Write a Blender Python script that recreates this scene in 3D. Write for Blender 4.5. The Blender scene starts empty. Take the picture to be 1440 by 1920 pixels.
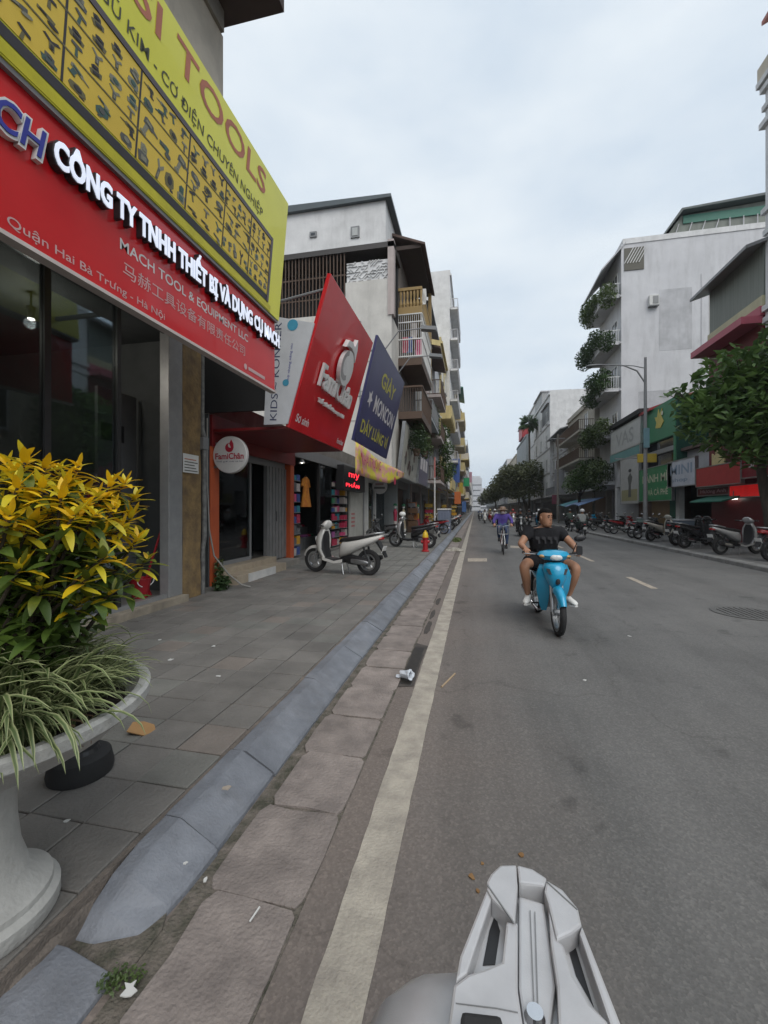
import bpy, bmesh, math, random
from mathutils import Vector, Matrix, Euler
R = math.radians
rnd = random.Random(7)
scene = bpy.context.scene
COL = scene.collection

# ------------------------------------------------------------------ camera
F_PX, EYE, HOR, YAW = 800.0, 1.55, 955.0, R(12.0)
cam = bpy.data.objects.new('camera', bpy.data.cameras.new('camera'))
COL.objects.link(cam); scene.camera = cam
cam.location = (0, 0, EYE); cam.rotation_euler = (R(90), 0, YAW)
cam.data.sensor_fit = 'AUTO'; cam.data.sensor_width = 36; cam.data.lens = F_PX * 36 / 1920
cam.data.shift_y = -(960 - HOR) / 1920
cam.data.clip_start = 0.05; cam.data.clip_end = 6000

# ------------------------------------------------------------------ world: thin overcast
world = bpy.data.worlds.new('World'); scene.world = world; world.use_nodes = True
nt = world.node_tree; nd = nt.nodes; lk = nt.links
for n in list(nd): nd.remove(n)
out = nd.new('ShaderNodeOutputWorld'); bg = nd.new('ShaderNodeBackground')
sky = nd.new('ShaderNodeTexSky'); sky.sky_type = 'NISHITA'; sky.sun_disc = False
SUN_EL, SUN_ROT = 50.0, 152.0
sky.sun_elevation = R(SUN_EL); sky.sun_rotation = R(SUN_ROT); sky.air_density = 1.5; sky.dust_density = 4
mul = nd.new('ShaderNodeMix'); mul.data_type = 'RGBA'; mul.blend_type = 'MIX'
tc = nd.new('ShaderNodeTexCoord'); mp = nd.new('ShaderNodeMapping'); mp.inputs['Scale'].default_value = (1.2, 1.2, 3.2)
nz = nd.new('ShaderNodeTexNoise'); nz.inputs['Scale'].default_value = 1.7; nz.inputs['Detail'].default_value = 5; nz.inputs['Roughness'].default_value = .55
rp = nd.new('ShaderNodeValToRGB'); e = rp.color_ramp.elements
e[0].position = .30; e[0].color = (4.9, 5.75, 6.7, 1); e[1].position = .66; e[1].color = (6.75, 7.3, 7.75, 1)
lk.new(tc.outputs['Generated'], mp.inputs['Vector']); lk.new(mp.outputs['Vector'], nz.inputs['Vector'])
lk.new(nz.outputs['Fac'], rp.inputs['Fac'])
lk.new(sky.outputs['Color'], mul.inputs[6]); lk.new(rp.outputs['Color'], mul.inputs[7])
mul.inputs[0].default_value = .93
lk.new(mul.outputs[2], bg.inputs['Color']); bg.inputs['Strength'].default_value = .10
lk.new(bg.outputs[0], out.inputs['Surface'])

# ------------------------------------------------------------------ veiled sun
sun = bpy.data.objects.new('sun', bpy.data.lights.new('sun', 'SUN')); COL.objects.link(sun)
sun.data.energy = 1.5; sun.data.angle = R(50); sun.data.color = (1, .965, .92)
_az = R(SUN_ROT)   # direction towards the sun
_sd = Vector((math.sin(_az) * math.cos(R(SUN_EL)), math.cos(_az) * math.cos(R(SUN_EL)), math.sin(R(SUN_EL))))
sun.rotation_euler = _sd.to_track_quat('Z', 'Y').to_euler(); sun.location = (0, 0, 60)

vs = scene.view_settings
vs.view_transform = 'Standard'; vs.look = 'None'; vs.gamma = 1; vs.exposure = 0.38; vs.use_curve_mapping = False
cy = scene.cycles
cy.max_bounces = 7; cy.diffuse_bounces = 3; cy.glossy_bounces = 3; cy.transmission_bounces = 4; cy.transparent_max_bounces = 12
cy.use_denoising = True; cy.sample_clamp_indirect = 8; cy.caustics_reflective = False; cy.caustics_refractive = False
cy.volume_bounces = 0

# ------------------------------------------------------------------ pixel -> place helpers
_S, _C = math.sin(YAW), math.cos(YAW)
def ray(px, py):
    l = (px - 720) / F_PX
    return Vector((-_S + _C * l, _C + _S * l, (HOR - py) / F_PX))
def G(px, py, z=0.0):            # where the ray meets height z
    r = ray(px, py); d = (z - EYE) / r.z
    return Vector((r.x * d, r.y * d, z))
def PX(px, py, x):               # where the ray meets the facade plane at x
    r = ray(px, py); d = x / r.x
    return Vector((x, r.y * d, EYE + r.z * d))
def PY(px, py, y):               # where the ray meets the cross wall at y
    r = ray(px, py); d = y / r.y
    return Vector((r.x * d, y, EYE + r.z * d))

# ------------------------------------------------------------------ materials
MATS = {}
def _nodes(name):
    m = bpy.data.materials.new(name); m.use_nodes = True
    n = m.node_tree.nodes; l = m.node_tree.links
    return m, n, l, n['Principled BSDF']
def rgb(c, k=1.0): return (c[0] * k, c[1] * k, c[2] * k, 1)
def mat(name, c, c2=None, scale=4.0, rough=.6, metal=0.0, bump=0.0, bscale=60.0, rand=0.0, coat=0.0, spec=.5,
        emit=None, estr=1.0, stretch=(1, 1, 1), detail=4, grime=0.0, world_co=False, lo=.35, hi=.68):
    if name in MATS: return MATS[name]
    m, n, l, b = _nodes(name)
    c2 = c2 or tuple(x * .78 for x in c)
    if world_co:
        co = n.new('ShaderNodeNewGeometry').outputs['Position']
    else:
        co = n.new('ShaderNodeTexCoord').outputs['Object']
    mp = n.new('ShaderNodeMapping'); mp.inputs['Scale'].default_value = stretch
    l.new(co, mp.inputs['Vector'])
    oi = n.new('ShaderNodeObjectInfo')
    if not world_co:
        ml = n.new('ShaderNodeMath'); ml.operation = 'MULTIPLY'; ml.inputs[1].default_value = 37
        l.new(oi.outputs['Random'], ml.inputs[0]); l.new(ml.outputs[0], mp.inputs['Location'])
    t = n.new('ShaderNodeTexNoise'); t.inputs['Scale'].default_value = scale; t.inputs['Detail'].default_value = detail
    t.inputs['Roughness'].default_value = .62
    l.new(mp.outputs[0], t.inputs['Vector'])
    r = n.new('ShaderNodeValToRGB'); r.color_ramp.elements[0].position = lo; r.color_ramp.elements[1].position = hi
    r.color_ramp.elements[0].color = rgb(c2); r.color_ramp.elements[1].color = rgb(c)
    l.new(t.outputs['Fac'], r.inputs['Fac']); col = r.outputs['Color']
    if grime:
        g = n.new('ShaderNodeTexNoise'); g.inputs['Scale'].default_value = .9; g.inputs['Detail'].default_value = 7; g.inputs['Roughness'].default_value = .7
        mg = n.new('ShaderNodeMapping'); mg.inputs['Scale'].default_value = (2.2, 2.2, .35)
        l.new(n.new('ShaderNodeNewGeometry').outputs['Position'], mg.inputs['Vector']); l.new(mg.outputs[0], g.inputs['Vector'])
        rr = n.new('ShaderNodeMapRange'); rr.inputs[1].default_value = .48; rr.inputs[2].default_value = .78; rr.inputs[4].default_value = grime
        l.new(g.outputs['Fac'], rr.inputs[0])
        mx = n.new('ShaderNodeMix'); mx.data_type = 'RGBA'; l.new(rr.outputs[0], mx.inputs[0]); l.new(col, mx.inputs[6])
        mx.inputs[7].default_value = (.10, .09, .08, 1); col = mx.outputs[2]
    if rand:
        hs = n.new('ShaderNodeHueSaturation'); mr = n.new('ShaderNodeMapRange')
        mr.inputs[3].default_value = 1 - rand; mr.inputs[4].default_value = 1 + rand
        l.new(oi.outputs['Random'], mr.inputs[0]); l.new(mr.outputs[0], hs.inputs['Value']); l.new(col, hs.inputs['Color']); col = hs.outputs[0]
    l.new(col, b.inputs['Base Color'])
    b.inputs['Roughness'].default_value = rough; b.inputs['Metallic'].default_value = metal
    b.inputs['Coat Weight'].default_value = coat; b.inputs['Specular IOR Level'].default_value = spec
    if bump:
        t2 = n.new('ShaderNodeTexNoise'); t2.inputs['Scale'].default_value = bscale; t2.inputs['Detail'].default_value = 4
        l.new(mp.outputs[0], t2.inputs['Vector'])
        bp = n.new('ShaderNodeBump'); bp.inputs['Strength'].default_value = bump; bp.inputs['Distance'].default_value = .02
        l.new(t2.outputs['Fac'], bp.inputs['Height']); l.new(bp.outputs[0], b.inputs['Normal'])
    if emit:
        b.inputs['Emission Color'].default_value = rgb(emit); b.inputs['Emission Strength'].default_value = estr
    MATS[name] = m
    return m
def leaf_mat(name, c, c2, scale=3.0, trans=.35, rand=.25):
    if name in MATS: return MATS[name]
    m = mat(name, c, c2, scale=scale, rough=.45, rand=rand)
    n = m.node_tree.nodes; l = m.node_tree.links; b = n['Principled BSDF']
    o = n['Material Output']; tr = n.new('ShaderNodeBsdfTranslucent'); mx = n.new('ShaderNodeMixShader'); mx.inputs[0].default_value = trans
    src = b.inputs['Base Color'].links[0].from_socket
    l.new(src, tr.inputs['Color']); l.new(b.outputs[0], mx.inputs[1]); l.new(tr.outputs[0], mx.inputs[2]); l.new(mx.outputs[0], o.inputs['Surface'])
    return m
def glass_mat(name, tint=(.75, .8, .8), refl=(.9, .95, 1), amount=1.0, rough=.03):
    if name in MATS: return MATS[name]
    m, n, l, b = _nodes(name); n.remove(b); o = n['Material Output']
    tr = n.new('ShaderNodeBsdfTransparent'); tr.inputs['Color'].default_value = rgb(tint)
    gl = n.new('ShaderNodeBsdfGlossy'); gl.inputs['Roughness'].default_value = rough; gl.inputs['Color'].default_value = rgb(refl)
    fr = n.new('ShaderNodeFresnel'); fr.inputs['IOR'].default_value = 1.45
    ma = n.new('ShaderNodeMath'); ma.operation = 'MULTIPLY'; ma.inputs[1].default_value = amount; ma.use_clamp = True
    mx = n.new('ShaderNodeMixShader')
    l.new(fr.outputs[0], ma.inputs[0]); l.new(ma.outputs[0], mx.inputs[0]); l.new(tr.outputs[0], mx.inputs[1]); l.new(gl.outputs[0], mx.inputs[2]); l.new(mx.outputs[0], o.inputs['Surface'])
    MATS[name] = m
    return m

# ------------------------------------------------------------------ mesh builder
WLOC = {}
class MB:
    def __init__(s): s.v = []; s.f = []
    def add(s, vs_, fs_):
        k = len(s.v); s.v += [tuple(p) for p in vs_]; s.f += [tuple(i + k for i in f) for f in fs_]; return s
    def box(s, x0, x1, y0, y1, z0, z1):
        return s.add([(x0, y0, z0), (x1, y0, z0), (x1, y1, z0), (x0, y1, z0), (x0, y0, z1), (x1, y0, z1), (x1, y1, z1), (x0, y1, z1)],
                     [(0, 3, 2, 1), (4, 5, 6, 7), (0, 1, 5, 4), (1, 2, 6, 5), (2, 3, 7, 6), (3, 0, 4, 7)])
    def obox(s, c, size, rot=(0, 0, 0), M=None):
        m = M or Euler(rot).to_matrix(); c = Vector(c); a = [x / 2 for x in size]
        P = [c + m @ Vector((sx * a[0], sy * a[1], sz * a[2])) for sz in (-1, 1) for sy in (-1, 1) for sx in (-1, 1)]
        return s.add(P, [(0, 2, 3, 1), (4, 5, 7, 6), (0, 1, 5, 4), (1, 3, 7, 5), (3, 2, 6, 7), (2, 0, 4, 6)])
    def ring_loft(s, rings, cap=True, closed=True):
        n = len(rings[0]); vs_ = [p for r in rings for p in r]; fs_ = []
        for i in range(len(rings) - 1):
            for j in range(n if closed else n - 1):
                k = (j + 1) % n; fs_.append((i * n + j, i * n + k, (i + 1) * n + k, (i + 1) * n + j))
        if cap and closed:
            fs_.append(tuple(range(n - 1, -1, -1))); fs_.append(tuple((len(rings) - 1) * n + j for j in range(n)))
        return s.add(vs_, fs_)
    def tube(s, pts, r, n=8, cap=True):
        pts = [Vector(p) for p in pts]; rr = r if isinstance(r, (list, tuple)) else [r] * len(pts)
        rings = []; prev = None
        for i, p in enumerate(pts):
            t = (pts[min(i + 1, len(pts) - 1)] - pts[max(i - 1, 0)]).normalized()
            if prev is None:
                a = t.orthogonal().normalized()
            else:
                a = (prev - t * prev.dot(t)); a = a.normalized() if a.length > 1e-6 else t.orthogonal().normalized()
            prev = a; b = t.cross(a)
            rings.append([p + (a * math.cos(2 * math.pi * j / n) + b * math.sin(2 * math.pi * j / n)) * rr[i] for j in range(n)])
        return s.ring_loft(rings, cap)
    def lathe(s, prof, c=(0, 0, 0), n=24, M=None):
        M = M or Matrix(); c = Vector(c)
        rings = [[c + M @ Vector((r * math.cos(2 * math.pi * j / n), r * math.sin(2 * math.pi * j / n), z)) for j in range(n)] for r, z in prof]
        return s.ring_loft(rings)
    def prism(s, poly, h0, h1, M=None):
        M = M or Matrix(); n = len(poly)
        a = [M @ Vector((x, y, h0)) for x, y in poly]; b = [M @ Vector((x, y, h1)) for x, y in poly]
        return s.add(a + b, [tuple(range(n - 1, -1, -1)), tuple(range(n, 2 * n))] + [(i, (i + 1) % n, n + (i + 1) % n, n + i) for i in range(n)])
    def ell(s, c, r, nu=14, nv=9, M=None):
        M = M or Matrix(); c = Vector(c); r = r if isinstance(r, (tuple, list)) else (r, r, r)
        rings = []
        for i in range(nv + 1):
            th = math.pi * (.02 + .96 * i / nv)
            rings.append([c + M @ Vector((r[0] * math.sin(th) * math.cos(2 * math.pi * j / nu), r[1] * math.sin(th) * math.sin(2 * math.pi * j / nu), -r[2] * math.cos(th))) for j in range(nu)])
        return s.ring_loft(rings)
    def quad(s, a, b, c, d): return s.add([a, b, c, d], [(0, 1, 2, 3)])
    def mesh(s, name, off=(0, 0, 0)):
        m = bpy.data.meshes.new(name); m.from_pydata([(x - off[0], y - off[1], z - off[2]) for x, y, z in s.v], [], s.f); return m
    def build(s, name, material, parent=None, bevel=0.0, smooth=None, label=None, seg=2):
        off = WLOC.get(parent.name, (0, 0, 0)) if parent else (0, 0, 0)
        m = s.mesh(name, off)
        bm = bmesh.new(); bm.from_mesh(m)
        bmesh.ops.recalc_face_normals(bm, faces=bm.faces)
        if bevel:
            bm.edges.ensure_lookup_table()
            ed = [x for x in bm.edges if len(x.link_faces) == 2 and x.calc_face_angle(0) > .6]
            bmesh.ops.bevel(bm, geom=ed, offset=bevel, segments=seg, affect='EDGES', profile=.6)
        bm.to_mesh(m); bm.free()
        if smooth:
            m.polygons.foreach_set('use_smooth', [True] * len(m.polygons)); m.set_sharp_from_angle(angle=R(smooth))
        m.materials.append(material)
        return link(name, m, parent, label)
def link(name, m, parent=None, label=None):
    o = bpy.data.objects.new(name, m); COL.objects.link(o)
    if parent: o.parent = parent; WLOC[o.name] = WLOC.get(parent.name, (0, 0, 0))
    if label: o['label'] = label
    return o
def tag(o, label, cat, group=None):
    o['label'] = label; o['category'] = cat
    if group: o['group'] = group
    return o
def struct(o): o['kind'] = 'structure'; return o
def thing(name, label, cat, loc=(0, 0, 0), group=None):
    o = bpy.data.objects.new(name, None); COL.objects.link(o); o.empty_display_size = .2
    o.location = loc; WLOC[o.name] = tuple(loc); tag(o, label, cat, group); return o
def copy_tree(o, parent=None):
    c = o.copy(); COL.objects.link(c); c.parent = parent
    for ch in list(o.children): copy_tree(ch, c)
    return c
def place(o, loc, rz=0.0, tilt=None):
    o.location = loc; o.rotation_euler = (tilt or 0.0, 0, rz)
    return o
def plane_M(o, u, v):
    u = Vector(u).normalized(); v = Vector(v).normalized(); n = u.cross(v).normalized()
    m = Matrix.Identity(4)
    for i in range(3): m[i][0] = u[i]; m[i][1] = v[i]; m[i][2] = n[i]; m[i][3] = o[i]
    return m
# lettering: real (flat or raised) letters, fitted to a box on a plane
def text(body, parent, M, x, y, w, h, material, ext=.002, bold=0.0, off=.003, name='lettering', shear=0.0, mono=False):
    cu = bpy.data.curves.new('t', 'FONT'); cu.body = body; cu.size = 1; cu.resolution_u = 3
    cu.offset = bold; cu.shear = shear
    o = bpy.data.objects.new('t', cu); COL.objects.link(o)
    dg = bpy.context.evaluated_depsgraph_get(); me = bpy.data.meshes.new_from_object(o.evaluated_get(dg))
    bpy.data.objects.remove(o); bpy.data.curves.remove(cu)
    n = len(me.vertices)
    if not n: return None
    xs = [q.co.x for q in me.vertices]; ys = [q.co.y for q in me.vertices]
    x0, x1, y0, y1 = min(xs), max(xs), min(ys), max(ys)
    sx = w / max(x1 - x0, 1e-6); sy = h / max(y1 - y0, 1e-6)
    off0 = Vector(WLOC.get(parent.name, (0, 0, 0)))
    bm = bmesh.new(); bm.from_mesh(me)
    bmesh.ops.remove_doubles(bm, verts=bm.verts, dist=1e-5)
    for q in bm.verts: q.co = Vector((x + (q.co.x - x0) * sx, y + (q.co.y - y0) * sy, off))
    if ext > .004:
        r = bmesh.ops.extrude_face_region(bm, geom=bm.faces[:])
        for q in [g for g in r['geom'] if isinstance(g, bmesh.types.BMVert)]: q.co.z += ext
    bmesh.ops.recalc_face_normals(bm, faces=bm.faces)
    bm.verts.ensure_lookup_table(); groups = [(bm.verts, bm.faces)]
    if ext > .004 or h >= .08:
        # one mesh for each character: islands (letter body, accents) that overlap across the line belong together
        seen = set(); isl = []
        for v0 in bm.verts:
            if v0.index in seen: continue
            st = [v0]; comp = []; seen.add(v0.index)
            while st:
                a = st.pop(); comp.append(a)
                for e_ in a.link_edges:
                    b_ = e_.other_vert(a)
                    if b_.index not in seen: seen.add(b_.index); st.append(b_)
            isl.append([min(q.co.x for q in comp), max(q.co.x for q in comp), comp])
        isl.sort(key=lambda t: t[0] - t[1]); cl = []
        for a, b_, comp in isl:
            for c in cl:
                if min(b_, c[1]) - max(a, c[0]) > .55 * (b_ - a): c[2].extend(comp); break
            else: cl.append([a, b_, list(comp)])
        first = None
        for a, b_, comp in sorted(cl, key=lambda t: t[0]):
            ix = {q.index: i for i, q in enumerate(comp)}
            fs = [tuple(ix[q.index] for q in f.verts) for f in bm.faces if f.verts[0].index in ix]
            m2 = bpy.data.meshes.new('letter'); m2.from_pydata([tuple(M @ q.co - off0) for q in comp], [], fs); m2.materials.append(material)
            o2 = link('letter', m2, parent); first = first or o2
        bm.free(); bpy.data.meshes.remove(me)
        return first
    for q in bm.verts: q.co = M @ q.co - off0
    bm.to_mesh(me); bm.free(); me.materials.clear(); me.materials.append(material)
    return link(name, me, parent)
def decal(parent, M, poly, material, name, off=.003, th=.002):
    return MB().prism(poly, off, off + th, M).build(name, material, parent)
def circ(cx, cy_, r, n=28, ry=None): return [(cx + r * math.cos(2 * math.pi * i / n), cy_ + (ry or r) * math.sin(2 * math.pi * i / n)) for i in range(n)]
def rect(x, y, w, h): return [(x, y), (x + w, y), (x + w, y + h), (x, y + h)]
PAINT = lambda nm, c, rough=.5, **k: mat(nm, c, tuple(x * .86 for x in c), scale=3, rough=rough, **k)
WHITE = PAINT('white_paint', (.72, .72, .70)); BLACK = PAINT('black_plastic', (.018, .018, .02), .42)
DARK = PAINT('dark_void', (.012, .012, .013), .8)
STEEL = mat('steel', (.42, .43, .44), rough=.38, metal=.9); GREYM = PAINT('grey_metal', (.22, .225, .23), .45)
CHROME = mat('chrome', (.75, .75, .76), (.65, .65, .66), rough=.14, metal=1)
RUBBER = mat('rubber', (.022, .022, .023), rough=.75, bump=.1)
GLASS = glass_mat('window_glass')
DGLASS = mat('far_glass', (.035, .04, .045), (.02, .022, .026), rough=.08, spec=.8)
# ================================================================== GROUND, ROAD, PAVEMENTS
def asphalt():
    m, n, l, b = _nodes('asphalt')
    pos = n.new('ShaderNodeNewGeometry').outputs['Position']
    def noise(sc, det=4, ro=.6, st=None):
        t = n.new('ShaderNodeTexNoise'); t.inputs['Scale'].default_value = sc; t.inputs['Detail'].default_value = det; t.inputs['Roughness'].default_value = ro
        if st:
            mp = n.new('ShaderNodeMapping'); mp.inputs['Scale'].default_value = st; l.new(pos, mp.inputs[0]); l.new(mp.outputs[0], t.inputs[0])
        else: l.new(pos, t.inputs[0])
        return t.outputs['Fac']
    def ramp(src, stops):
        r = n.new('ShaderNodeValToRGB'); el = r.color_ramp.elements
        el[0].position, el[0].color = stops[0][0], rgb(stops[0][1]); el[1].position, el[1].color = stops[-1][0], rgb(stops[-1][1])
        for p, c in stops[1:-1]: q = el.new(p); q.color = rgb(c)
        l.new(src, r.inputs[0]); return r.outputs['Color']
    def mixc(f, a, c2, mode='MIX'):
        x = n.new('ShaderNodeMix'); x.data_type = 'RGBA'; x.blend_type = mode
        if isinstance(f, float): x.inputs[0].default_value = f
        else: l.new(f, x.inputs[0])
        l.new(a, x.inputs[6])
        if isinstance(c2, tuple): x.inputs[7].default_value = rgb(c2)
        else: l.new(c2, x.inputs[7])
        return x.outputs[2]
    base = ramp(noise(1.1, 6, .65), [(.3, (.120, .118, .115)), (.7, (.152, .149, .145))])
    # dusty brown band beside the gutter, wandering edge
    sx = n.new('ShaderNodeSeparateXYZ'); l.new(pos, sx.inputs[0])
    ad = n.new('ShaderNodeMath'); ad.operation = 'MULTIPLY_ADD'; ad.inputs[1].default_value = .9
    l.new(noise(.8, 3), ad.inputs[0]); l.new(sx.outputs[0], ad.inputs[2])
    mr = n.new('ShaderNodeMapRange'); mr.inputs[1].default_value = 1.1; mr.inputs[2].default_value = -.2; mr.inputs[4].default_value = .85
    l.new(ad.outputs[0], mr.inputs[0])
    c = mixc(mr.outputs[0], base, (.190, .157, .138))
    # oil and tyre streaks along the street, dark spots
    st = ramp(noise(1.0, 5, .6, (1.6, .12, 1)), [(.34, (.80, .80, .80)), (.55, (1, 1, 1)), (.8, (1.06, 1.06, 1.05))])
    c = mixc(1.0, c, st, 'MULTIPLY')
    sp = ramp(noise(2.7, 3, .5), [(.27, (.62, .62, .62)), (.36, (1, 1, 1))])
    c = mixc(.8, c, sp, 'MULTIPLY')
    vo = n.new('ShaderNodeTexVoronoi'); vo.inputs['Scale'].default_value = 95; l.new(pos, vo.inputs[0])
    vr = ramp(vo.outputs['Color'], [(.15, (.84, .84, .84)), (.6, (1, 1, 1)), (.9, (1.3, 1.29, 1.27))])
    c = mixc(.75, c, vr, 'MULTIPLY')
    fn = ramp(noise(38, 3, .7), [(.3, (.88, .88, .88)), (.75, (1.12, 1.12, 1.12))])
    c = mixc(.8, c, fn, 'MULTIPLY')
    bl = ramp(noise(.33, 4, .55), [(.33, (.86, .86, .865)), (.5, (1, 1, 1)), (.7, (1.07, 1.06, 1.05))])
    c = mixc(1.0, c, bl, 'MULTIPLY')
    # hairline cracks
    wv = n.new('ShaderNodeTexVoronoi'); wv.feature = 'DISTANCE_TO_EDGE'; wv.inputs['Scale'].default_value = .42
    ds = n.new('ShaderNodeTexNoise'); ds.inputs['Scale'].default_value = 1.6; ds.inputs['Detail'].default_value = 6; l.new(pos, ds.inputs[0])
    va = n.new('ShaderNodeMix'); va.data_type = 'RGBA'; va.blend_type = 'ADD'; va.inputs[0].default_value = 1.6; l.new(pos, va.inputs[6]); l.new(ds.outputs['Color'], va.inputs[7])
    l.new(va.outputs[2], wv.inputs[0])
    ck = ramp(wv.outputs['Distance'], [(.0, (.62, .62, .62)), (.006, (1, 1, 1))])
    c = mixc(.55, c, ck, 'MULTIPLY')
    l.new(c, b.inputs['Base Color']); b.inputs['Roughness'].default_value = .82; b.inputs['Specular IOR Level'].default_value = .35
    bp = n.new('ShaderNodeBump'); bp.inputs['Strength'].default_value = .3; bp.inputs['Distance'].default_value = .004
    l.new(vo.outputs['Distance'], bp.inputs['Height']); l.new(bp.outputs[0], b.inputs['Normal'])
    return m
ASPH = asphalt()
EARTH = mat('kerbside_earth', (.19, .162, .14), (.06, .06, .042), scale=9, rough=.95, bump=.8, bscale=70, world_co=True)
MORTAR = mat('mortar_bed', (.20, .168, .143), (.11, .095, .083), scale=7, rough=.95, bump=.5, bscale=90, world_co=True)
def tile_mat():
    m = mat('slate_tile', (.195, .184, .170), (.130, .123, .114), scale=2.2, rough=.75, bump=.35, bscale=55, rand=.11, world_co=True, detail=7)
    n = m.node_tree.nodes; l = m.node_tree.links; b = n['Principled BSDF']
    src = b.inputs['Base Color'].links[0].from_socket
    oi = n.new('ShaderNodeObjectInfo'); r = n.new('ShaderNodeValToRGB'); r.color_ramp.interpolation = 'CONSTANT'
    el = r.color_ramp.elements; el[0].color = (1, 1, 1, 1); el[1].position = .8; el[1].color = (1.06, .98, .94, 1)
    q = el.new(.92); q.color = (.93, .97, .96, 1)
    l.new(oi.outputs['Random'], r.inputs[0]); x = n.new('ShaderNodeMix'); x.data_type = 'RGBA'; x.blend_type = 'MULTIPLY'; x.inputs[0].default_value = 1
    l.new(src, x.inputs[6]); l.new(r.outputs[0], x.inputs[7])
    # scuffs and dried drips
    t = n.new('ShaderNodeTexNoise'); t.inputs['Scale'].default_value = 6; t.inputs['Detail'].default_value = 8; t.inputs['Roughness'].default_value = .75
    l.new(n.new('ShaderNodeNewGeometry').outputs['Position'], t.inputs[0])
    rr = n.new('ShaderNodeMapRange'); rr.inputs[1].default_value = .6; rr.inputs[2].default_value = .75; rr.inputs[4].default_value = .4; l.new(t.outputs['Fac'], rr.inputs[0])
    y = n.new('ShaderNodeMix'); y.data_type = 'RGBA'; l.new(rr.outputs[0], y.inputs[0]); l.new(x.outputs[2], y.inputs[6]); y.inputs[7].default_value = (.25, .225, .205, 1)
    l.new(y.outputs[2], b.inputs['Base Color'])
    return m
TILE = tile_mat()
KERB = mat('bluestone_kerb', (.205, .218, .245), (.135, .145, .166), scale=5, rough=.62, bump=.3, bscale=80, rand=.10, world_co=True, detail=8, grime=.5)
KERB2 = mat('concrete_kerb', (.26, .255, .245), (.17, .165, .158), scale=4, rough=.85, bump=.4, rand=.1, world_co=True)
SLAB = mat('gutter_concrete', (.30, .258, .235), (.175, .150, .138), scale=4.5, rough=.92, bump=.55, bscale=60, rand=.10, world_co=True, detail=8)
LINE = mat('worn_line_paint', (.45, .41, .345), (.29, .262, .225), scale=7, rough=.85, bump=.4, bscale=80, world_co=True, detail=8)
DASH = mat('dash_paint', (.50, .42, .33), (.24, .215, .185), scale=9, rough=.8, world_co=True)

g = MB().quad((-3000, -3000, -.06), (3000, -3000, -.06), (3000, 3000, -.06), (-3000, 3000, -.06)).build('ground', ASPH); struct(g)
road = MB().quad((-1.16, -40, 0), (7.05, -40, 0), (7.05, 900, 0), (-1.16, 900, 0)).build('road', ASPH); struct(road)

# ---- gutter with its cast slabs
gutter = struct(MB().box(-1.13, -.655, -6, 60, -.05, .004).build('gutter', EARTH))
def slab(y0, y1, rr):
    j = lambda s=.012: rr.uniform(-s, s)
    x0, x1 = -1.062 + j(.022), -.668 + j(.01)
    c = .03
    poly = [(x0 + c, y0 + j()), (x0 * .5 + x1 * .5, y0 + j()), (x1 - .02, y0 + j()), (x1, y0 + .03), (x1 + j(), (y0 + y1) / 2), (x1, y1 - .03), (x1 - .02, y1 + j()), (x0 * .6 + x1 * .4, y1 + j()), (x0 + c, y1 + j()), (x0, y1 - .05), (x0 + j(.02), (y0 + y1) / 2), (x0, y0 + .05)]
    return MB().prism(poly, .002, .013 + rr.uniform(-.003, .004))
rr = random.Random(3); y = -1.0
while y < 34:
    L = .5 + rr.uniform(-.02, .03)
    slab(y + .008, y + L - .008, rr).build('gutter_slab', SLAB, gutter, bevel=.003)
    y += L
MB().box(-1.04, -.67, 34, 60, .002, .02).build('far_slabs', SLAB, gutter)['kind'] = 'stuff'
far_g = MB().box(-1.13, -.655, 60, 400, -.05, .02).build('gutter_run', SLAB, gutter)

# ---- kerb, stone by stone
kerb = struct(MB().box(-1.44, -1.15, 1.6, 420, -.05, .02).build('kerb', MORTAR))
def kprof(e=0.0): return [(-1.405, -.01), (-1.405, .130), (-1.398, .136), (-1.325, .135), (-1.312, .130), (-1.146, .036), (-1.134, .022), (-1.13, -.01)]
def kstone(y0, y1, rr, mt=None, round_end=False):
    dx, dz = rr.uniform(-.006, .006), rr.uniform(-.005, .005); t = rr.uniform(-.006, .006)
    ys = [y0, y1]; rings = []
    if round_end:
        for k, s in ((0, .16), (.07, .52), (.17, .84), (.30, 1)):
            rings.append([(-1.405 + (x + 1.405) * (s * .35 + .65) + dx, y0 + k, -.01 + (z + .01) * s) for x, z in kprof()])
        rings.append([(x + dx + t, y1, z + dz) for x, z in kprof()])
    else:
        nn = 9 if y0 < 9 else 1
        for q in range(nn + 1):
            yy = y0 + (y1 - y0) * q / nn; jj = (lambda: rr.gauss(0, .0013)) if (nn > 1) else (lambda: 0.0)
            rings.append([(x + dx + t * q / nn + jj(), yy + (jj() if 0 < q < nn else 0), z + dz + (jj() if z > 0 else 0)) for x, z in kprof()])
    return MB().ring_loft(rings)
joints = [1.26, 1.72, 2.28, 3.38, 4.25]
rr = random.Random(5)
while joints[-1] < 40: joints.append(joints[-1] + rr.uniform(.85, 1.05))
for i in range(len(joints) - 1):
    kstone(joints[i] + (.0 if i == 0 else .005), joints[i + 1] - .005, rr, round_end=(i == 0)).build('kerb_stone', KERB, kerb, bevel=.004 if joints[i] > 9 or i == 0 else 0)
MB().ring_loft([[(x, joints[-1] + .01, z) for x, z in kprof()], [(x, 420, z) for x, z in kprof()]]).build('kerb_run', KERB, kerb)
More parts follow.
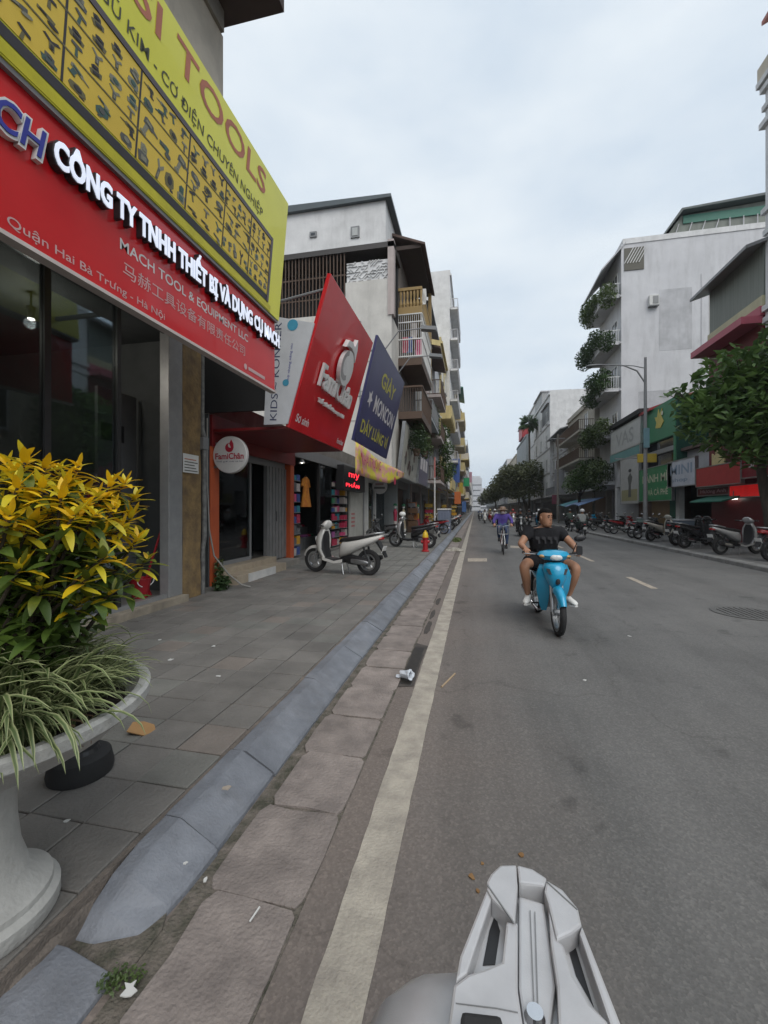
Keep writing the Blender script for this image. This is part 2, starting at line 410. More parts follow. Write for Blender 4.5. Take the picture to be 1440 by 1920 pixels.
# lowered stones where the kerb drops in front of the shop entrance
rr = random.Random(8); y = 1.20
for i in range(4):
    y2 = y - .8; dz = rr.uniform(-.004, .004)
    MB().ring_loft([[(x - .05 + .02 * k, yy, z * .5 + dz if z > 0 else z) for x, z in kprof()] for k, yy in enumerate((y2 + .006, y - .006))]).build('kerb_stone', KERB, kerb, bevel=.005)
    y = y2
MB().ring_loft([[(-1.62, yy, .0), (-1.395, yy, .0), (-1.395 + rr.uniform(-.015, .005), yy, .066 + rr.uniform(-.012, .012)), (-1.45 + rr.uniform(-.02, .02), yy, .105 + rr.uniform(-.01, .01)), (-1.56 + rr.uniform(-.03, .03), yy, .1265 + rr.uniform(-.003, .003)), (-1.62, yy, .118)] for yy in [-2.0 + .07 * k for k in range(50)]]).build('mortar_fillet', MORTAR, kerb, smooth=50)
MB().prism([(-1.40, 1.16), (-1.13, 1.17), (-1.12, 1.36), (-1.2, 1.52), (-1.40, 1.55)], -.01, .012).build('earth_patch', EARTH, kerb)
# ---- pavement with loose-laid slate tiles
pave = struct(MB().box(-6.6, -1.41, -8, 420, -.05, .121).build('pavement', MORTAR))
T = .302
tm = {}
def tile_mesh(k):
    rr = random.Random(k); j = lambda: rr.uniform(-.004, .004); a = T / 2 - .0045
    poly = [(-a + j(), -a + j()), (a + j(), -a + j()), (a + j(), a + j()), (-a + j(), a + j())]
    m = MB().prism(poly, -.01, .0115); me = m.mesh('tile')
    bm = bmesh.new(); bm.from_mesh(me); bmesh.ops.recalc_face_normals(bm, faces=bm.faces)
    bmesh.ops.bevel(bm, geom=[e for e in bm.edges if all(v.co.z > 0 for v in e.verts)], offset=.004, segments=1, affect='EDGES'); bm.to_mesh(me); bm.free()
    me.materials.append(TILE); return me
tms = [tile_mesh(i) for i in range(8)]
rr = random.Random(11); ntile = 0; far = MB(); X0 = -1.43
for row in range(int(46 / T)):
    yc = .55 + row * T
    for c in range(11):
        xc = X0 - T * (c + .5)
        if xc < -4.7: continue
        if ntile < 300 and xc > -4.45:
            o = link('tile', tms[rr.randrange(8)], pave); o.location = (xc, yc, .121 + rr.uniform(-.0015, .003))
            o.rotation_euler = (rr.uniform(-.004, .004), rr.uniform(-.004, .004), rr.choice((0, 1, 2, 3)) * math.pi / 2); ntile += 1
        else:
            a = T / 2 - .005; far.box(xc - a, xc + a, yc - a, yc + a, .115, .132 + rr.uniform(-.0015, .003))
o = far.build('far_tiles', TILE, pave); o['kind'] = 'stuff'
MB().quad((-6.5, 46, .13), (-1.43, 46, .13), (-1.43, 420, .13), (-6.5, 420, .13)).build('far_paving', TILE, pave)

dp = thing('drain_slot', 'dark sunken drain slot between the gutter slabs and the edge line', 'drain', (-.6, 4.3, 0))
MB().box(-.655, -.545, 3.72, 4.75, -.04, .0062).build('slot', mat('wet_silt', (.018, .016, .014), (.035, .03, .026), scale=14, rough=.5, world_co=True), dp)
MB().prism([(-.66, 3.66), (-.52, 3.7), (-.53, 4.3), (-.515, 4.82), (-.66, 4.9)], .0045, .0058).build('silt', mat('damp_silt', (.075, .064, .056), (.05, .044, .04), scale=10, rough=.8, world_co=True), dp)
for k_, (x_, y_, r_) in enumerate(((-.60, 5.6, .07), (-.61, 6.3, .06), (-.6, 7.2, .06))):
    pt_ = MB().prism([(x_ + r_ * .6 * math.cos(a_) * rr.uniform(.7, 1.2), y_ + r_ * 5 * math.sin(a_) * rr.uniform(.8, 1.1)) for a_ in [2 * math.pi * i / 12 for i in range(12)]], .003, .0052).build('damp_patch', MATS['damp_silt'], dp)

# ---- road markings
mk = MB(); rr = random.Random(2); yy = -3.0; prev = None
while yy < 260:
    st = .07 if yy < 8 else (.6 if yy < 30 else 8)
    w = .0028 if yy < 30 else 0
    cur = ((-.512 + rr.uniform(-w, w), yy, .004), (-.332 + rr.uniform(-w, w), yy, .004))
    if prev: mk.quad(prev[0], prev[1], cur[1], cur[0])
    prev = cur; yy += st
struct(mk.build('edge_line', LINE))
for k in range(9):
    y0 = 9.25 + 4.45 * k
    struct(MB().quad((3.37, y0, .004), (3.5, y0, .004), (3.5, y0 + 1.45, .004), (3.37, y0 + 1.45, .004)).build('centre_dash', DASH))
for (px0, py0, px1, py1, h) in ((877, 1053, 913, 1053, 6), (957, 1027, 985, 1029, 4)):
    a, b_ = G(px0, py0), G(px1, py1); a2, b2 = G(px0, py0 - h), G(px1, py1 - h)
    struct(MB().quad(*[(p.x, p.y, .004) for p in (a, b_, b2, a2)]).build('lane_bar', DASH))
mh = thing('manhole', 'round iron manhole cover sunk into the asphalt', 'manhole', (4.0, 7.35, 0))
MB().lathe([(.0, .002), (.46, .002), (.47, .008), (.40, .010), (.39, .004), (0, .004)], (4.0, 7.35, 0), 32).build('rim', mat('old_iron', (.15, .147, .143), (.12, .118, .114), scale=20, rough=.7, metal=.4), mh)
mb = MB()
for i in range(-4, 5):
    w = math.sqrt(max(.0, .37 ** 2 - (i * .08) ** 2)); mb.box(4.0 + i * .08 - .02, 4.0 + i * .08 + .02, 7.35 - w, 7.35 + w, .003, .012)
mb.build('grip_pattern', MATS['old_iron'], mh)

# ---- opposite kerb and pavement
kerb_r = struct(MB().box(7.08, 7.3, -20, 420, -.05, .05).build('kerb_opposite', MORTAR))
rr = random.Random(6); y = 6.0
while y < 46:
    d = rr.uniform(-.006, .006)
    MB().ring_loft([[(7.03 + d, q, 0), (7.035 + d, q, .1), (7.06 + d, q, .125), (7.27 + d, q, .132), (7.27 + d, q, 0)] for q in (y + .006, y + .99)]).build('kerb_stone', KERB2, kerb_r)
    y += 1.0
MB().box(7.03, 7.27, 46, 420, 0, .13).build('kerb_run', KERB2, kerb_r)
PAVE2 = mat('worn_paving', (.17, .165, .158), (.105, .102, .10), scale=3, rough=.85, bump=.4, world_co=True, detail=8)
pave_r = struct(MB().box(7.28, 12.4, -20, 420, -.05, .128).build('pavement_opposite', PAVE2))
# ================================================================== LEFT SIDE: TOOL SHOP
CONC = mat('old_concrete', (.30, .28, .25), (.20, .185, .165), scale=2.5, rough=.9, bump=.4, grime=.6, world_co=True, detail=8)
PLAS_Y = mat('stained_ochre_plaster', (.30, .20, .085), (.135, .09, .05), scale=4.5, rough=.92, bump=.6, bscale=22, grime=.55, world_co=True, detail=9)
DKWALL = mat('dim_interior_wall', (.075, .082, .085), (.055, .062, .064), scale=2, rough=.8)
FLOORT = mat('shop_floor', (.19, .18, .17), rough=.35, scale=3)
ALU = mat('grey_aluminium', (.33, .335, .34), (.28, .285, .29), rough=.42, metal=.35, scale=6)
REDP = mat('red_sign_panel', (.62, .014, .02), (.52, .010, .015), scale=1.3, rough=.22, coat=.3, world_co=True)
LETW = mat('lit_white_letter', (.75, .78, .86), rough=.4, emit=(.75, .82, 1), estr=.42)
PRW = mat('white_print', (.74, .70, .70), rough=.5); PRPINK = mat('pale_print', (.62, .42, .42), rough=.5)
LIME = mat('lime_yellow_vinyl', (.78, .76, .07), (.72, .70, .065), scale=1.5, rough=.32, coat=.15, world_co=True)
OCHRE = mat('ochre_yellow_vinyl', (.78, .56, .07), (.70, .49, .06), scale=1.5, rough=.4, world_co=True)
YEL = mat('bright_yellow_vinyl', (.62, .56, .03), rough=.35)
PRK = mat('dark_print', (.035, .032, .04), rough=.5); PRRED = mat('faded_red_print', (.50, .17, .10), rough=.5)
PRGR = mat('grey_print', (.15, .15, .13), (.05, .055, .06), scale=30, rough=.5); PRGR2 = mat('olive_print', (.24, .20, .07), (.07, .07, .05), scale=40, rough=.5)
SX = -4.45
shop = thing('tool_shop_building', 'concrete tool shop with dark full height glass front under yellow and red signs', 'building', (-6.5, 2.5, 0))
MB().box(-14, -3.75, -6, 5.85, 4.32, 8.75).build('wall', mat('pale_concrete', (.55, .50, .43), (.42, .38, .33), scale=2, rough=.9, grime=.4, world_co=True), shop)
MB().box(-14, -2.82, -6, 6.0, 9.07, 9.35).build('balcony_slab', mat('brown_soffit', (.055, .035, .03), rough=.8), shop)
MB().box(-14, -3.70, -6, 5.80, 8.75, 9.07).build('beam', CONC, shop)
cn = MB()
for z0, z1, p in ((5.95, 6.1, .10), (6.1, 6.22, .16), (6.22, 6.45, .06), (7.25, 7.4, .08)): cn.box(-13.9, -3.75 + p, -6, 5.85 + p, z0, z1)
cn.build('cornice', mat('grey_moulding', (.55, .53, .49), (.42, .41, .38), rough=.85, grime=.4, world_co=True), shop)
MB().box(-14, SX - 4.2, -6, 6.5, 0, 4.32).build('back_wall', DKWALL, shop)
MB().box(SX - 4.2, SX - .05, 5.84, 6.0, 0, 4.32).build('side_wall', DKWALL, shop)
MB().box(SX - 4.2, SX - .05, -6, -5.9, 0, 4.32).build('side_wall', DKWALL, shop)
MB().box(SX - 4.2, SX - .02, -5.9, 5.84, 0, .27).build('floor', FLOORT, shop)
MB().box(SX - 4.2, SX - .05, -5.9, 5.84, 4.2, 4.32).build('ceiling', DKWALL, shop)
MB().box(SX - .1, SX + .12, -5.9, 5.84, .0, .235).build('sill', mat('beige_stone_sill', (.36, .31, .24), (.22, .19, .15), rough=.8, bump=.3, grime=.5, world_co=True), shop, bevel=.008)
MB().box(SX - .14, SX + .02, 5.52, 5.82, .235, 4.32).build('window_post', ALU, shop, bevel=.01)
for yy in (-1.6, 1.02, 3.68): MB().box(SX - .08, SX - .01, yy, yy + .07, .235, 4.25).build('mullion', mat('dark_frame', (.03, .03, .032), rough=.4), shop)
MB().box(SX - .08, SX - .01, -5.9, 5.52, 4.16, 4.25).build('transom', MATS['dark_frame'], shop)
MB().box(SX - .08, SX - .01, -5.9, 5.52, .235, .29).build('bottom_rail', ALU, shop)
for a, b_ in ((-1.53, 1.02), (1.09, 3.68), (3.75, 4.62)):
    MB().box(SX - .05, SX - .04, a, b_, .29, 4.16).build('pane', glass_mat('dark_shop_glass', (.74, .78, .78), (.85, .9, .95), .6), shop)
# shop fittings seen through the glass
MB().box(SX - .08, SX - .01, 4.62, 4.68, .29, 4.16).build('door_frame', MATS['dark_frame'], shop)
rack = thing('display_rack', 'dark tool display rack with yellow header board behind the shop glass', 'shelf', (-7.6, 4.0, .27))
MB().box(-8.55, -8.45, -2, 5.6, .27, 3.0).build('back_panel', PAINT('rack_black', (.03, .03, .032)), rack)
MB().box(-8.45, -8.2, -2, 5.6, 2.55, 3.0).build('header_board', PAINT('rack_yellow', (.50, .36, .04)), rack)
for z in (.6, 1.2, 1.8): MB().box(-8.44, -8.0, -2, 5.6, z, z + .04).build('shelf', GREYM, rack)
rr = random.Random(4)
tcols = [PAINT('tool_orange', (.35, .12, .03)), PAINT('tool_grey', (.2, .2, .21)), PAINT('tool_brown', (.16, .09, .05)), PAINT('tool_teal', (.03, .14, .15))]
for z in (.64, 1.24, 1.84):
    yv = -1.8
    while yv < 5.4:
        w = rr.uniform(.08, .2); h = rr.uniform(.2, .46)
        MB().box(-8.35, -8.05, yv, yv + w, z, z + h).build('boxed_tool', rr.choice(tcols), rack); yv += w + rr.uniform(.03, .15)
ins = thing('notice_board', 'pale board standing inside the shop beside the window post', 'board', (-5.2, 5.5, .27))
MB().box(-5.25, -5.2, 5.05, 5.75, .27, 3.3).build('panel', PAINT('dim_grey', (.16, .165, .17)), ins)
MB().box(-5.2, -5.19, 5.1, 5.5, 2.55, 2.8).build('speaker', BLACK, ins)
for i, (x, yv) in enumerate(((-5.3, 2.6), (-5.3, 4.2), (-6.6, 3.4))):
    sp = thing('spot_lamp', ('black track spotlight close behind the tool shop glass', 'black track spotlight near the tool shop window post', 'black track spotlight deeper under the tool shop ceiling')[i], 'lamp', (x, yv, 4.2), 'track spotlights in the tool shop')
    ld = bpy.data.lights.new('shop_spot', 'POINT'); ld.energy = 11; ld.color = (1, .93, .82); ld.shadow_soft_size = .06; lo = bpy.data.objects.new('lamp_light', ld); COL.objects.link(lo); lo.parent = sp; lo.location = (0, 0, -.38)
    MB().tube([(x, yv, 4.2), (x, yv, 4.02)], .012, 6).build('stem', BLACK, sp)
    MB().lathe([(.03, 0), (.05, .16), (.045, .16), (.02, .02)], (x, yv, 3.86), 12).build('shade', BLACK, sp)
    MB().lathe([(0, 0), (.035, 0), (.035, .01), (0, .01)], (x, yv, 3.87), 12).build('bulb', mat('lamp_glow', (1, .95, .85), emit=(1, .95, .85), estr=3.0), sp)
bk = PX(266, 1105, -4.72); by = bk.y
bucket = thing('bucket', 'red plastic bucket with white handle inside the shop glass', 'bucket', (-4.75, by, .27))
MB().lathe([(.10, 0), (.145, .27), (.155, .27), (.155, .285), (.138, .285), (.095, .02), (0, .02)], (-4.75, by, .27), 22).build('body', mat('red_plastic', (.34, .012, .018), rough=.35), bucket, smooth=40)
hp = [(-4.75 + .1, by + .16 * math.cos(t), .53 - .1 * math.sin(t)) for t in [math.pi * i / 10 for i in range(11)]]
MB().tube(hp, .008, 6).build('handle', WHITE, bucket)
br = thing('broom', 'red handled broom leaning in the shop corner', 'broom', (-4.8, by + .25, .27))
MB().tube([(-4.8, by + .1, .35), (-4.62, by + .32, 1.35)], .016, 8).build('stick', MATS['red_plastic'], br)
MB().ring_loft([[(-4.86, by + .0, .27), (-4.72, by + .0, .27), (-4.72, by + .2, .27), (-4.86, by + .2, .27)], [(-4.82, by + .07, .47), (-4.77, by + .07, .47), (-4.77, by + .14, .47), (-4.82, by + .14, .47)]]).build('bristles', MATS['red_plastic'], br)
cr = thing('bamboo_crate', 'low slatted bamboo crate standing on the floor inside the shop', 'crate', (-5.0, 3.3, .27))
for i in range(12):
    q = MB().obox((-4.72, 2.6 + i * .11, .52), (.02, .055, .5), (0, .0, 0)); q.build('slat', mat('bamboo', (.42, .26, .17), (.3, .18, .11), scale=9, rough=.6), cr)
for z in (.33, .72): MB().box(-4.715, -4.70, 2.55, 3.86, z, z + .04).build('rail', MATS['bamboo'], cr)
# --- ochre pillar with drain pipe, cable and paper notice
pil = thing('plaster_pillar', 'stained ochre plaster pillar between the tool shop and the baby shop', 'pillar', (SX - .3, 6.2, .1))
bm_ = MB(); rr = random.Random(9)
rings = []
for k in range(13):
    z = .05 + k * .355; j = lambda: rr.uniform(-.012, .012)
    rings.append([(SX - .6, 5.84, z), (SX + j(), 5.845, z), (SX + .01 + j(), 6.08, z), (SX + j(), 6.3 + j(), z), (SX - .6, 6.3, z)])
bm_.ring_loft(rings).build('shaft', PLAS_Y, pil, smooth=35)
nt_ = thing('paper_notice', 'white paper notice pasted on the ochre pillar', 'notice', (SX + .02, 6.1, 2.0))
a = PX(343, 885, SX + .02); b_ = PX(372, 855, SX + .02)
MB().box(SX + .018, SX + .024, a.y, b_.y, a.z, b_.z).build('sheet', WHITE, nt_)
Mn = plane_M((SX + .024, a.y, a.z), (0, 1, 0), (0, 0, 1))
for i in range(5): decal(nt_, Mn, rect(.03, .025 + i * .045, (b_.y - a.y) * (.85 - .1 * (i % 3)), .016), PRGR if i != 4 else PRRED, 'print_line', off=.001, th=.001)
pp = thing('drain_pipe', 'grey drain pipe running down beside the ochre pillar', 'pipe', (SX, 6.6, .1))
MB().tube([(SX - .02, 6.36, 4.3), (SX - .02, 6.36, 2.9), (SX + .02, 6.36, 2.75), (SX + .02, 6.37, 1.1), (SX - .02, 6.38, .9), (SX - .02, 6.38, .13)], .04, 10).build('pipe', mat('dirty_pvc', (.2, .2, .19), (.1, .1, .1), rough=.6, scale=12), pp, smooth=60)
MB().box(SX - .06, SX + .06, 6.29, 6.43, 2.55, 2.75).build('junction_box', GREYM, pp, bevel=.01)
cb = [(SX + .0, 6.47, 3.1), (SX + .0, 6.47, 2.0), (SX + .02, 6.5, 1.2), (SX + .06, 6.58, .75), (SX + .2, 6.8, .4), (SX + .36, 6.95, .2), (SX + .5, 7.02, .15)]
tag(MB().tube(cb, .014, 8).build('hose', mat('grey_hose', (.3, .29, .27), rough=.6), None, smooth=60), 'thin grey hose curving down to the pavement beside the orange post', 'hose')
# --- the dark slot behind
slot = thing('alley_wall', 'dark recessed alley wall between ochre pillar and orange shop post', 'wall', (-5.4, 6.8, .1))
MB().box(-5.6, -5.3, 6.45, 7.02, .1, 4.2).build('wall', CONC, slot)
# --- red sign board
sg = thing('red_shop_sign', 'long glossy red company sign board with raised white letters', 'sign', (-2.85, 2.5, 3.2))
MB().box(-2.80, -2.75, -3.5, 5.55, 3.215, 4.19).build('panel', REDP, sg, bevel=.006)
MB().box(-2.82, -2.735, -3.52, 5.57, 3.185, 3.212).build('bottom_trim', mat('trim_white', (.62, .55, .52), rough=.4), sg)
Mr = plane_M((-2.75, 0, 0), (0, 1, 0), (0, 0, 1))
text('CÔNG TY TNHH THIẾT BỊ VÀ DỤNG CỤ MACH', sg, Mr, 2.27, 3.755, 3.30, .345, BLACK, ext=.055, bold=.035, off=.004, name='letter_returns')
text('CÔNG TY TNHH THIẾT BỊ VÀ DỤNG CỤ MACH', sg, Mr, 2.28, 3.765, 3.28, .325, LETW, ext=.008, bold=.034, off=.060, name='letter_faces')
text('MACH TOOL & EQUIPMENT LLC', sg, Mr, 2.87, 3.60, 1.95, .105, PRW, bold=.012)
text('马赫工具设备有限责任公司', sg, Mr, 2.90, 3.42, 1.85, .12, PRPINK)
text('Bạch Mai - Quận Hai Bà Trưng - Hà Nội', sg, Mr, 1.52, 3.245, 1.85, .085, PRPINK, bold=.004)
decal(sg, Mr, circ(4.76, 3.30, .035, 14), PRPINK, 'print_dot'); decal(sg, Mr, rect(4.83, 3.28, .42, .04), PRPINK, 'print_line')
LOGB = mat('logo_blue', (.03, .04, .32), rough=.35)
text('MACH', sg, Mr, 1.60, 3.76, .66, .235, WHITE, ext=.04, bold=.05, off=.004, shear=.25, name='logo_outline')
text('MACH', sg, Mr, 1.62, 3.78, .62, .195, LOGB, ext=.006, bold=.01, off=.046, shear=.25, name='logo')
for yy in (-2.5, .2, 2.9, 5.2):
    MB().obox(((-2.82 - 3.78) / 2, yy, 4.38), (.95, .05, .05)).build('bracket', GREYM, sg)
# --- yellow sign board, top leaning over the pavement
ysg = thing('yellow_tool_sign', 'tall yellow billboard with rows of tool pictures above the red sign', 'sign', (-2.7, 2.5, 4.2))
o_ = Vector((-2.70, 0, 4.20)); vdir = Vector((.145, 0, 1.63)); HV = vdir.length
My = plane_M(o_, (0, 1, 0), vdir)
def ypan(name, y0, y1, v0, v1, mt, th0=-.06, th1=0.0): return MB().prism(rect(y0, v0, y1 - y0, v1 - v0), th0, th1, My).build(name, mt, ysg)
ypan('panel', -3.4, 5.57, 0, HV, LIME, -.22, 0)
ypan('dark_edge', -3.4, 5.56, -.035, -.003, GREYM, -.22, -.01)
ypan('yellow_stripe', -3.4, 5.3, .01, .085, YEL, .002, .005)
ypan('black_stripe', -3.4, 5.22, .10, .175, PRK, .002, .005)
ypan('picture_field', -3.4, 5.17, .19, .88, OCHRE, .002, .005)
ypan('frame_bar', -3.4, 5.22, .885, .935, mat('violet_grey_bar', (.10, .085, .10), rough=.4), .002, .012)
ypan('frame_bar', 5.175, 5.22, .10, .935, MATS['violet_grey_bar'], .002, .0125)
cols = [-.2, .78, 1.62, 2.32, 2.95, 3.55, 4.15, 4.68, 5.17]
for c in cols[:-1]: ypan('grid_line', c - .008, c + .008, .19, .88, PRK, .005, .008)
for v in (.42, .65): ypan('grid_line', -3.4, 5.17, v - .006, v + .006, PRGR2, .0055, .0085)
sil = {
 'drill': [(0, .55), (.55, .55), (.6, .68), (.85, .68), (1, .72), (1, .8), (.85, .86), (.55, .95), (.1, .95), (0, .85)] ,
}
def tool_pic(kind, s):
    m = MB(); k = kind % 6; nf = []
    def pr(p, z=0.0): m.prism([(x * s, y * s) for x, y in p], z, z + .002); nf.append(len(p) + 2)
    if k == 0: pr([(0, .6), (.62, .62), (.66, .7), (1, .72), (1, .8), (.66, .86), (.6, .98), (.1, 1), (0, .9)]); pr([(.12, .61), (.36, .61), (.28, .16), (.06, .14)]); pr([(-.04, .13), (.34, .14), (.32, 0), (-.06, 0)], .001); pr([(.1, .72), (.5, .72), (.5, .88), (.1, .88)], .003)
    elif k == 1: pr([(0, .4), (.5, .38), (.62, .3), (.75, .3), (.8, .62), (.55, .66), (0, .62)]); pr([(.70 + .26 * math.cos(a), .2 + .14 * math.sin(a)) for a in [.6 * i for i in range(11)]], .003); pr([(.1, .45), (.4, .44), (.4, .57), (.1, .57)], .003)
    elif k == 2: pr([(.4, 0), (.58, 0), (.56, .7), (.42, .7)]); pr([(.85, .75), (.8, .98), (.2, 1), (.12, .8), (.4, .7), (.56, .7)], .001)
    elif k == 3: pr([(.1, 0), (.85, .05), (.9, .4), (.7, .5), (.15, .5), (0, .45)]); pr([(.2, .5), (.7, .5), (.72, .8), (.5, .95), (.2, .9)]); pr([(.25, .1), (.7, .12), (.7, .36), (.25, .36)], .003); pr([(.35, .6), (.58, .6), (.58, .8), (.35, .8)], .003)
    elif k == 4: pr([(.35, 0), (.6, .02), (.62, .55), (.36, .6)]); pr([(.62, .55), (.9, .8), (.8, .95), (.5, .72), (.2, 1), (.08, .88), (.36, .6)]); pr([(.42, .1), (.54, .1), (.54, .4), (.42, .4)], .003)
    else: pr([(.05, .3), (.3, .1), (.85, .12), (.98, .4), (.9, .75), (.45, .9), (.1, .7)]); pr([(.5 + .22 * math.cos(a), .5 + .22 * math.sin(a)) for a in [.7 * i for i in range(9)]], .003); pr([(.12, .0), (.4, .0), (.4, .12), (.12, .12)])
    return m, nf
pics = {}
PTEAL = mat('teal_print', (.05, .16, .13), (.06, .07, .07), scale=25, rough=.5); PSIL = mat('silver_print', (.34, .32, .22), (.15, .15, .12), scale=30, rough=.5)
for k in range(6):
    for j, mt in enumerate((PRGR, PRGR2, PTEAL, PSIL)):
        mb_, nf = tool_pic(k, 1.0); me = mb_.mesh('tool_picture'); me.materials.append(mt); me.materials.append((PSIL, PRK, PRGR, PTEAL)[j]); pics[k, j] = me; fi = 0
        for pi, c_ in enumerate(nf):
            for f_ in range(fi, fi + c_): me.polygons[f_].material_index = 1 if pi else 0
            fi += c_
rr = random.Random(21)
for ci in range(len(cols) - 1):
    for ri, v in enumerate((.205, .435, .665)):
        n_ = rr.choice((3, 4, 4, 5)); w = (cols[ci + 1] - cols[ci]) / n_; kk = rr.randrange(6); big = rr.random() < .3
        for q in range(n_):
            for lay in range(1 if big else 2):
                s = min(w * .84, .15) * rr.uniform(.8, 1.05); hh = (.185 if big else .088) * rr.uniform(.8, 1.0); yy = cols[ci] + w * (q + .5) - s * .45
                ob = link('tool_picture', pics[(kk + (q if rr.random() < .5 else 0) + lay) % 6, rr.choice((0, 0, 1, 1, 2, 3))], ysg)
                L = My @ Matrix.Translation((yy, v + lay * .1, .006)) @ Matrix.Rotation(rr.choice((0, 0, .3, -.25)), 4, 'Z') @ Matrix.Diagonal((s * rr.choice((1, -1)) , hh, 1, 1)) @ Matrix.Translation((-.0, 0, 0))
                if L.determinant() < 0: L = L @ Matrix.Translation((-1, 0, 0))
                ob.matrix_local = Matrix.Translation(-Vector(WLOC[ysg.name])) @ L
text('BOSI TOOLS', ysg, My, 2.10, 1.29, 2.84, .27, PRRED, bold=.012, off=.004)
text('DỤNG CỤ NGŨ KIM - CƠ ĐIỆN CHUYÊN NGHIỆP', ysg, My, 1.70, .985, 3.22, .165, mat('olive_dark_print', (.07, .075, .04), rough=.5), bold=.006, off=.004)

# ================================================================== BABY SHOP
FX = -4.78
ORANGE = mat('orange_post_paint', (.52, .10, .028), (.44, .08, .025), scale=3, rough=.5, grime=.18, world_co=True)
DRED = mat('dark_red_panel', (.20, .012, .014), (.14, .01, .012), scale=2, rough=.4, world_co=True)
CREAM = mat('cream_stone', (.42, .35, .26), (.30, .25, .19), scale=3, rough=.6, grime=.3, world_co=True)
fam = thing('baby_shop', 'baby shop front with orange posts, glass window and cream steps', 'shop', (-6, 8.8, .1))
MB().box(-12, FX + .0, 7.0, 10.75, 3.3, 3.7).build('roof_slab', CONC, fam)
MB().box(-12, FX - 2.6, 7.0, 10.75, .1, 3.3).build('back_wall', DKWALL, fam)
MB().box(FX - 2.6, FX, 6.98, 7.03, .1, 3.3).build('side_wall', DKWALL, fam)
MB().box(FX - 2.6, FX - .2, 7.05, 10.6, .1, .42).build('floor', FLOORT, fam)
for y0, y1 in ((7.02, 7.3), (10.52, 10.74)): MB().box(FX - .25, FX + .02, y0, y1, .12, 3.1).build('post', ORANGE, fam, bevel=.012)
MB().box(FX - .02, FX + .05, 7.02, 10.74, 2.72, 3.3).build('fascia', DRED, fam)
MB().box(-6.5, -3.64, 6.99, 7.05, 3.32, 4.75).build('dark_fill_panel', DARK, fam)  # added black panel standing in for the dark, shaded underside of the canopy
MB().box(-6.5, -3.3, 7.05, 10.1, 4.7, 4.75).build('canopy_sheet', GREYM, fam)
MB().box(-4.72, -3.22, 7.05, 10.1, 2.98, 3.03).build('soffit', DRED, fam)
MB().box(FX - .2, FX - .14, 7.3, 10.52, 2.6, 2.75).build('window_head', GREYM, fam)
MB().box(FX - .2, FX - .15, 7.3, 8.75, .42, .5).build('window_sill', GREYM, fam)
MB().box(FX - .19, FX - .18, 7.3, 8.75, .5, 2.6).build('pane', GLASS, fam)
MB().box(FX - .22, FX - .16, 8.75, 8.82, .42, 2.6).build('window_frame', GREYM, fam)
MB().box(FX - .5, FX - .49, 8.82, 9.5, .42, 2.6).build('pane', GLASS, fam)
sh = MB()
for i in range(12): sh.box(FX - .22 + (.012 if i % 2 else 0), FX - .12 + (.018 if i % 2 else 0), 9.5 + i * .085, 9.5 + (i + 1) * .085 - .004, .3, 2.6)
sh.build('folding_shutter', mat('grey_shutter', (.24, .235, .235), (.19, .19, .19), rough=.5, metal=.2), fam)
MB().box(FX - .118, FX - .1, 9.93, 9.97, 1.25, 1.5).build('handle', BLACK, fam)
MB().box(FX - .3, FX + .12, 7.3, 9.5, .1, .42).build('step', CREAM, fam, bevel=.01)
MB().box(FX + .12, FX + .44, 7.22, 9.35, .1, .30).build('step', CREAM, fam, bevel=.01)
MB().box(FX + .445, FX + .47, 7.62, 8.75, .12, .29).build('step_tile', mat('white_marble', (.62, .61, .59), (.5, .5, .49), rough=.3), fam)
MB().box(FX - .3, FX + .3, 9.52, 10.5, .1, .27).build('ramp', CONC, fam)
po = thing('window_poster', 'tall printed poster of colourful toys behind the baby shop glass', 'poster', (FX - .3, 8.0, .7))
MB().box(FX - .30, FX - .29, 7.5, 8.55, .55, 2.42).build('sheet', mat('poster_blue', (.12, .28, .46), (.45, .5, .55), scale=2.6, rough=.4), po)
Mp = plane_M((FX - .29, 7.5, .55), (0, 1, 0), (0, 0, 1)); rr = random.Random(14)
pc = [PAINT('poster_%d' % i, c) for i, c in enumerate(((.55, .38, .06), (.4, .05, .05), (.6, .55, .5), (.3, .12, .3), (.1, .25, .1), (.55, .3, .25), (.08, .1, .25)))]
for i in range(34):
    decal(po, Mp, circ(rr.uniform(.12, .92), abs(rr.gauss(.55, .45)) % 1.45 + .1, rr.uniform(.05, .13), 9, rr.uniform(.06, .2)), pc[i % 7], 'printed_shape', off=.001 + i * .0006, th=.0005)
# goods glimpsed inside
for i in range(3):
    sf = thing('toy_shelf', ('dim toy shelf behind the window poster of the baby shop', 'dim toy shelf behind the open baby shop door', 'dim toy shelf behind the grey folding shutter')[i], 'shelf', (FX - 2.3, 7.6 + i * .95, .42), 'shelves inside the baby shop')
    MB().box(FX - 2.55, FX - 2.2, 7.2 + i * .95, 8.1 + i * .95, .42, 2.3).build('case', GREYM, sf)
    for z in (.7, 1.2, 1.7):
        for q in range(4): MB().box(FX - 2.19, FX - 2.05, 7.25 + i * .95 + q * .2, 7.4 + i * .95 + q * .2, z, z + rr.uniform(.15, .35)).build('toy_box', rr.choice(pc), sf)
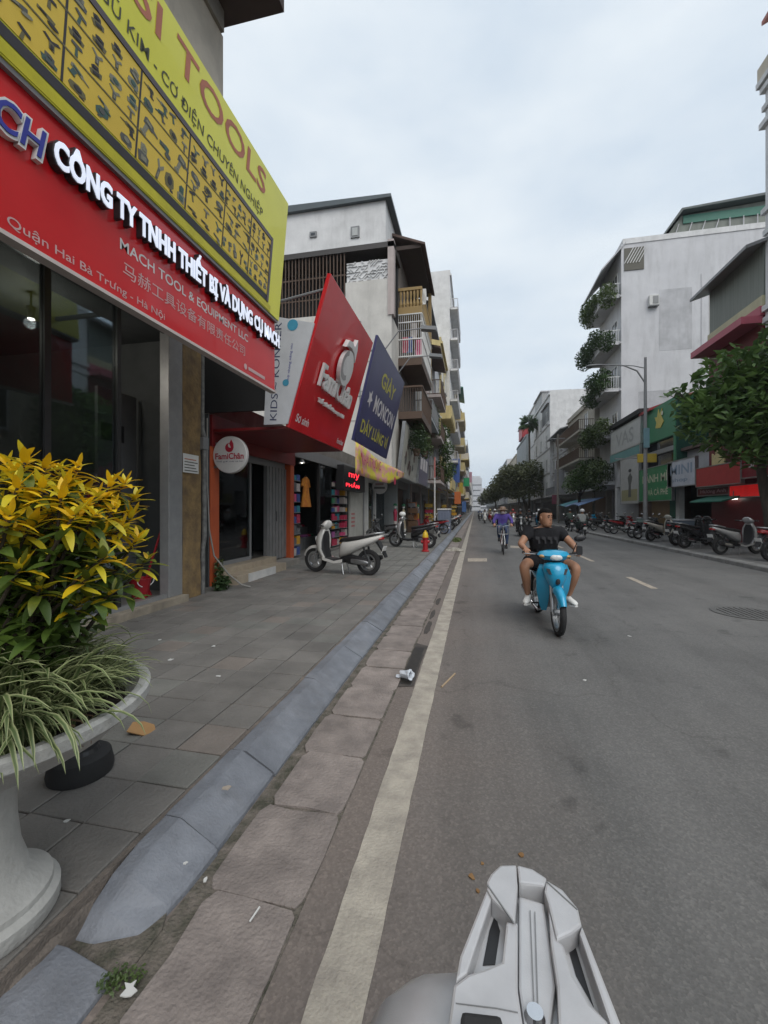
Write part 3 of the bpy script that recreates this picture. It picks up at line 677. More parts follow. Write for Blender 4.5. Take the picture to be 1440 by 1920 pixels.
# red leaning sign
fs = thing('red_leaning_sign', 'large red sign board leaning over the pavement with white raised bird logo', 'sign', (-3.2, 8.5, 3.0))
fo = Vector((-3.2, 7.0, 2.99)); fv = Vector((.78, 0, 2.62)); FH = fv.length
Mf = plane_M(fo, (0, 1, 0), fv); FW = 3.12
MB().prism(rect(0, 0, FW, FH), -.07, 0, Mf).build('panel', REDP, fs, bevel=.006)
for q in (.15, 2.9): MB().tube([Mf @ Vector((q, FH * .93, -.05)), (-6.2, 7.0 + q, 4.9 + .0)], .025, 6).build('stay', GREYM, fs)
RAISE = PAINT('white_acrylic', (.74, .73, .72), .35)
def raised(poly, th=.09, off=.03, nm='raised_logo', mt=None): MB().prism(poly, off, off + th, Mf).build(nm, mt or RAISE, fs, bevel=.006)
def arcs(cx, cy_, r0, r1, a0, a1, n=18, k=1.0):
    p = [(cx + r0 * math.cos(R(a0 + (a1 - a0) * i / n)), cy_ + r0 * math.sin(R(a0 + (a1 - a0) * i / n))) for i in range(n + 1)]
    q = [(cx + r1 * math.cos(R(a1 + (a0 - a1) * i / n)), cy_ + r1 * math.sin(R(a1 + (a0 - a1) * i / n)) * k) for i in range(n + 1)]
    return p + q
raised(circ(1.62, 1.62, .36, 26))
raised([(1.25, 1.95), (1.42, 2.02), (1.60, 2.04), (1.8, 2.0), (1.97, 1.86), (1.92, 2.12), (1.80, 2.3), (1.72, 2.12), (1.55, 2.16), (1.34, 2.12)])
MB().prism(arcs(1.55, 1.66, .30, .20, 100, 300, 16), .121, .126, Mf).build('logo_swirl', PAINT('logo_grey', (.36, .34, .34)), fs)
text('FamiChân', fs, Mf, .60, .95, 1.98, .44, RAISE, ext=.05, bold=.02, off=.02, name='raised_letters')
text('Thế giới đồ dùng mẹ và bé', fs, Mf, .80, .66, 1.62, .13, RAISE, ext=.04, bold=.02, off=.02, name='raised_letters')
text('Sơ sinh', fs, Mf, .16, .15, .60, .15, PRW, bold=.02, off=.004)
text('Famichan', fs, Mf, 2.52, .12, .46, .12, PRW, bold=.02, off=.004)
# white side board of the canopy
ws = thing('white_side_board', 'white side board with sideways blue lettering beside the red leaning sign', 'sign', (-3.4, 6.97, 3.05))
Mw = plane_M((-3.66, 6.96, 3.05), (1, 0, 0), (0, 0, 1))
MB().prism([(0, 0), (.45, .0), (.95, 1.72), (.10, 1.93)], -.03, 0, Mw).build('panel', PAINT('white_vinyl', (.60, .62, .66), .45), ws)
Mv = plane_M((-3.66, 6.96, 3.05), (0, 0, 1), (-1, 0, 0))
INK = mat('navy_print', (.03, .04, .12), rough=.5); SKYB = mat('sky_blue_print', (.06, .33, .50), rough=.5)
text('KIDS ~ KONNER', ws, plane_M((-3.66, 6.96, 3.05), (.06, 0, 1), (-1, 0, .06)), .08, -.24, 1.72, .13, INK, off=.002)
text('Nhẹ nhàng nâng niu', ws, plane_M((-3.66, 6.96, 3.05), (.12, 0, 1), (-1, 0, .12)), .75, -.40, .7, .06, LOGB, off=.002)
for (cx, cz, r) in ((.55, 1.72, .10), (.42, .72, .06)): decal(ws, Mw, circ(cx, cz, r, 14), SKYB, 'blue_flower')
# round blade sign
rs = PY(433, 853, 7.15)
rd = thing('round_sign', 'round white hanging sign with red bird emblem on the orange post', 'sign', (rs.x, 7.15, rs.z))
Mx = Matrix.Rotation(R(90), 4, 'X')
MB().lathe([(0, -.05), (.335, -.05), (.345, -.035), (.345, .035), (.335, .05), (0, .05)], (rs.x, 7.15, rs.z), 36, Mx).build('disc', PAINT('sign_white', (.70, .69, .68), .4), rd, smooth=40)
Mc = plane_M((rs.x, 7.10, rs.z), (1, 0, 0), (0, 0, 1))
CRIM = PAINT('crimson_print', (.42, .02, .045))
decal(rd, Mc, circ(0, .13, .085, 20), CRIM, 'emblem'); decal(rd, Mc, circ(.02, .17, .045, 16), MATS['sign_white'], 'emblem_gap', off=.0055)
decal(rd, Mc, [(0, .2), (.04, .28), (.085, .2), (.09, .12), (.05, .1)], CRIM, 'emblem_wing', off=.008)
text('FamiChân', rd, Mc, -.29, -.085, .58, .115, CRIM, bold=.025, off=.003)
text('Thế giới mẹ và bé', rd, Mc, -.27, -.145, .54, .04, INK, off=.003)
MB().box(FX, rs.x - .3, 7.13, 7.17, rs.z + .2, rs.z + .24).build('arm', GREYM, rd)
MB().box(FX, rs.x - .3, 7.13, 7.17, rs.z - .24, rs.z - .2).build('arm', GREYM, rd)

# ================================================================== SHOE SHOP AND NEIGHBOURS
ss = thing('shoe_shop', 'open fronted shoe shop with dark interior under the navy sign', 'shop', (-6, 13.4, .1))
MB().box(-12, FX, 10.76, 17.0, 3.3, 3.7).build('roof_slab', CONC, ss)
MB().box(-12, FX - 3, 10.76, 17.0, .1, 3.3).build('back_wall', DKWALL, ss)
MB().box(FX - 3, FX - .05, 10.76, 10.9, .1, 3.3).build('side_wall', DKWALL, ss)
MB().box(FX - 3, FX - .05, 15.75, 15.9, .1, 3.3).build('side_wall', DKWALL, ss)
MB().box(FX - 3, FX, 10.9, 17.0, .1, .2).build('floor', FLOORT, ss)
MB().box(FX - .06, FX, 10.76, 17.0, 3.0, 3.3).build('lintel', GREYM, ss)
MB().box(FX - .14, FX - .06, 12.85, 12.95, .2, 3.0).build('door_frame', MATS['dark_frame'], ss)
MB().box(FX - .12, FX - .11, 12.95, 14.2, .2, 3.0).build('pane', glass_mat('tinted_door_glass', (.35, .38, .38), (.8, .85, .9)), ss)
goods = [PAINT('goods_%d' % i, c, .45) for i, c in enumerate(((.03, .22, .28), (.45, .03, .08), (.55, .28, .02), (.5, .45, .42), (.05, .09, .28), (.35, .1, .3), (.6, .08, .2), (.04, .2, .1), (.12, .12, .13)))]
rr = random.Random(33)
for (y0, wd, xf, lab) in ((10.98, .5, FX - .1, 'upright rack of small bright packets beside the orange post'), (14.3, .75, FX - .08, 'upright rack of boxed goods in the shoe shop doorway'), (15.25, .45, FX + .02, 'narrow rack of pink and orange packets under the red lit sign')):
    rk = thing('goods_rack', lab, 'shelf', (xf - .2, y0 + wd / 2, .2))
    MB().box(xf - .3, xf - .22, y0, y0 + wd, .2, 2.5).build('back', MATS['rack_black'], rk)
    for z in [.25 + .3 * i for i in range(8)]:
        MB().box(xf - .22, xf, y0, y0 + wd, z, z + .015).build('shelf', GREYM, rk)
        nq = 2 if wd < .6 else 3
        for q in range(nq):
            w = wd / nq; MB().box(xf - .2, xf - .02, y0 + q * w + .01, y0 + (q + 1) * w - .01, z + .016, z + rr.uniform(.14, .26)).build('packet', rr.choice(goods if y0 < 15 else [goods[6], goods[2], goods[3], goods[1]]), rk)
dr = thing('hanging_dress', 'orange yellow dress hanging in the open shop front', 'dress', (FX - .3, 11.75, 2.4))
DRS = mat('orange_cloth', (.55, .23, .02), (.4, .12, .02), scale=7, rough=.8)
q = PX(573, 920, FX - .3)
rings = []
for z, w, t in ((q.z + .42, .07, .04), (q.z + .36, .17, .06), (q.z + .2, .15, .07), (q.z - .05, .17, .08), (q.z - .5, .3, .12)):
    rings.append([(q.x + t * math.sin(2 * math.pi * i / 14) * (1 + .2 * math.cos(i * 3)), q.y + w * math.cos(2 * math.pi * i / 14), z) for i in range(14)])
MB().ring_loft(rings).build('cloth', DRS, dr, smooth=50)
MB().tube([(q.x, q.y - .2, q.z + .38), (q.x, q.y, q.z + .47), (q.x, q.y + .2, q.z + .38)], .01, 5).build('hanger', BLACK, dr)
for s in (-1, 1): MB().tube([(q.x, q.y + s * .15, q.z + .34), (q.x, q.y + s * .27, q.z + .12)], [.06, .05], 8).build('sleeve', DRS, dr)
lm = thing('clip_lamp', 'white clip lamp shining above the hanging dress', 'lamp', (FX - .1, 11.4, 2.85))
q = PX(566, 868, FX - .1)
MB().lathe([(.03, .12), (.09, 0), (.085, 0), (.02, .1)], (q.x, q.y, q.z), 14).build('shade', WHITE, lm); MB().ell((q.x, q.y, q.z + .03), .045, 10, 6).build('bulb', MATS['lamp_glow'], lm)
MB().tube([(q.x, q.y, q.z + .1), (q.x, q.y, 3.02)], .008, 5).build('stem', BLACK, lm)
# counters of stock
for i in range(3):
    ct = thing('shoe_display', ('stepped shoe display below the hanging orange dress', 'stepped shoe display behind the tinted door glass', 'stepped shoe display behind the rack of boxed goods')[i], 'display', (FX - 1.2, 11.5 + i * 1.2, .2), 'shoe displays inside the shop')
    for k in range(3):
        MB().box(FX - 1.9 + k * .35, FX - 1.55 + k * .35, 11.1 + i * 1.25, 12.2 + i * 1.25, .2, 1.25 - k * .33).build('step', GREYM, ct)
        for z in range(4): MB().ell((FX - 1.72 + k * .35, 11.25 + i * 1.25 + z * .26, 1.29 - k * .33), (.13, .045, .05), 8, 5).build('shoe', rr.choice(goods), ct, smooth=60)
led = thing('led_sign', 'black box sign with glowing red letters over the narrow rack', 'sign', (FX + .1, 16.0, 2.5))
a = PX(645, 918, FX + .25); b_ = PX(684, 884, FX + .25)
MB().box(FX - .06, FX + .25, a.y, b_.y, a.z, b_.z).build('box', BLACK, led, bevel=.01)
LEDR = mat('red_led', (.6, .02, .03), emit=(1, .03, .05), estr=1.6)
Ml = plane_M((FX + .25, a.y, a.z), (0, 1, 0), (0, 0, 1)); w = b_.y - a.y; h = b_.z - a.z
text('mỹ', led, Ml, w * .2, h * .48, w * .5, h * .36, LEDR, bold=.01); text('PHẨM', led, Ml, w * .08, h * .14, w * .62, h * .24, LEDR, bold=.01)
# white stall panel
wp = thing('white_stall_panel', 'white stall panel with small red printed characters beside the led sign', 'panel', (FX, 17, .1))
MB().box(FX - .1, FX - .02, 16.2, 18.3, .15, 2.35).build('board', mat('dirty_white', (.52, .52, .48), (.44, .44, .4), rough=.5, grime=.3, world_co=True), wp)
Mq = plane_M((FX - .02, 16.2, .15), (0, 1, 0), (0, 0, 1))
for k in range(4): decal(wp, Mq, rect(.12, .7 + k * .16, .5, .07), PAINT('red_ink', (.5, .16, .16)), 'print_line')
MB().tube([(FX + .02, 18.1, .15), (FX + .02, 18.1, 2.5)], .03, 8).build('post', GREYM, wp)
# navy sign
ns = thing('navy_leaning_sign', 'navy blue leaning sign with yellow and white letters next to the red one', 'sign', (-3.2, 13.4, 3.45))
no = Vector((-3.2, 11.1, 3.42)); nv = Vector((.68, 0, 2.78)); NH = nv.length; Mnv = plane_M(no, (0, 1, 0), nv); NW = 4.4
NAVY = mat('navy_vinyl', (.045, .042, .135), (.035, .034, .11), scale=1.2, rough=.38, world_co=True); YLET = PAINT('yellow_letter', (.55, .50, .06))
MB().prism(rect(0, 0, NW, NH), -.07, 0, Mnv).build('panel', NAVY, ns, bevel=.006)
text('GIÀY', ns, Mnv, 1.35, 1.88, 2.0, .56, YLET, bold=.02, off=.004)
text('MONCON', ns, Mnv, 1.15, 1.05, 2.9, .50, PRW, bold=.02, off=.004)
decal(ns, Mnv, [(.62 + (.26 if i % 2 == 0 else .12) * math.cos(math.pi * i / 5), 1.3 + (.26 if i % 2 == 0 else .12) * math.sin(math.pi * i / 5)) for i in range(10)], PRW, 'star')
text('DÁY LƯNG VÍ', ns, Mnv, .35, .30, 3.6, .46, YLET, bold=.02, off=.004)
for q in (.3, 4.1): MB().tube([Mnv @ Vector((q, NH * .9, -.05)), (-6.5, 11.1 + q, 5.4)], .025, 6).build('stay', GREYM, ns)
for q in (1.0, 3.2):
    MB().tube([Mnv @ Vector((q, NH * .99, -.02)), Mnv @ Vector((q, NH + .55, .25)), Mnv @ Vector((q + .0, NH + .75, .95))], .018, 6).build('lamp_arm', GREYM, ns)
    MB().obox(Mnv @ Vector((q, NH + .75, 1.1)), (.42, .22, .1), (0, .15, 0)).build('floodlight', GREYM, ns)
# festive banner below it
bn = thing('yellow_banner', 'bright yellow fabric banner with pink print hanging below the navy sign', 'banner', (-3.1, 13, 2.7))
rows = 5; cls = 14; vs_ = []; fs_ = []
for i in range(cls + 1):
    u = i / cls; top = 3.38 - .5 * u ** 1.2; bot = 2.53 - .36 * math.sin(min(1, u * 1.05) * math.pi * .5) * .3 + (.32 * max(0, u - .72) / .28)
    for j in range(rows + 1):
        w_ = j / rows; vs_.append((-3.16 + .05 * math.sin(u * 9) * w_ + .62 * u * u, 11.15 + 4.3 * u, bot + (top - bot) * w_))
for i in range(cls):
    for j in range(rows): k = i * (rows + 1) + j; fs_.append((k, k + rows + 1, k + rows + 2, k + 1))
BAN = mat('banner_print', (.62, .55, .06), (.62, .30, .28), scale=3.4, rough=.6, lo=.42, hi=.56, detail=2)
o = MB().add(vs_, fs_).build('cloth', BAN, bn, smooth=60)
sm = o.modifiers.new('s', 'SOLIDIFY'); sm.thickness = .006
Mb = plane_M((-3.10, 11.2, 2.6), (.05, 1, 0), (0, 0, 1))
text('KHAI TRƯƠNG', bn, Mb, .3, .2, 2.0, .34, PAINT('magenta_ink', (.5, .06, .16)), bold=.01, off=.02)
for (u, v, r) in ((.25, .12, .09), (2.8, .0, .14), (3.1, .25, .08), (.22, .55, .07)): decal(bn, plane_M((-3.10 + (.30 if u > 2 else 0), 11.2, 2.5), (.06, 1, 0), (0, 0, 1)), circ(u, v, r, 10), rr.choice([goods[1], goods[2], goods[4]]), 'printed_flower', off=.03)
for q in (0, 1): MB().tube([vs_[rows + q * cls * (rows + 1)], (vs_[rows + q * cls * (rows + 1)][0], vs_[rows + q * cls * (rows + 1)][1], 3.5)], .006, 4).build('cord', BLACK, bn)
# ================================================================== HOUSES
def wall_mat(nm, c, g=.4): return mat(nm, c, tuple(x * .8 for x in c), scale=1.3, rough=.88, bump=.25, bscale=30, grime=g, world_co=True, detail=8)
BEIGE = wall_mat('beige_render', (.5, .46, .41)); OFFW = wall_mat('offwhite_render', (.72, .72, .72), .22); GREYB = wall_mat('grey_blue_render', (.40, .43, .44))
YELW = wall_mat('yellow_render', (.58, .47, .22)); PINKG = wall_mat('pinkish_render', (.50, .43, .41)); LGREY = wall_mat('light_grey_render', (.54, .54, .56), .3); CREMW = wall_mat('cream_render', (.62, .56, .45))
BROWN = PAINT('brown_wood', (.10, .062, .042), .7); OCHW = PAINT('ochre_balustrade', (.34, .23, .09), .7); RUST = mat('rusty_roof', (.13, .085, .07), (.08, .055, .05), scale=4, rough=.85)
GREENM = PAINT('green_sheet', (.03, .17, .12), .5)
LEAFG = leaf_mat('balcony_leaf', (.12, .17, .05), (.045, .075, .024), trans=.25)
LEAFD = leaf_mat('dark_leaf', (.075, .13, .045), (.03, .058, .02), trans=.25)
def leaf_cloud(blobs, n, size, seed, flat=.5):
    """many small leaf faces spread through overlapping lobes; blobs = (centre, radii)"""
    rr = random.Random(seed); m = MB(); vol = [b[1][0] * b[1][1] * b[1][2] for b in blobs]; tot = sum(vol)
    for (c, r), v in zip(blobs, vol):
        for i in range(int(n * v / tot)):
            d = Vector((rr.gauss(0, 1), rr.gauss(0, 1), rr.gauss(0, 1))).normalized() * (rr.random() ** .42)
            p = Vector((c[0] + d.x * r[0], c[1] + d.y * r[1], c[2] + d.z * r[2]))
            s = size * rr.uniform(.6, 1.3); e = Euler((rr.uniform(-.9, .9), rr.uniform(-.9, .9), rr.uniform(0, 6.3))).to_matrix()
            m.add([p + e @ Vector(q) for q in ((-s, 0, 0), (-.2 * s, -.45 * s, .06 * s), (s, 0, -.12 * s), (-.2 * s, .45 * s, .06 * s))], [(0, 1, 2, 3)])
    return m
def window(parent, x, o, yc, zc, w, h, mt=None, bars=False):
    """framed pane on a street facade at x facing o (+1 = +X)"""
    f = MB(); t = .06
    for (a, b_, c, d) in ((yc - w / 2, yc + w / 2, zc - h / 2, zc - h / 2 + t), (yc - w / 2, yc + w / 2, zc + h / 2 - t, zc + h / 2), (yc - w / 2, yc - w / 2 + t, zc - h / 2 + t, zc + h / 2 - t), (yc + w / 2 - t, yc + w / 2, zc - h / 2 + t, zc + h / 2 - t), (yc - t / 2, yc + t / 2, zc - h / 2 + t, zc + h / 2 - t)):
        f.box(*sorted((x - o * .02, x + o * .06)), a, b_, c, d)
    fo_ = f.build('window', mt or WHITE, parent)
    MB().box(*sorted((x + o * .004, x + o * .02)), yc - w / 2 + t, yc + w / 2 - t, zc - h / 2 + t, zc + h / 2 - t).build('pane', DGLASS, fo_)
    MB().box(*sorted((x, x + o * .14)), yc - w / 2 - .05, yc + w / 2 + .05, zc - h / 2 - .08, zc - h / 2 - .01).build('sill', LGREY, fo_)
def railing(parent, x0, x1, y0, y1, z, h, mt, style='bars', step=.14, o=1):
    m = MB(); xo = x1 if o > 0 else x0
    if style == 'solid':
        m.box(xo - .05, xo + .05, y0, y1, z, z + h); m.box(x0, x1 - .051, y0, y0 + .1, z, z + h); m.box(x0, x1 - .051, y1 - .1, y1, z, z + h)
    else:
        r = .014
        for zz in (z + .06, z + h):
            m.box(xo - .025, xo + .025, y0, y1, zz - .025, zz + .025); m.box(x0, x1 - .026, y0 - .02, y0 + .03, zz - .025, zz + .025); m.box(x0, x1 - .026, y1 - .03, y1 + .02, zz - .025, zz + .025)
        k = int((y1 - y0) / step)
        for i in range(k + 1): yy = y0 + (y1 - y0) * i / k; m.box(xo - r, xo + r, yy - r, yy + r, z, z + h)
        k = int((x1 - x0) / step)
        for i in range(1, k): xx = x0 + (x1 - x0) * i / k; m.box(xx - r, xx + r, y0 - r, y0 + r, z, z + h); m.box(xx - r, xx + r, y1 - r, y1 + r, z, z + h)
    return m.build('railing', mt, parent)
def aircon(x, o, y, z, lab, rot=False):
    a = thing('air_conditioner', lab, 'air conditioner', (x, y, z))
    x0, x1 = sorted((x, x + o * .3))
    MB().box(x0, x1, y - .4, y + .4, z, z + .56).build('case', PAINT('ac_white', (.58, .58, .56)), a, bevel=.02)
    M_ = Matrix.Rotation(R(90), 4, 'Y'); MB().lathe([(0, 0), (.21, 0), (.21, .02), (0, .02)], (x + o * .3 - (.0 if o > 0 else .02), y - .08, z + .28), 16, M_).build('fan_grille', GREYM, a)
    return a
def house(label, side, y0, y1, xf, zt, mt, floors, xg=None, bal=(), balmt=None, balstyle='bars', wins=2, roof='parapet', rmt=None, proj=.9, depth=11, open_mt=None, shop=True, side_pipes=False, z1=3.3, whs=1.7):
    o = 1 if side < 0 else -1; xg = xg if xg is not None else xf - o * 1.0
    h = thing('house', label, 'house', (xf - o * 3, (y0 + y1) / 2, 0))
    xb = xf - o * depth; W = y1 - y0
    MB().box(*sorted((xb, xf)), y0, y1, z1, zt).build('wall', mt, h)
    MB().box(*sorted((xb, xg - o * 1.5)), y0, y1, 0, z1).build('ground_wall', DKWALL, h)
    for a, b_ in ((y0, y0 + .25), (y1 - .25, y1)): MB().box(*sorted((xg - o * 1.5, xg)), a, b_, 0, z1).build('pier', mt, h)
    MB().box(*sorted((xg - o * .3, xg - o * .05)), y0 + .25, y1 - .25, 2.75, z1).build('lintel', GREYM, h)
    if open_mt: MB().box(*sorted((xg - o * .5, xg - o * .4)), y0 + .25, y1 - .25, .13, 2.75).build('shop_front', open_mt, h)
    for i, z in enumerate(floors):
        zc = z + .35 + whs / 2
        for k in range(wins):
            yc = y0 + W * (k + .5) / wins
            window(h, xf, o, yc, zc + (0 if i % 2 else .05), min(1.3, W / wins * .62), whs)
        MB().box(*sorted((xf, xf + o * .1)), y0, y1, z - .12, z + .02).build('string_course', LGREY, h)
        if i in bal:
            x0, x1 = sorted((xf, xf + o * proj))
            MB().box(x0, x1, y0 + .1, y1 - .1, z - .15, z + .03).build('balcony', mt, h)
            railing(h, x0, x1, y0 + .15, y1 - .15, z + .03, .95, balmt or GREYM, balstyle, .16, o)
    if roof == 'parapet':
        m = MB(); m.box(*sorted((xb, xf + o * .18)), y0 - .0, y1, zt, zt + .16); m.box(*sorted((xb, xf + o * .05)), y0, y1, zt + .16, zt + .55); m.build('parapet', mt, h)
    elif roof == 'shed':
        A, B_ = (xf + o * .9), (xf - o * 5)
        MB().ring_loft([[(A, y, zt - .1), (B_, y, zt + 1.5), (B_, y, zt + 1.65), (A, y, zt + .02)] for y in (y0 - .2, y1 + .2)]).build('roof', rmt or RUST, h)
    return h

# ------------- cream building with blind side wall (behind the leaning signs)
B = thing('side_wall_house', 'pale house with blind grey side wall and dark barred gallery behind the leaning signs', 'house', (-6, 17.8, 0))
MB().box(-13, -3.3, 17.0, 18.58, 3.3, 9.45).build('wall', wall_mat('grey_beige_render', (.62, .60, .56), .28), B)
MB().box(-13, -5.25, 17.0, 17.15, 9.45, 9.7).build('gallery_kerb', MATS['grey_beige_render'], B)
MB().box(-5.25, -3.3, 17.0, 17.15, 9.45, 10.95).build('gallery_wall', MATS['grey_beige_render'], B)
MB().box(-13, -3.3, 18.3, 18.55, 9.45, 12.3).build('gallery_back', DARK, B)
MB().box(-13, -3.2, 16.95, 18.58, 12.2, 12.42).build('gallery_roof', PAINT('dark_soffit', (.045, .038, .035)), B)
MB().box(-3.45, -3.2, 16.95, 17.3, 9.45, 12.5).build('column', PINKG, B)
bars = MB()
for i in range(46): bars.box(-12.3 + i * .155, -12.26 + i * .155, 17.02, 17.06, 9.7, 12.2)
for z in (10.4, 11.3): bars.box(-12.4, -5.25, 17.05, 17.08, z, z + .05)
bars.build('window_bars', BROWN, B)
lat = MB(); rr = random.Random(17); lat.box(-5.22, -3.46, 17.1, 17.13, 10.95, 11.8)
for i in range(14):
    for j in range(7):
        if rr.random() < .75: x, z = -5.2 + i * .125, 10.97 + j * .12; lat.obox((x + .06, 17.07, z + .06), (.16, .04, .03), (0, rr.choice((.78, -.78, 0)), 0))
lat.build('lattice_panel', OFFW, B)
MB().box(-13, -3.55, 17.02, 19.6, 12.42, 14.15).build('top_storey', OFFW, B)
MB().ring_loft([[(-13.2, y, 14.15), (-3.3, y, 14.15), (-3.3, y, 14.28), (-13.2, y, 14.62)] for y in (16.85, 19.8)]).build('roof', PAINT('slate_blue_sheet', (.08, .10, .11), .5), B)
for px0, py0, px1, py1 in ((658, 447, 674, 424), (581, 446, 594, 434)):
    a = PY(px0, py0, 17.0); b_ = PY(px1, py1, 17.0)
    w_ = MB().box(a.x, b_.x, 16.96, 17.03, a.z, b_.z).build('window', GREYM, B)
    MB().box(a.x + .07, b_.x - .07, 16.945, 16.96, a.z + .07, b_.z - .07).build('pane', DGLASS if px0 < 600 else PAINT('frosted_pane', (.45, .46, .45), .3), w_)
for z in (5.2, 6.4, 7.6): MB().box(-12.9, -3.31, 16.985, 17.0, z, z + .02).build('render_line', CONC, B)
ck = MB(); yv = 0
ck.tube([(-4.6, 16.98, 9.3), (-4.62, 16.98, 6.5), (-4.58, 16.98, 3.6)], .03, 6).build('wall_pipe', GREYM, B)
MB().box(-12, -7.0, 17.01, 18.5, .1, 3.3).build('ground_wall', DKWALL, B)
# glass shop below it
gs = thing('glass_shop', 'glass fronted shop with white frames beyond the stall panel', 'shop', (FX - 1, 21.5, .1))
for yy in (18.75, 20.3, 24.6): MB().box(FX - .14, FX + .02, yy, yy + .22, .13, 3.05).build('frame_post', WHITE, gs)
MB().box(FX - .14, FX + .02, 18.97, 24.6, 2.8, 3.06).build('frame_head', WHITE, gs)
for a, b_ in ((18.97, 20.3), (20.52, 24.6)): MB().box(FX - .08, FX - .07, a, b_, .2, 2.8).build('pane', GLASS, gs)
MB().box(FX - 3.0, FX - 2.8, 18.6, 24.7, .13, 3.2).build('back_wall', wall_mat('dim_plaster', (.14, .14, .14)), gs)
MB().box(FX - 2.8, FX, 18.6, 24.7, .1, .18).build('floor', FLOORT, gs)
for k in range(6): MB().tube([(FX - .5, 19.2 + k * .9, .2), (FX - .5, 19.2 + k * .9, 2.6)], .05, 8).build('curtain_fold', LGREY, gs)
q = PY(712, 912, 19.6)
rd2 = thing('round_sign', 'small round grey white sign with dark lettering at the glass shop', 'sign', (q.x, 19.6, q.z))
MB().lathe([(0, -.05), (.35, -.05), (.36, -.03), (.36, .03), (.35, .05), (0, .05)], (q.x, 19.6, q.z), 30, Mx).build('disc', PAINT('sign_offwhite', (.5, .48, .47)), rd2)
for k_, (w2, z2) in enumerate(((.40, .05), (.52, -.12))): decal(rd2, plane_M((q.x, 19.55, q.z), (1, 0, 0), (0, 0, 1)), rect(-w2 / 2, z2, w2, .1), PRGR if k_ else PAINT('faint_ink', (.3, .2, .2)), 'print_line')
MB().box(FX, q.x - .3, 19.58, 19.62, q.z + .1, q.z + .14).build('arm', GREYM, rd2); MB().box(FX, q.x - .3, 19.58, 19.62, q.z - .14, q.z - .1).build('arm', GREYM, rd2)

# ------------- balcony house with brown eave
C_ = thing('balcony_house', 'narrow house with brown eave, ochre balustrade and caged balconies', 'house', (-4, 20.5, 0))
MB().box(-12, -3.3, 18.62, 22.8, 3.3, 13.0).build('wall', wall_mat('brown_grey_render', (.17, .14, .12)), C_)
MB().box(-5, -2.3, 18.5, 22.9, 12.95, 13.12).build('eave', PAINT('brown_eave', (.06, .042, .036), .8), C_)
MB().ring_loft([[(-5.4, y, 14.3), (-2.1, y, 13.0), (-2.1, y, 13.1), (-5.4, y, 14.42)] for y in (18.4, 23.0)]).build('roof', RUST, C_)
MB().box(-2.4, -2.25, 22.5, 22.8, 8, 12.95).build('corner_post', OCHW, C_)
for z, mt in ((10.45, OCHW), (8.2, BROWN), (5.85, BROWN)): MB().box(-3.3, -2.25, 18.55, 22.8, z - .32, z).build('balcony', mt, C_)
ba = MB()
for k in range(7): ba.lathe([(.05, 0), (.075, .12), (.035, .35), (.06, .6), (.05, .72)], (-3.2 + k * .15, 18.62, 10.45), 8)
for k in range(26): ba.lathe([(.05, 0), (.075, .12), (.035, .35), (.06, .6), (.05, .72)], (-2.32, 18.7 + k * .155, 10.45), 8)
ba.build('balustrade', OCHW, C_)
MB().box(-3.3, -2.25, 18.55, 18.7, 11.17, 11.3).build('handrail', OCHW, C_); MB().box(-2.4, -2.25, 18.701, 22.5, 11.17, 11.3).build('handrail', OCHW, C_)
cg = MB()
for k in range(12): x = -3.28 + k * .088; cg.box(x - .008, x + .008, 18.56, 18.58, 8.2, 10.13)
for k in range(40): y = 18.56 + k * .105; cg.box(-2.27, -2.25, y - .008, y + .008, 8.2, 10.13)
for z in (8.25, 9.0, 9.75, 10.1): cg.box(-3.3, -2.25, 18.54, 18.6, z, z + .045); cg.box(-2.29, -2.23, 18.601, 22.8, z, z + .045)
cg.build('cage', WHITE, C_)
cg2 = MB()
for k in range(40): y = 18.56 + k * .105; cg2.box(-2.27, -2.25, y - .01, y + .01, 5.85, 6.9)
for k in range(10): x = -3.28 + k * .105; cg2.box(x - .01, x + .01, 18.56, 18.58, 5.85, 6.9)
cg2.box(-3.3, -2.25, 18.54, 18.6, 6.9, 6.98); cg2.box(-2.3, -2.22, 18.601, 22.8, 6.9, 6.98); cg2.build('railing', BROWN, C_)
rr = random.Random(44)
for i, (z, c) in enumerate(((8.5, goods[1]), (8.5, goods[4]), (9.1, goods[3]), (8.35, goods[6]), (10.6, PAINT('linen', (.6, .6, .58))))):
    ln = thing('laundry', ['red', 'blue', 'pale', 'pink', 'white'][i] + ' laundry hanging on the caged balcony house', 'laundry', (-2.9, 19 + i * .3, z))
    yy = 18.72 + i * .02; x = -3.15 + i * .2
    MB().ring_loft([[(x, yy, z + .7), (x + .25, yy + .02, z + .7), (x + .25, yy + .05, z + .7), (x, yy + .03, z + .7)], [(x - .02, yy + .03, z + .3), (x + .27, yy, z + .3), (x + .27, yy + .03, z + .3), (x - .02, yy + .06, z + .3)], [(x, yy, z), (x + .24, yy + .03, z + .02), (x + .24, yy + .06, z + .02), (x, yy + .04, z)]]).build('cloth', c, ln)
for i, (x, y, z, s, lab) in enumerate(((-2.6, 19.4, 4.9, .8, 'dark leafy plant hanging under the brown balcony'), (-2.5, 21.6, 5.0, .7, 'green leafy plant on the lower canopy of the balcony house'), (-2.6, 27.0, 7.2, 1.0, 'bright green climbing plant on the grey blue house'))):
    pt = thing('balcony_plant', lab, 'plant', (x, y, z - s)); leaf_cloud([((x, y, z), (s * .55, s * .9, s)), ((x + .1, y + .5, z - .4), (s * .5, s * .7, s * .7))], 900, .07, i + 3).build('foliage', LEAFG if i else LEAFD, pt)
    MB().lathe([(.12, 0), (.2, .3), (.18, .3), (.1, .04)], (x, y, z - s - .1), 12).build('pot', BROWN, pt)
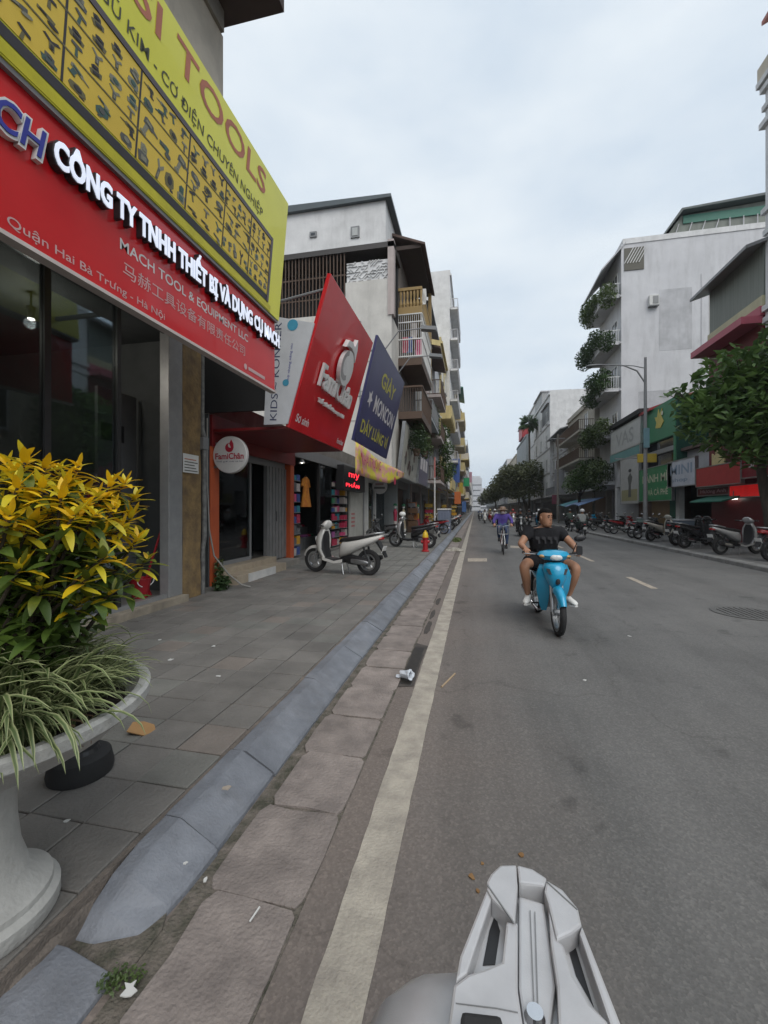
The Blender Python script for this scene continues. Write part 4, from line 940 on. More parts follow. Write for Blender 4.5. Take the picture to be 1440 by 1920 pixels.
# ------------- rest of the left row
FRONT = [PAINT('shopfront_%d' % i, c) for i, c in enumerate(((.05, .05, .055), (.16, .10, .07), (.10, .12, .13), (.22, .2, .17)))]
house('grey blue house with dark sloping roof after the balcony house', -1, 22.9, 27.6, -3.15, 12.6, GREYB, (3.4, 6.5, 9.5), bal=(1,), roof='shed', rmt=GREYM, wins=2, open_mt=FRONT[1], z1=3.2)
house('pinkish narrow house with barred balconies', -1, 27.7, 32.6, -3.05, 12.0, PINKG, (3.4, 6.3, 9.0), bal=(0, 1, 2), wins=1, roof='shed', rmt=RUST, open_mt=FRONT[0], balmt=BROWN)
house('light grey house with slim white balconies', -1, 32.7, 37.2, -3.0, 13.2, LGREY, (3.4, 6.4, 9.6), bal=(0, 1), wins=2, open_mt=FRONT[2], balmt=WHITE)
house('yellow rendered house with ochre shutters', -1, 37.3, 44.9, -2.9, 16.0, YELW, (3.4, 6.5, 9.6, 12.7), bal=(0, 2), wins=2, open_mt=FRONT[3], balstyle='solid', balmt=YELW)
T1 = house('tall white slab block rising above the left row', -1, 45.0, 54.5, -2.55, 26.0, OFFW, (3.4, 6.6, 9.8, 13, 16.2, 19.4, 22.6), bal=(1, 2, 3, 4, 5, 6), wins=3, open_mt=FRONT[0], balmt=LGREY, proj=.8)
house('cream house with wide stacked balconies', -1, 54.6, 62, -2.4, 16.5, CREMW, (3.4, 6.5, 9.6, 12.8), bal=(0, 1, 2, 3), wins=2, balstyle='solid', balmt=YELW, open_mt=FRONT[1], proj=1.1)
house('grey house with green sheet roof further down', -1, 62.1, 71, -2.5, 19.0, LGREY, (3.4, 6.6, 9.8, 13, 16), bal=(0, 1, 3), wins=3, roof='shed', rmt=GREENM, open_mt=FRONT[2])
house('ochre house with cantilevered rooms', -1, 71.1, 84, -2.2, 17.5, YELW, (3.4, 6.6, 9.8, 13), bal=(0, 2), wins=3, open_mt=FRONT[0], balstyle='solid', balmt=CREMW, proj=1.2)
house('pale house with stepped balconies far down the left row', -1, 84.1, 100, -2.3, 18.0, OFFW, (3.4, 7, 10.6, 14), bal=(1, 2, 3), wins=3, open_mt=FRONT[3])
house('pinkish block at the far left', -1, 100.1, 125, -2.2, 16.0, PINKG, (3.4, 7, 10.6), bal=(0, 1), wins=4, open_mt=FRONT[1])
house('grey block closing the far left row', -1, 125.1, 165, -2.0, 17.0, GREYB, (3.4, 7, 10.6, 14), bal=(1,), wins=5, open_mt=FRONT[2])
house('cream block at the end of the left row', -1, 165.1, 240, -1.8, 15.0, CREMW, (3.4, 7, 10.6), wins=7, open_mt=FRONT[0])
house('distant grey row at the end of the street left', -1, 240.1, 380, -1.4, 16.0, LGREY, (3.4, 7, 10.6), wins=9, open_mt=FRONT[0])

def board(label, o, x, y0, y1, z0, z1, mt, lean=0.0, letters=None, lmt=None, lh=.4, name='sign_board', th=.12):
    """shop sign along the street; o=+1 faces +X"""
    s = thing(name, label, 'sign', (x, (y0 + y1) / 2, z0))
    M_ = plane_M((x, y0 if o > 0 else y1, z0), (0, o, 0), (o * lean, 0, z1 - z0)); H_ = math.hypot(lean, z1 - z0); W_ = y1 - y0
    MB().prism(rect(0, 0, W_, H_), -th, 0, M_).build('panel', mt, s)
    fr = MB()
    for r_ in (rect(-.04, -.04, W_ + .08, .04), rect(-.04, H_, W_ + .08, .04), rect(-.04, 0, .04, H_), rect(W_, 0, .04, H_)): fr.prism(r_, -th - .01, .02, M_)
    fr.build('frame', STEEL if lmt is None else GREYM, s)
    if letters:
        for (tx, u, v, w, h, m2) in letters: text(tx, s, M_, u * W_, v * H_, w * W_, h * H_, m2, bold=.015, off=.006)
    MB().obox(M_ @ Vector((W_ * .2, H_ * .5, -th - .35)), (.7, .05, .05)).build('bracket', GREYM, s); MB().obox(M_ @ Vector((W_ * .8, H_ * .5, -th - .35)), (.7, .05, .05)).build('bracket', GREYM, s)
    return s, M_, W_, H_
def blade(label, x0, x1, y, z0, z1, mt, letters=None):
    s = thing('blade_sign', label, 'sign', ((x0 + x1) / 2, y, z0))
    MB().box(x0, x1, y - .06, y + .06, z0, z1).build('panel', mt, s, bevel=.015)
    if letters: text(letters[0], s, plane_M((x0, y - .06, z0), (1, 0, 0), (0, 0, 1)), (x1 - x0) * .12, (z1 - z0) * .3, (x1 - x0) * .76, (z1 - z0) * .4, letters[1])
    MB().box(x0 - 1.2, x0, y - .02, y + .02, (z0 + z1) / 2 - .03, (z0 + z1) / 2 + .03).build('arm', GREYM, s)
    return s
SGREY = PAINT('sign_warm_white', (.46, .45, .40)); BRN = PAINT('brown_ink', (.13, .08, .07))
s_, M_, W_, H_ = board('pale sign with brown figure drawings after the navy sign', 1, -3.12, 17.9, 22.9, 2.98, 5.25, SGREY, .25)
rr = random.Random(5)
for i in range(16):
    u, v = rr.uniform(.9, 3.6), rr.uniform(.35, 1.75); a = rr.uniform(0, 3)
    decal(s_, M_, [(u + .28 * math.cos(a + t) * (1 if k % 2 else .6), v + .2 * math.sin(a + t)) for k, t in enumerate((0, .9, 2.2, 3.3, 4.4, 5.5))], BRN if i % 3 else PRGR, 'printed_figure', off=.004 + i * .001, th=.001)
for (y0, y1, z0, z1, c, lab, x) in ((23.0, 27.4, 3.0, 5.3, (.16, .15, .20), 'dull violet sign board with curly lettering', -3.0), (27.9, 32.4, 3.0, 5.0, (.33, .33, .32), 'light grey sign board over the pinkish house shop', -2.9),
        (33, 37, 3.1, 4.7, (.35, .13, .13), 'faded red sign board under white balconies', -2.8), (37.5, 44.5, 3.2, 5.2, (.06, .12, .34), 'bright blue sign board on the yellow house', -2.7), (45.4, 54, 3.2, 5.4, (.10, .30, .42), 'pale blue sign board at the foot of the white block', -2.35), (55, 61.5, 3.0, 5.2, (.5, .16, .04), 'orange sign board under the cream house', -2.2),
        (62.5, 70.5, 3.2, 5.2, (.12, .16, .4), 'blue sign board under the green roofed house', -2.1), (71.5, 83.5, 3.2, 5.5, (.5, .3, .05), 'amber sign board on the ochre house', -1.9), (84.5, 99, 3.2, 5.4, (.36, .1, .12), 'red sign board far down the left row', -1.9)):
    s_, M_, W_, H_ = board(lab, 1, x, y0, y1, z0, z1, PAINT('signpaint_' + lab.split()[0] + str(int(y0)), c), .15)
    for k in range(3): decal(s_, M_, rect(W_ * (.12 + .27 * k), H_ * .35, W_ * .2, H_ * .3), PRW, 'print_block')
for (px0, px1, py0, py1, Y_, c, lab) in ((869, 880, 912, 896, 60, (.02, .32, .13), 'green cross shaped pharmacy blade sign over the pavement'), (861, 868, 925, 905, 50, (.42, .3, .03), 'amber blade sign on the left row'), (848, 862, 905, 860, 47, (.05, .1, .32), 'tall blue vertical blade sign at the white block'), (838, 846, 925, 880, 40, (.3, .26, .08), 'tall yellow vertical blade sign on the yellow house'), (880, 885, 905, 885, 85, (.5, .28, .36), 'pink blade sign far along the left row'), (852, 864, 945, 922, 38, (.5, .13, .03), 'orange square blade sign over the goods stand'), (866, 874, 960, 940, 45, (.05, .12, .3), 'small blue blade sign near the pavement edge')):
    a = PY(px0, py0, Y_); b_ = PY(px1, py1, Y_); blade(lab, a.x, b_.x, Y_, a.z, b_.z, PAINT('blade_%d' % px0, c))
for i, (x, y, z) in enumerate(((-2.9, 23.6, 6.0), (-2.8, 33.5, 7.2), (-2.7, 38.3, 8.2))): aircon(x, 1, y, z, ['white air conditioner box on the grey blue house', 'white air conditioner box on the light grey house', 'white air conditioner box on the yellow house'][i])
# ================================================================== RIGHT SIDE
CORR = mat('grey_green_corrugated', (.21, .23, .20), (.15, .165, .145), scale=2, rough=.6, stretch=(1, 8, .2), world_co=True)
PINK = PAINT('pink_beam', (.42, .09, .13)); MAROON = PAINT('maroon_wall', (.13, .012, .016))
# ornate cream tower house at the near end
tw = thing('tower_house', 'tall cream house with stacked cornice mouldings behind the big tree', 'house', (13, 15, 0))
MB().box(10.75, 22, 8, 18.1, 0.1, 17.2).build('wall', CREMW, tw)
MB().box(10.45, 10.75, 17.3, 18.25, 3.6, 17.0).build('pilaster', OFFW, tw)
cn = MB()
for z, p in ((16.9, .12), (17.15, .2), (16.2, .08), (15.6, .14), (12.4, .1), (11.6, .06), (8.8, .12), (8.4, .07)): cn.box(10.45 - p, 10.9, 17.3 - p, 18.25 + p, z, z + .2)
cn.build('cornice', OFFW, tw)
MB().box(10.3, 22, 8, 18.45, 17.4, 17.9).build('parapet', CREMW, tw)
rf_ = MB().ring_loft([[(9.9, y, 18.6), (12, y, 19.6), (12, y, 19.75), (9.9, y, 18.75)] for y in (10, 17.5)]).build('roof', PAINT('terracotta', (.36, .1, .07)), tw)
for z in (4.6, 8.9, 12.7): 
    for yc in (11, 14): window(tw, 10.75, -1, yc, z + 1.4, 1.3, 2.0)
# pink and grey green house
pk = thing('pink_green_house', 'house with grey green sheet cladding, cream band and pink beam', 'house', (12.5, 20, 0))
MB().box(10.4, 22, 18.3, 22.0, 3.3, 9.05).build('wall', MAROON, pk)
MB().box(10.42, 22, 18.3, 22.0, 9.45, 11.4).build('cladding', CORR, pk)
MB().box(10.36, 22, 18.28, 22.05, 9.05, 9.45).build('cream_band', PAINT('pale_yellow', (.46, .43, .27)), pk)
MB().box(10.28, 10.5, 18.26, 22.1, 8.72, 9.05).build('pink_beam', PINK, pk)
MB().box(9.7, 10.42, 18.3, 22.1, 8.45, 8.72).build('soffit', PINK, pk)
MB().ring_loft([[(9.75, y, 11.15), (14, y, 12.5), (14, y, 12.62), (9.75, y, 11.27)] for y in (18.1, 22.3)]).build('roof', GREYM, pk)
MB().box(10.5, 22, 18.3, 22, .1, 3.3).build('ground_wall', MAROON, pk)
for yc in (19.4, 21.0): window(pk, 10.4, -1, yc, 6.2, 1.1, 1.6)
MB().box(14, 22, 18.4, 22, 11.4, 12.4).build('roof_room', CORR, pk)
# low shop row: white-signed shop, green shop, figure-sign shop
lw = thing('shop', 'low shop with white sign and dark open front beside the pink beam house', 'shop', (13, 23.7, 0))
MB().box(10.9, 20, 22.4, 25.2, 3.0, 4.6).build('wall', LGREY, lw); MB().box(13, 20, 22.4, 25.2, .1, 3.0).build('back_wall', DKWALL, lw); MB().box(10.9, 13, 22.1, 22.4, .1, 4.6).build('side_wall', DKWALL, lw)
MB().box(10.6, 20, 22.3, 25.3, 4.6, 4.75).build('roof', RUST, lw)
board('white shop sign with grey blue lettering beside the green shop', -1, 10.0, 22.35, 25.2, 2.72, 4.0, PAINT('cool_white_sign', (.52, .54, .60)), .0, [('MINI', .1, .45, .8, .38, PAINT('blue_grey_ink', (.25, .32, .42))), ('shop', .15, .12, .6, .2, PAINT('blue_grey_ink', (.25, .32, .42)))])
GRN = PAINT('green_sign', (.02, .20, .075), .4); GRN2 = PAINT('green_facade', (.035, .20, .10), .5)
gsx = thing('green_shop', 'green fronted shop with golden emblem panel and glass band', 'shop', (12, 27.4, 0))
MB().box(10.42, 20, 25.3, 29.6, 4.75, 5.0).build('floor_slab', GREYM, gsx)
MB().box(10.4, 20, 25.3, 29.6, 5.55, 7.55).build('upper_panel', GRN2, gsx)
MB().box(10.6, 20, 25.3, 29.6, 2.9, 5.55).build('glass_band', DGLASS, gsx)
MB().box(10.4, 10.62, 25.3, 25.55, 2.9, 5.55).build('corner_strip', GRN2, gsx)
MB().box(10.43, 20, 25.18, 25.297, 2.9, 7.4).build('side_panel', PAINT('deep_green', (.012, .07, .05)), gsx)
MB().box(13, 20, 25.3, 29.6, .1, 2.9).build('back_wall', DKWALL, gsx)
MB().box(10.7, 10.95, 25.6, 26.0, .13, 2.9).build('post', WHITE, gsx); MB().box(10.8, 10.9, 26.0, 27.0, .13, 2.9).build('green_door', PAINT('door_green', (.02, .14, .09)), gsx)
MB().box(10.8, 10.9, 27.0, 29.5, .13, 2.3).build('shutter', PAINT('tan_shutter', (.3, .2, .1)), gsx)
MB().ring_loft([[(10.2, 29.9, 7.45), (10.2, 28.2, 7.45), (14, 28.2, 8.8), (14, 29.9, 8.8)], [(10.2, 29.9, 7.6), (10.2, 28.2, 7.6), (14, 28.2, 8.95), (14, 29.9, 8.95)]]).build('red_roof', PAINT('red_sheet', (.34, .03, .04)), gsx)
Mg = plane_M((10.4, 29.6, 5.55), (0, -1, 0), (0, 0, 1)); GOLD = PAINT('gold_emblem', (.55, .45, .10))
decal(gsx, Mg, [(1.8, .75), (2.5, .65), (2.9, .95), (2.6, 1.3), (2.7, 1.75), (2.35, 1.45), (2.2, 1.8), (2.05, 1.35), (1.7, 1.4), (1.95, 1.05)], GOLD, 'emblem', off=.004, th=.03)
decal(gsx, Mg, circ(2.75, 1.45, .12, 14), PAINT('emblem_white', (.6, .62, .5)), 'emblem_dot', off=.036, th=.01)
board('dark green shop sign with cream letters under the golden emblem panel', -1, 10.0, 24.75, 29.2, 2.05, 3.95, GRN, .0, [('BÁNH MÌ', .12, .55, .76, .3, PAINT('cream_ink', (.55, .55, .4))), ('VÀ CÀ PHÊ', .3, .16, .6, .22, PAINT('cream_ink', (.55, .55, .4)))])
yb = blade('small yellow and black blade sign above the green shop sign', 9.2, 10.2, 27.2, 4.25, 4.75, PAINT('amber_box', (.5, .36, .05)))
fsx = thing('shop', 'narrow shop behind the pale picture sign beside the green shop', 'shop', (12, 32.5, 0))
MB().box(10.5, 20, 29.7, 35.6, 3.2, 7.6).build('wall', LGREY, fsx); MB().box(12, 20, 29.7, 35.6, .1, 3.2).build('back_wall', FRONT[1], fsx)
MB().box(10.1, 20, 29.6, 35.7, 7.6, 7.9).build('canopy', DARK, fsx); MB().box(10.5, 12, 35.2, 35.6, .1, 3.2).build('pier', OFFW, fsx)
s_, M_, W_, H_ = board('pale grey picture sign with a standing figure print and ochre grass', -1, 10.0, 29.3, 32.7, 1.95, 4.95, PAINT('sign_silver', (.42, .42, .41)), 0)
decal(s_, M_, rect(.25, .15, W_ - .5, .75), PAINT('ochre_grass', (.30, .28, .15)), 'printed_grass'); decal(s_, M_, [(W_ * .45, .4), (W_ * .62, .4), (W_ * .6, 1.2), (W_ * .68, 1.7), (W_ * .56, 2.0), (W_ * .42, 1.7), (W_ * .48, 1.2)], PRGR, 'printed_figure', off=.006); decal(s_, M_, circ(W_ * .55, 2.15, .28, 12, .12), PRK, 'printed_hat', off=.009)
board('teal strip sign above the pale picture sign', -1, 10.05, 29.3, 35.2, 5.05, 5.6, PAINT('teal_strip', (.10, .26, .26)), 0)
board('white upper sign with large grey letters under the dark canopy', -1, 10.1, 29.3, 35.2, 5.7, 7.3, PAINT('sign_silver2', (.46, .47, .46)), 0, [('VAS', .2, .2, .6, .6, PAINT('letter_grey', (.30, .31, .31)))])
# red signs towards the tree
RED2 = PAINT('tomato_sign', (.42, .03, .03), .4)
s_, M_, W_, H_ = board('tomato red shop sign with pale crest on top left of the salon sign', -1, 10.0, 18.9, 22.25, 2.58, 3.4, RED2, 0)
cr_ = thing('sign_crest', 'cream and pink crest emblem standing on top of the tomato red sign', 'emblem', (10.0, 20.3, 3.44))
Mk = plane_M((9.98, 20.9, 3.44), (0, -1, 0), (0, 0, 1)); 
MB().prism([(0, 0), (.95, 0), (.95, .5), (.7, .35), (.6, .75), (.48, 1.2), (.36, .75), (.25, .35), (0, .5)], -.05, 0, Mk).build('plate', PAINT('crest_cream', (.6, .5, .25)), cr_); decal(cr_, Mk, [(.38, .6), (.6, .6), (.49, 1.15)], PAINT('crest_pink', (.5, .12, .14)), 'crest_tip')
board('dark red salon sign with white letters behind the tree', -1, 10.0, 15.0, 18.8, 2.75, 3.9, PAINT('deep_red_sign', (.26, .008, .02)), 0, [('SALON TÓC', .1, .3, .8, .35, PRW)])
s_, M_, W_, H_ = board('glowing red strip sign under the salon sign', -1, 10.35, 18.1, 20.3, 2.05, 2.5, mat('lit_red', (.6, .02, .02), emit=(1, .02, .02), estr=.15), 0)
board('light grey panel sign at the salon front', -1, 10.3, 15.5, 18.0, 1.98, 2.55, LGREY, 0)
board('curly white script sign over the dark shop front', -1, 10.4, 20.4, 23.0, 2.2, 2.5, MAROON, 0, [('Hương Anh', .1, .15, .8, .65, PAINT('pink_script', (.6, .35, .38)))])
aw = thing('awning', 'small green awning over the red strip sign shop', 'awning', (10, 20.8, 2)); MB().ring_loft([[(10.5, y, 2.05), (9.7, y, 1.85), (9.7, y, 1.9), (10.5, y, 2.15)] for y in (19.6, 22.2)]).build('cloth', GREENM, aw)
tl = thing('tube_lamp', 'white tube lamp glowing under the small green awning', 'lamp', (10.4, 20.5, 1.9)); MB().tube([(10.35, 19.8, 1.98), (10.35, 20.7, 1.98)], .03, 8).build('tube', MATS['lamp_glow'], tl)
MB().box(10.33, 10.37, 20.0, 20.04, 1.99, 2.3).build('hanger', GREYM, tl)
rr = random.Random(70)
for i, (y, c, lab) in enumerate(((16.2, (.10, .02, .03), 'maroon cabinet in the salon doorway'), (17.6, (.05, .06, .12), 'navy cabinet in the salon doorway'), (21.2, (.1, .1, .09), 'dark glass display cabinet under the script sign'), (24.0, (.18, .22, .27), 'pale blue chest freezer outside the low shop'), (28.3, (.2, .28, .25), 'pale green counter at the green shop'))):
    fz = thing('cabinet', lab, 'cabinet', (10.2, y, .13)); x0 = 10.55 if i < 3 else 9.75; h = 1.75 if i < 3 else 1.0
    MB().box(x0, x0 + .7, y - .6, y + .6, .2, h).build('case', PAINT('cab%d' % i, c), fz, bevel=.02); MB().box(x0 - .03, x0 + .72, y - .62, y + .62, h, h + .06).build('top', LGREY if i > 2 else GREYM, fz)
    for s in (-.5, .5): MB().box(x0 + .1, x0 + .6, y + s - .05, y + s + .05, .128, .2).build('foot', BLACK, fz)
    for s in (-.3, .3): MB().box(x0 - .02, x0, y + s - .26, y + s + .26, .28, h - .08).build('door_panel', PAINT('cabd%d' % i, tuple(v * 1.25 for v in c)), fz)
# ------------- big white slab building with garden balconies
wb = house('tall white building with blank side wall and plant filled balconies', 1, 35.8, 41.6, 11.0, 21.85, mat('white_slab_render', (.60, .60, .62), (.53, .53, .55), scale=.8, rough=.85, grime=.26, world_co=True, bump=.15), (3.6, 7.2, 10.8, 14.4, 18), bal=(0, 1, 2, 3, 4), wins=2, balmt=OFFW, proj=1.15, depth=13, open_mt=FRONT[0], roof='none', z1=3.2)
for k_, (x_, z_, w_, h_) in enumerate(((13.6, 13.5, 2.2, 4.6), (16.9, 12.0, 1.6, 6.5), (12.2, 8.3, 2.8, 2.2), (18.2, 15.5, 1.9, 3.0))): MB().box(x_, x_ + w_, 35.79, 35.8, z_, z_ + h_).build('render_patch', mat('patched_render_%d' % (k_ % 2), ((.52, .52, .54), (.56, .55, .54))[k_ % 2], rough=.9, scale=1.1, grime=.3, world_co=True), wb)
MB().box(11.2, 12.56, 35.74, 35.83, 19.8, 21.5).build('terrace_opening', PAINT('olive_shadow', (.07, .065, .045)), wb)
for k in range(6): MB().obox((11.5 + k * .2, 35.72, 20.9), (.05, .05, 1.3), (0, .5, 0)).build('pergola_slat', OFFW, wb)
MB().ring_loft([[(9.6, y, 20.0), (11.3, y, 21.9), (11.3, y, 22.02), (9.6, y, 20.14)] for y in (35.7, 41.6)]).build('pergola', LGREY, wb)
MB().box(11.1, 24.1, 35.75, 41.65, 21.85, 22.25).build('parapet', OFFW, wb)
MB().ring_loft([[(14.2, y, 22.25), (24, y, 22.25), (24, y, 24.7), (15.6, y, 24.2)] for y in (37, 41)]).build('roof_shed', CORR, wb)
MB().ring_loft([[(14.0, y, 22.3), (15.5, y, 24.3), (24, y, 24.8), (24, y, 25.0), (15.4, y, 24.45), (13.9, y, 22.3)] for y in (36.4, 41.4)]).build('shed_roof', PAINT('dark_trim', (.06, .08, .08)), wb)
MB().box(15.7, 24, 36.9, 36.98, 23.55, 24.15).build('green_fascia', GREENM, wb)
for k in range(9): MB().obox((15.2 + k * .9, 36.85, 22.95), (.06, .06, 1.2), (0, .3 if k < 4 else 0, 0)).build('shed_post', LGREY, wb)
MB().box(12.4, 20.5, 35.78, 35.8, 10.5, 10.52).build('render_line', LGREY, wb); MB().box(16.4, 16.46, 35.76, 35.8, 4, 19).build('wall_pipe', LGREY, wb)
ac = thing('air_conditioner', 'lone air conditioner on the blank white side wall', 'air conditioner', (13.2, 35.8, 16.9))
MB().box(12.85, 13.5, 35.5, 35.8, 16.9, 17.65).build('case', PAINT('ac_white', (.58, .58, .56)), ac, bevel=.02); MB().box(13.1, 13.45, 35.47, 35.5, 17.0, 17.55).build('fan_grille', GREYM, ac); MB().box(12.85, 13.5, 35.45, 35.8, 16.82, 16.9).build('bracket', GREYM, ac)
for i, z in enumerate((3.6, 7.2, 10.8, 14.4, 18)):
    pt = thing('balcony_plants', 'mass of plants spilling over the white building balcony, %s floor' % ('first', 'second', 'third', 'fourth', 'fifth')[i], 'plants', (9.7, 39, z))
    rr = random.Random(80 + i); bl = []
    for k in range(6): 
        y = 35.95 + k * 1.0; s = rr.uniform(.6, 1.15) * (1.0 if i > 0 else 1.2); bl.append(((9.75 + rr.uniform(-.3, .35), y, z + rr.uniform(.1, 1.1)), (s * .75, s * .9, s)))
    leaf_cloud(bl, 3400, .12, 80 + i).build('foliage', LEAFD if i in (2, 3) else LEAFG, pt)
    bx_ = MB()
    for k in range(2): bx_.box(9.9, 10.2, 36.3 + k * 2.4, 38.1 + k * 2.4, z + .03, z + .38)
    bx_.build('planter_box', GREYM, pt)
# ------------- rest of the right row
house('beige grey house with cantilevered round balconies', 1, 41.7, 53, 10.6, 11.4, wall_mat('stone_render', (.50, .47, .41)), (3.4, 6.2, 8.8), bal=(1, 2), wins=2, open_mt=FRONT[1], balmt=BROWN, proj=1.3)
house('grey panelled house with angled roof line', 1, 53.1, 63, 10.6, 11.0, LGREY, (3.4, 6.2, 8.6), bal=(0,), wins=4, open_mt=FRONT[2], roof='shed', rmt=GREYM)
house('white cubic house with dark top window strip', 1, 63.1, 79, 10.3, 17.6, OFFW, (3.4, 6.8, 10.2, 13.6), wins=3, open_mt=FRONT[0])
house('slim white house behind the palm', 1, 79.1, 92, 10.8, 20.5, OFFW, (3.4, 6.8, 10.2, 13.6, 17), wins=2, open_mt=FRONT[0])
house('grey house with red rooftop box', 1, 92.1, 112, 10.4, 16.5, GREYB, (3.4, 6.8, 10.2), wins=3, open_mt=FRONT[3])
house('pale block far down the right row', 1, 112.1, 140, 10.2, 15.0, CREMW, (3.4, 6.8, 10.2), wins=4, open_mt=FRONT[1])
house('grey block far down the right row', 1, 140.1, 190, 10.0, 17.0, LGREY, (3.4, 7, 10.6), wins=5, open_mt=FRONT[1])
house('distant row at the end of the street right', 1, 190.1, 380, 9.8, 13.0, GREYB, (3.4, 7), wins=9, open_mt=FRONT[1])
for (x, y0, y1, z0, z1, c, lab) in ((10.3, 64, 70, 14.2, 16.6, (.05, .055, .06), 'dark shaded rooftop box on the white cubic house'), (10.0, 96, 103, 17.1, 19.5, (.36, .03, .04), 'red rooftop box on the grey house'), (10.3, 70, 78, 18.2, 19.8, (.3, .3, .3), 'grey rooftop tank room on the white cubic house')):
    rb = thing('rooftop_box', lab, 'rooftop box', (x, y0, z0)); MB().box(x - .04, x + 4, y0, y1, z0, z1).build('body', PAINT('rb%d' % int(y0), c), rb); MB().box(x - .3, x + 4.2, y0 - .2, y1 + .2, z1, z1 + .15).build('roof', LGREY, rb)
MB_ = PY(1026, 812, 63.1)
for (px0, py0, px1, py1, lab, c) in ((1040, 925, 1058, 880, 'tall narrow grey blade sign in front of the panelled house', (.3, .3, .32)), (1035, 945, 1046, 928, 'small plum coloured blade sign beside the lamp', (.2, .05, .08))):
    a = PY(px0, py0, 50); b_ = PY(px1, py1, 50); sgn = thing('blade_sign', lab, 'sign', (a.x, 50, a.z)); MB().box(a.x, b_.x, 49.94, 50.06, a.z, b_.z).build('panel', PAINT('bl%d' % px0, c), sgn); MB().box(b_.x, b_.x + 1.5, 49.97, 50.03, b_.z - .3, b_.z - .22).build('arm', GREYM, sgn)
# coloured awnings under the second tree
for i, (px0, px1, py, c, lab) in enumerate(((1058, 1075, 948, (.02, .2, .25), 'teal tarpaulin awning under the small tree'), (1072, 1102, 942, (.18, .28, .5), 'white and blue tarpaulin awning under the small tree'))):
    a = PX(px0, py, 9.0); b_ = PX(px1, py, 9.0); y0, y1 = sorted((a.y, b_.y)); t_ = thing('awning', lab, 'awning', (9.3, y0, 2))
    MB().ring_loft([[(8.3, y, 1.85 + .1 * math.sin(y)), (10.2, y, 2.5), (10.2, y, 2.54), (8.3, y, 1.9 + .1 * math.sin(y))] for y in [y0 + (y1 - y0) * k / 6 for k in range(7)]]).build('cloth', PAINT('awn%d' % i, c), t_)
    for y in (y0, y1): MB().tube([(8.35, y, .13), (8.35, y, 1.88)], .025, 6).build('pole', GREYM, t_)

# ================================================================== TREES
BARK = mat('bark', (.10, .08, .062), (.05, .042, .034), scale=6, rough=.95, bump=.8, bscale=25, stretch=(3, 3, .5))
def tree(label, base, h, lobes, n, size, leafm, seed, tr=.16, lean=(0, 0), name='street_tree'):
    t = thing(name, label, 'tree', base); b = Vector(base); rr = random.Random(seed)
    fork = b + Vector((lean[0], lean[1], h)); pts = [b + (fork - b) * (k / 5) + Vector((rr.uniform(-.08, .08), rr.uniform(-.08, .08), 0)) * (k > 0) for k in range(6)]
    tk = MB(); tk.tube(pts, [tr * 1.35, tr * 1.05, tr * .95, tr * .9, tr * .85, tr * .75], 10)
    for c, r in lobes:
        e = Vector(c); mid = (pts[-1] + e) / 2 + Vector((rr.uniform(-.3, .3), rr.uniform(-.3, .3), rr.uniform(-.2, .3)))
        tk.tube([pts[-1] - Vector((0, 0, .1)), mid, e], [tr * .6, tr * .36, tr * .14], 7)
        for k in range(3):
            d = Vector((rr.uniform(-1, 1) * r[0], rr.uniform(-1, 1) * r[1], rr.uniform(-.3, 1) * r[2])) * .75; tk.tube([mid * .4 + e * .6, e + d], [tr * .2, tr * .06], 5)
    tk.build('trunk', BARK, t, smooth=60)
    leaf_cloud(lobes, n, size, seed).build('crown', leafm, t)
    return t
TLEAF = leaf_mat('tree_leaf', (.12, .20, .05), (.05, .10, .03), scale=1.2, trans=.35); TLEAF2 = leaf_mat('tree_leaf_olive', (.17, .19, .08), (.07, .085, .04), scale=.5, trans=.3)
tree('broad leaved street tree hanging over the parked scooters by the salon', (10.0, 17.0, .12), 3.4, [((9.4, 16.8, 4.9), (1.7, 1.7, 1.3)), ((8.1, 16.2, 4.6), (1.35, 1.4, 1.15)), ((7.5, 16.5, 5.1), (.85, .9, .6)), ((8.6, 16.4, 6.0), (1.25, 1.3, 1.0)), ((10.2, 17.0, 6.2), (1.6, 1.5, 1.2)), ((8.9, 16.0, 3.6), (1.2, 1.2, .75)), ((10.4, 16.6, 4.2), (1.3, 1.3, 1.0)), ((9.9, 16.4, 6.95), (.9, .9, .5)), ((7.0, 16.7, 5.6), (.5, .6, .35)), ((9.2, 15.6, 7.2), (.5, .5, .35))], 5000, .185, TLEAF, 31, lean=(-.5, -.2))
tree('small green street tree in front of the garden balconies', (9.0, 40.5, .12), 2.6, [((9.2, 40, 4.2), (1.5, 1.5, 1.0)), ((8.3, 39.8, 3.6), (.9, 1.1, .7)), ((10.2, 40.2, 4.6), (1.4, 1.3, 1.2)), ((9.6, 39.8, 5.2), (1.1, 1.1, .7))], 3600, .13, TLEAF, 32)
tree('large olive green street tree spreading over the far right lane', (8.6, 71, .12), 3.6, [((6.2, 70, 6.6), (3.0, 2.8, 2.2)), ((8.6, 70.5, 7.4), (2.8, 2.8, 2.0)), ((4.2, 70, 5.6), (1.9, 2.0, 1.7)), ((9.8, 70, 5.0), (1.8, 1.8, 1.6)), ((6.8, 69.5, 4.2), (2.4, 2.0, 1.2)), ((5.0, 69, 7.6), (1.5, 1.5, .9))], 6500, .24, TLEAF2, 33, tr=.28, lean=(-1.2, 0))
tree('second olive tree in the shade behind the large one', (8.3, 85, .12), 4, [((6, 85, 6), (3.0, 3, 2.4)), ((3.6, 85, 4.8), (2.0, 2, 1.8)), ((8, 85, 7), (2.6, 2.5, 2))], 4200, .28, TLEAF2, 34, tr=.25)
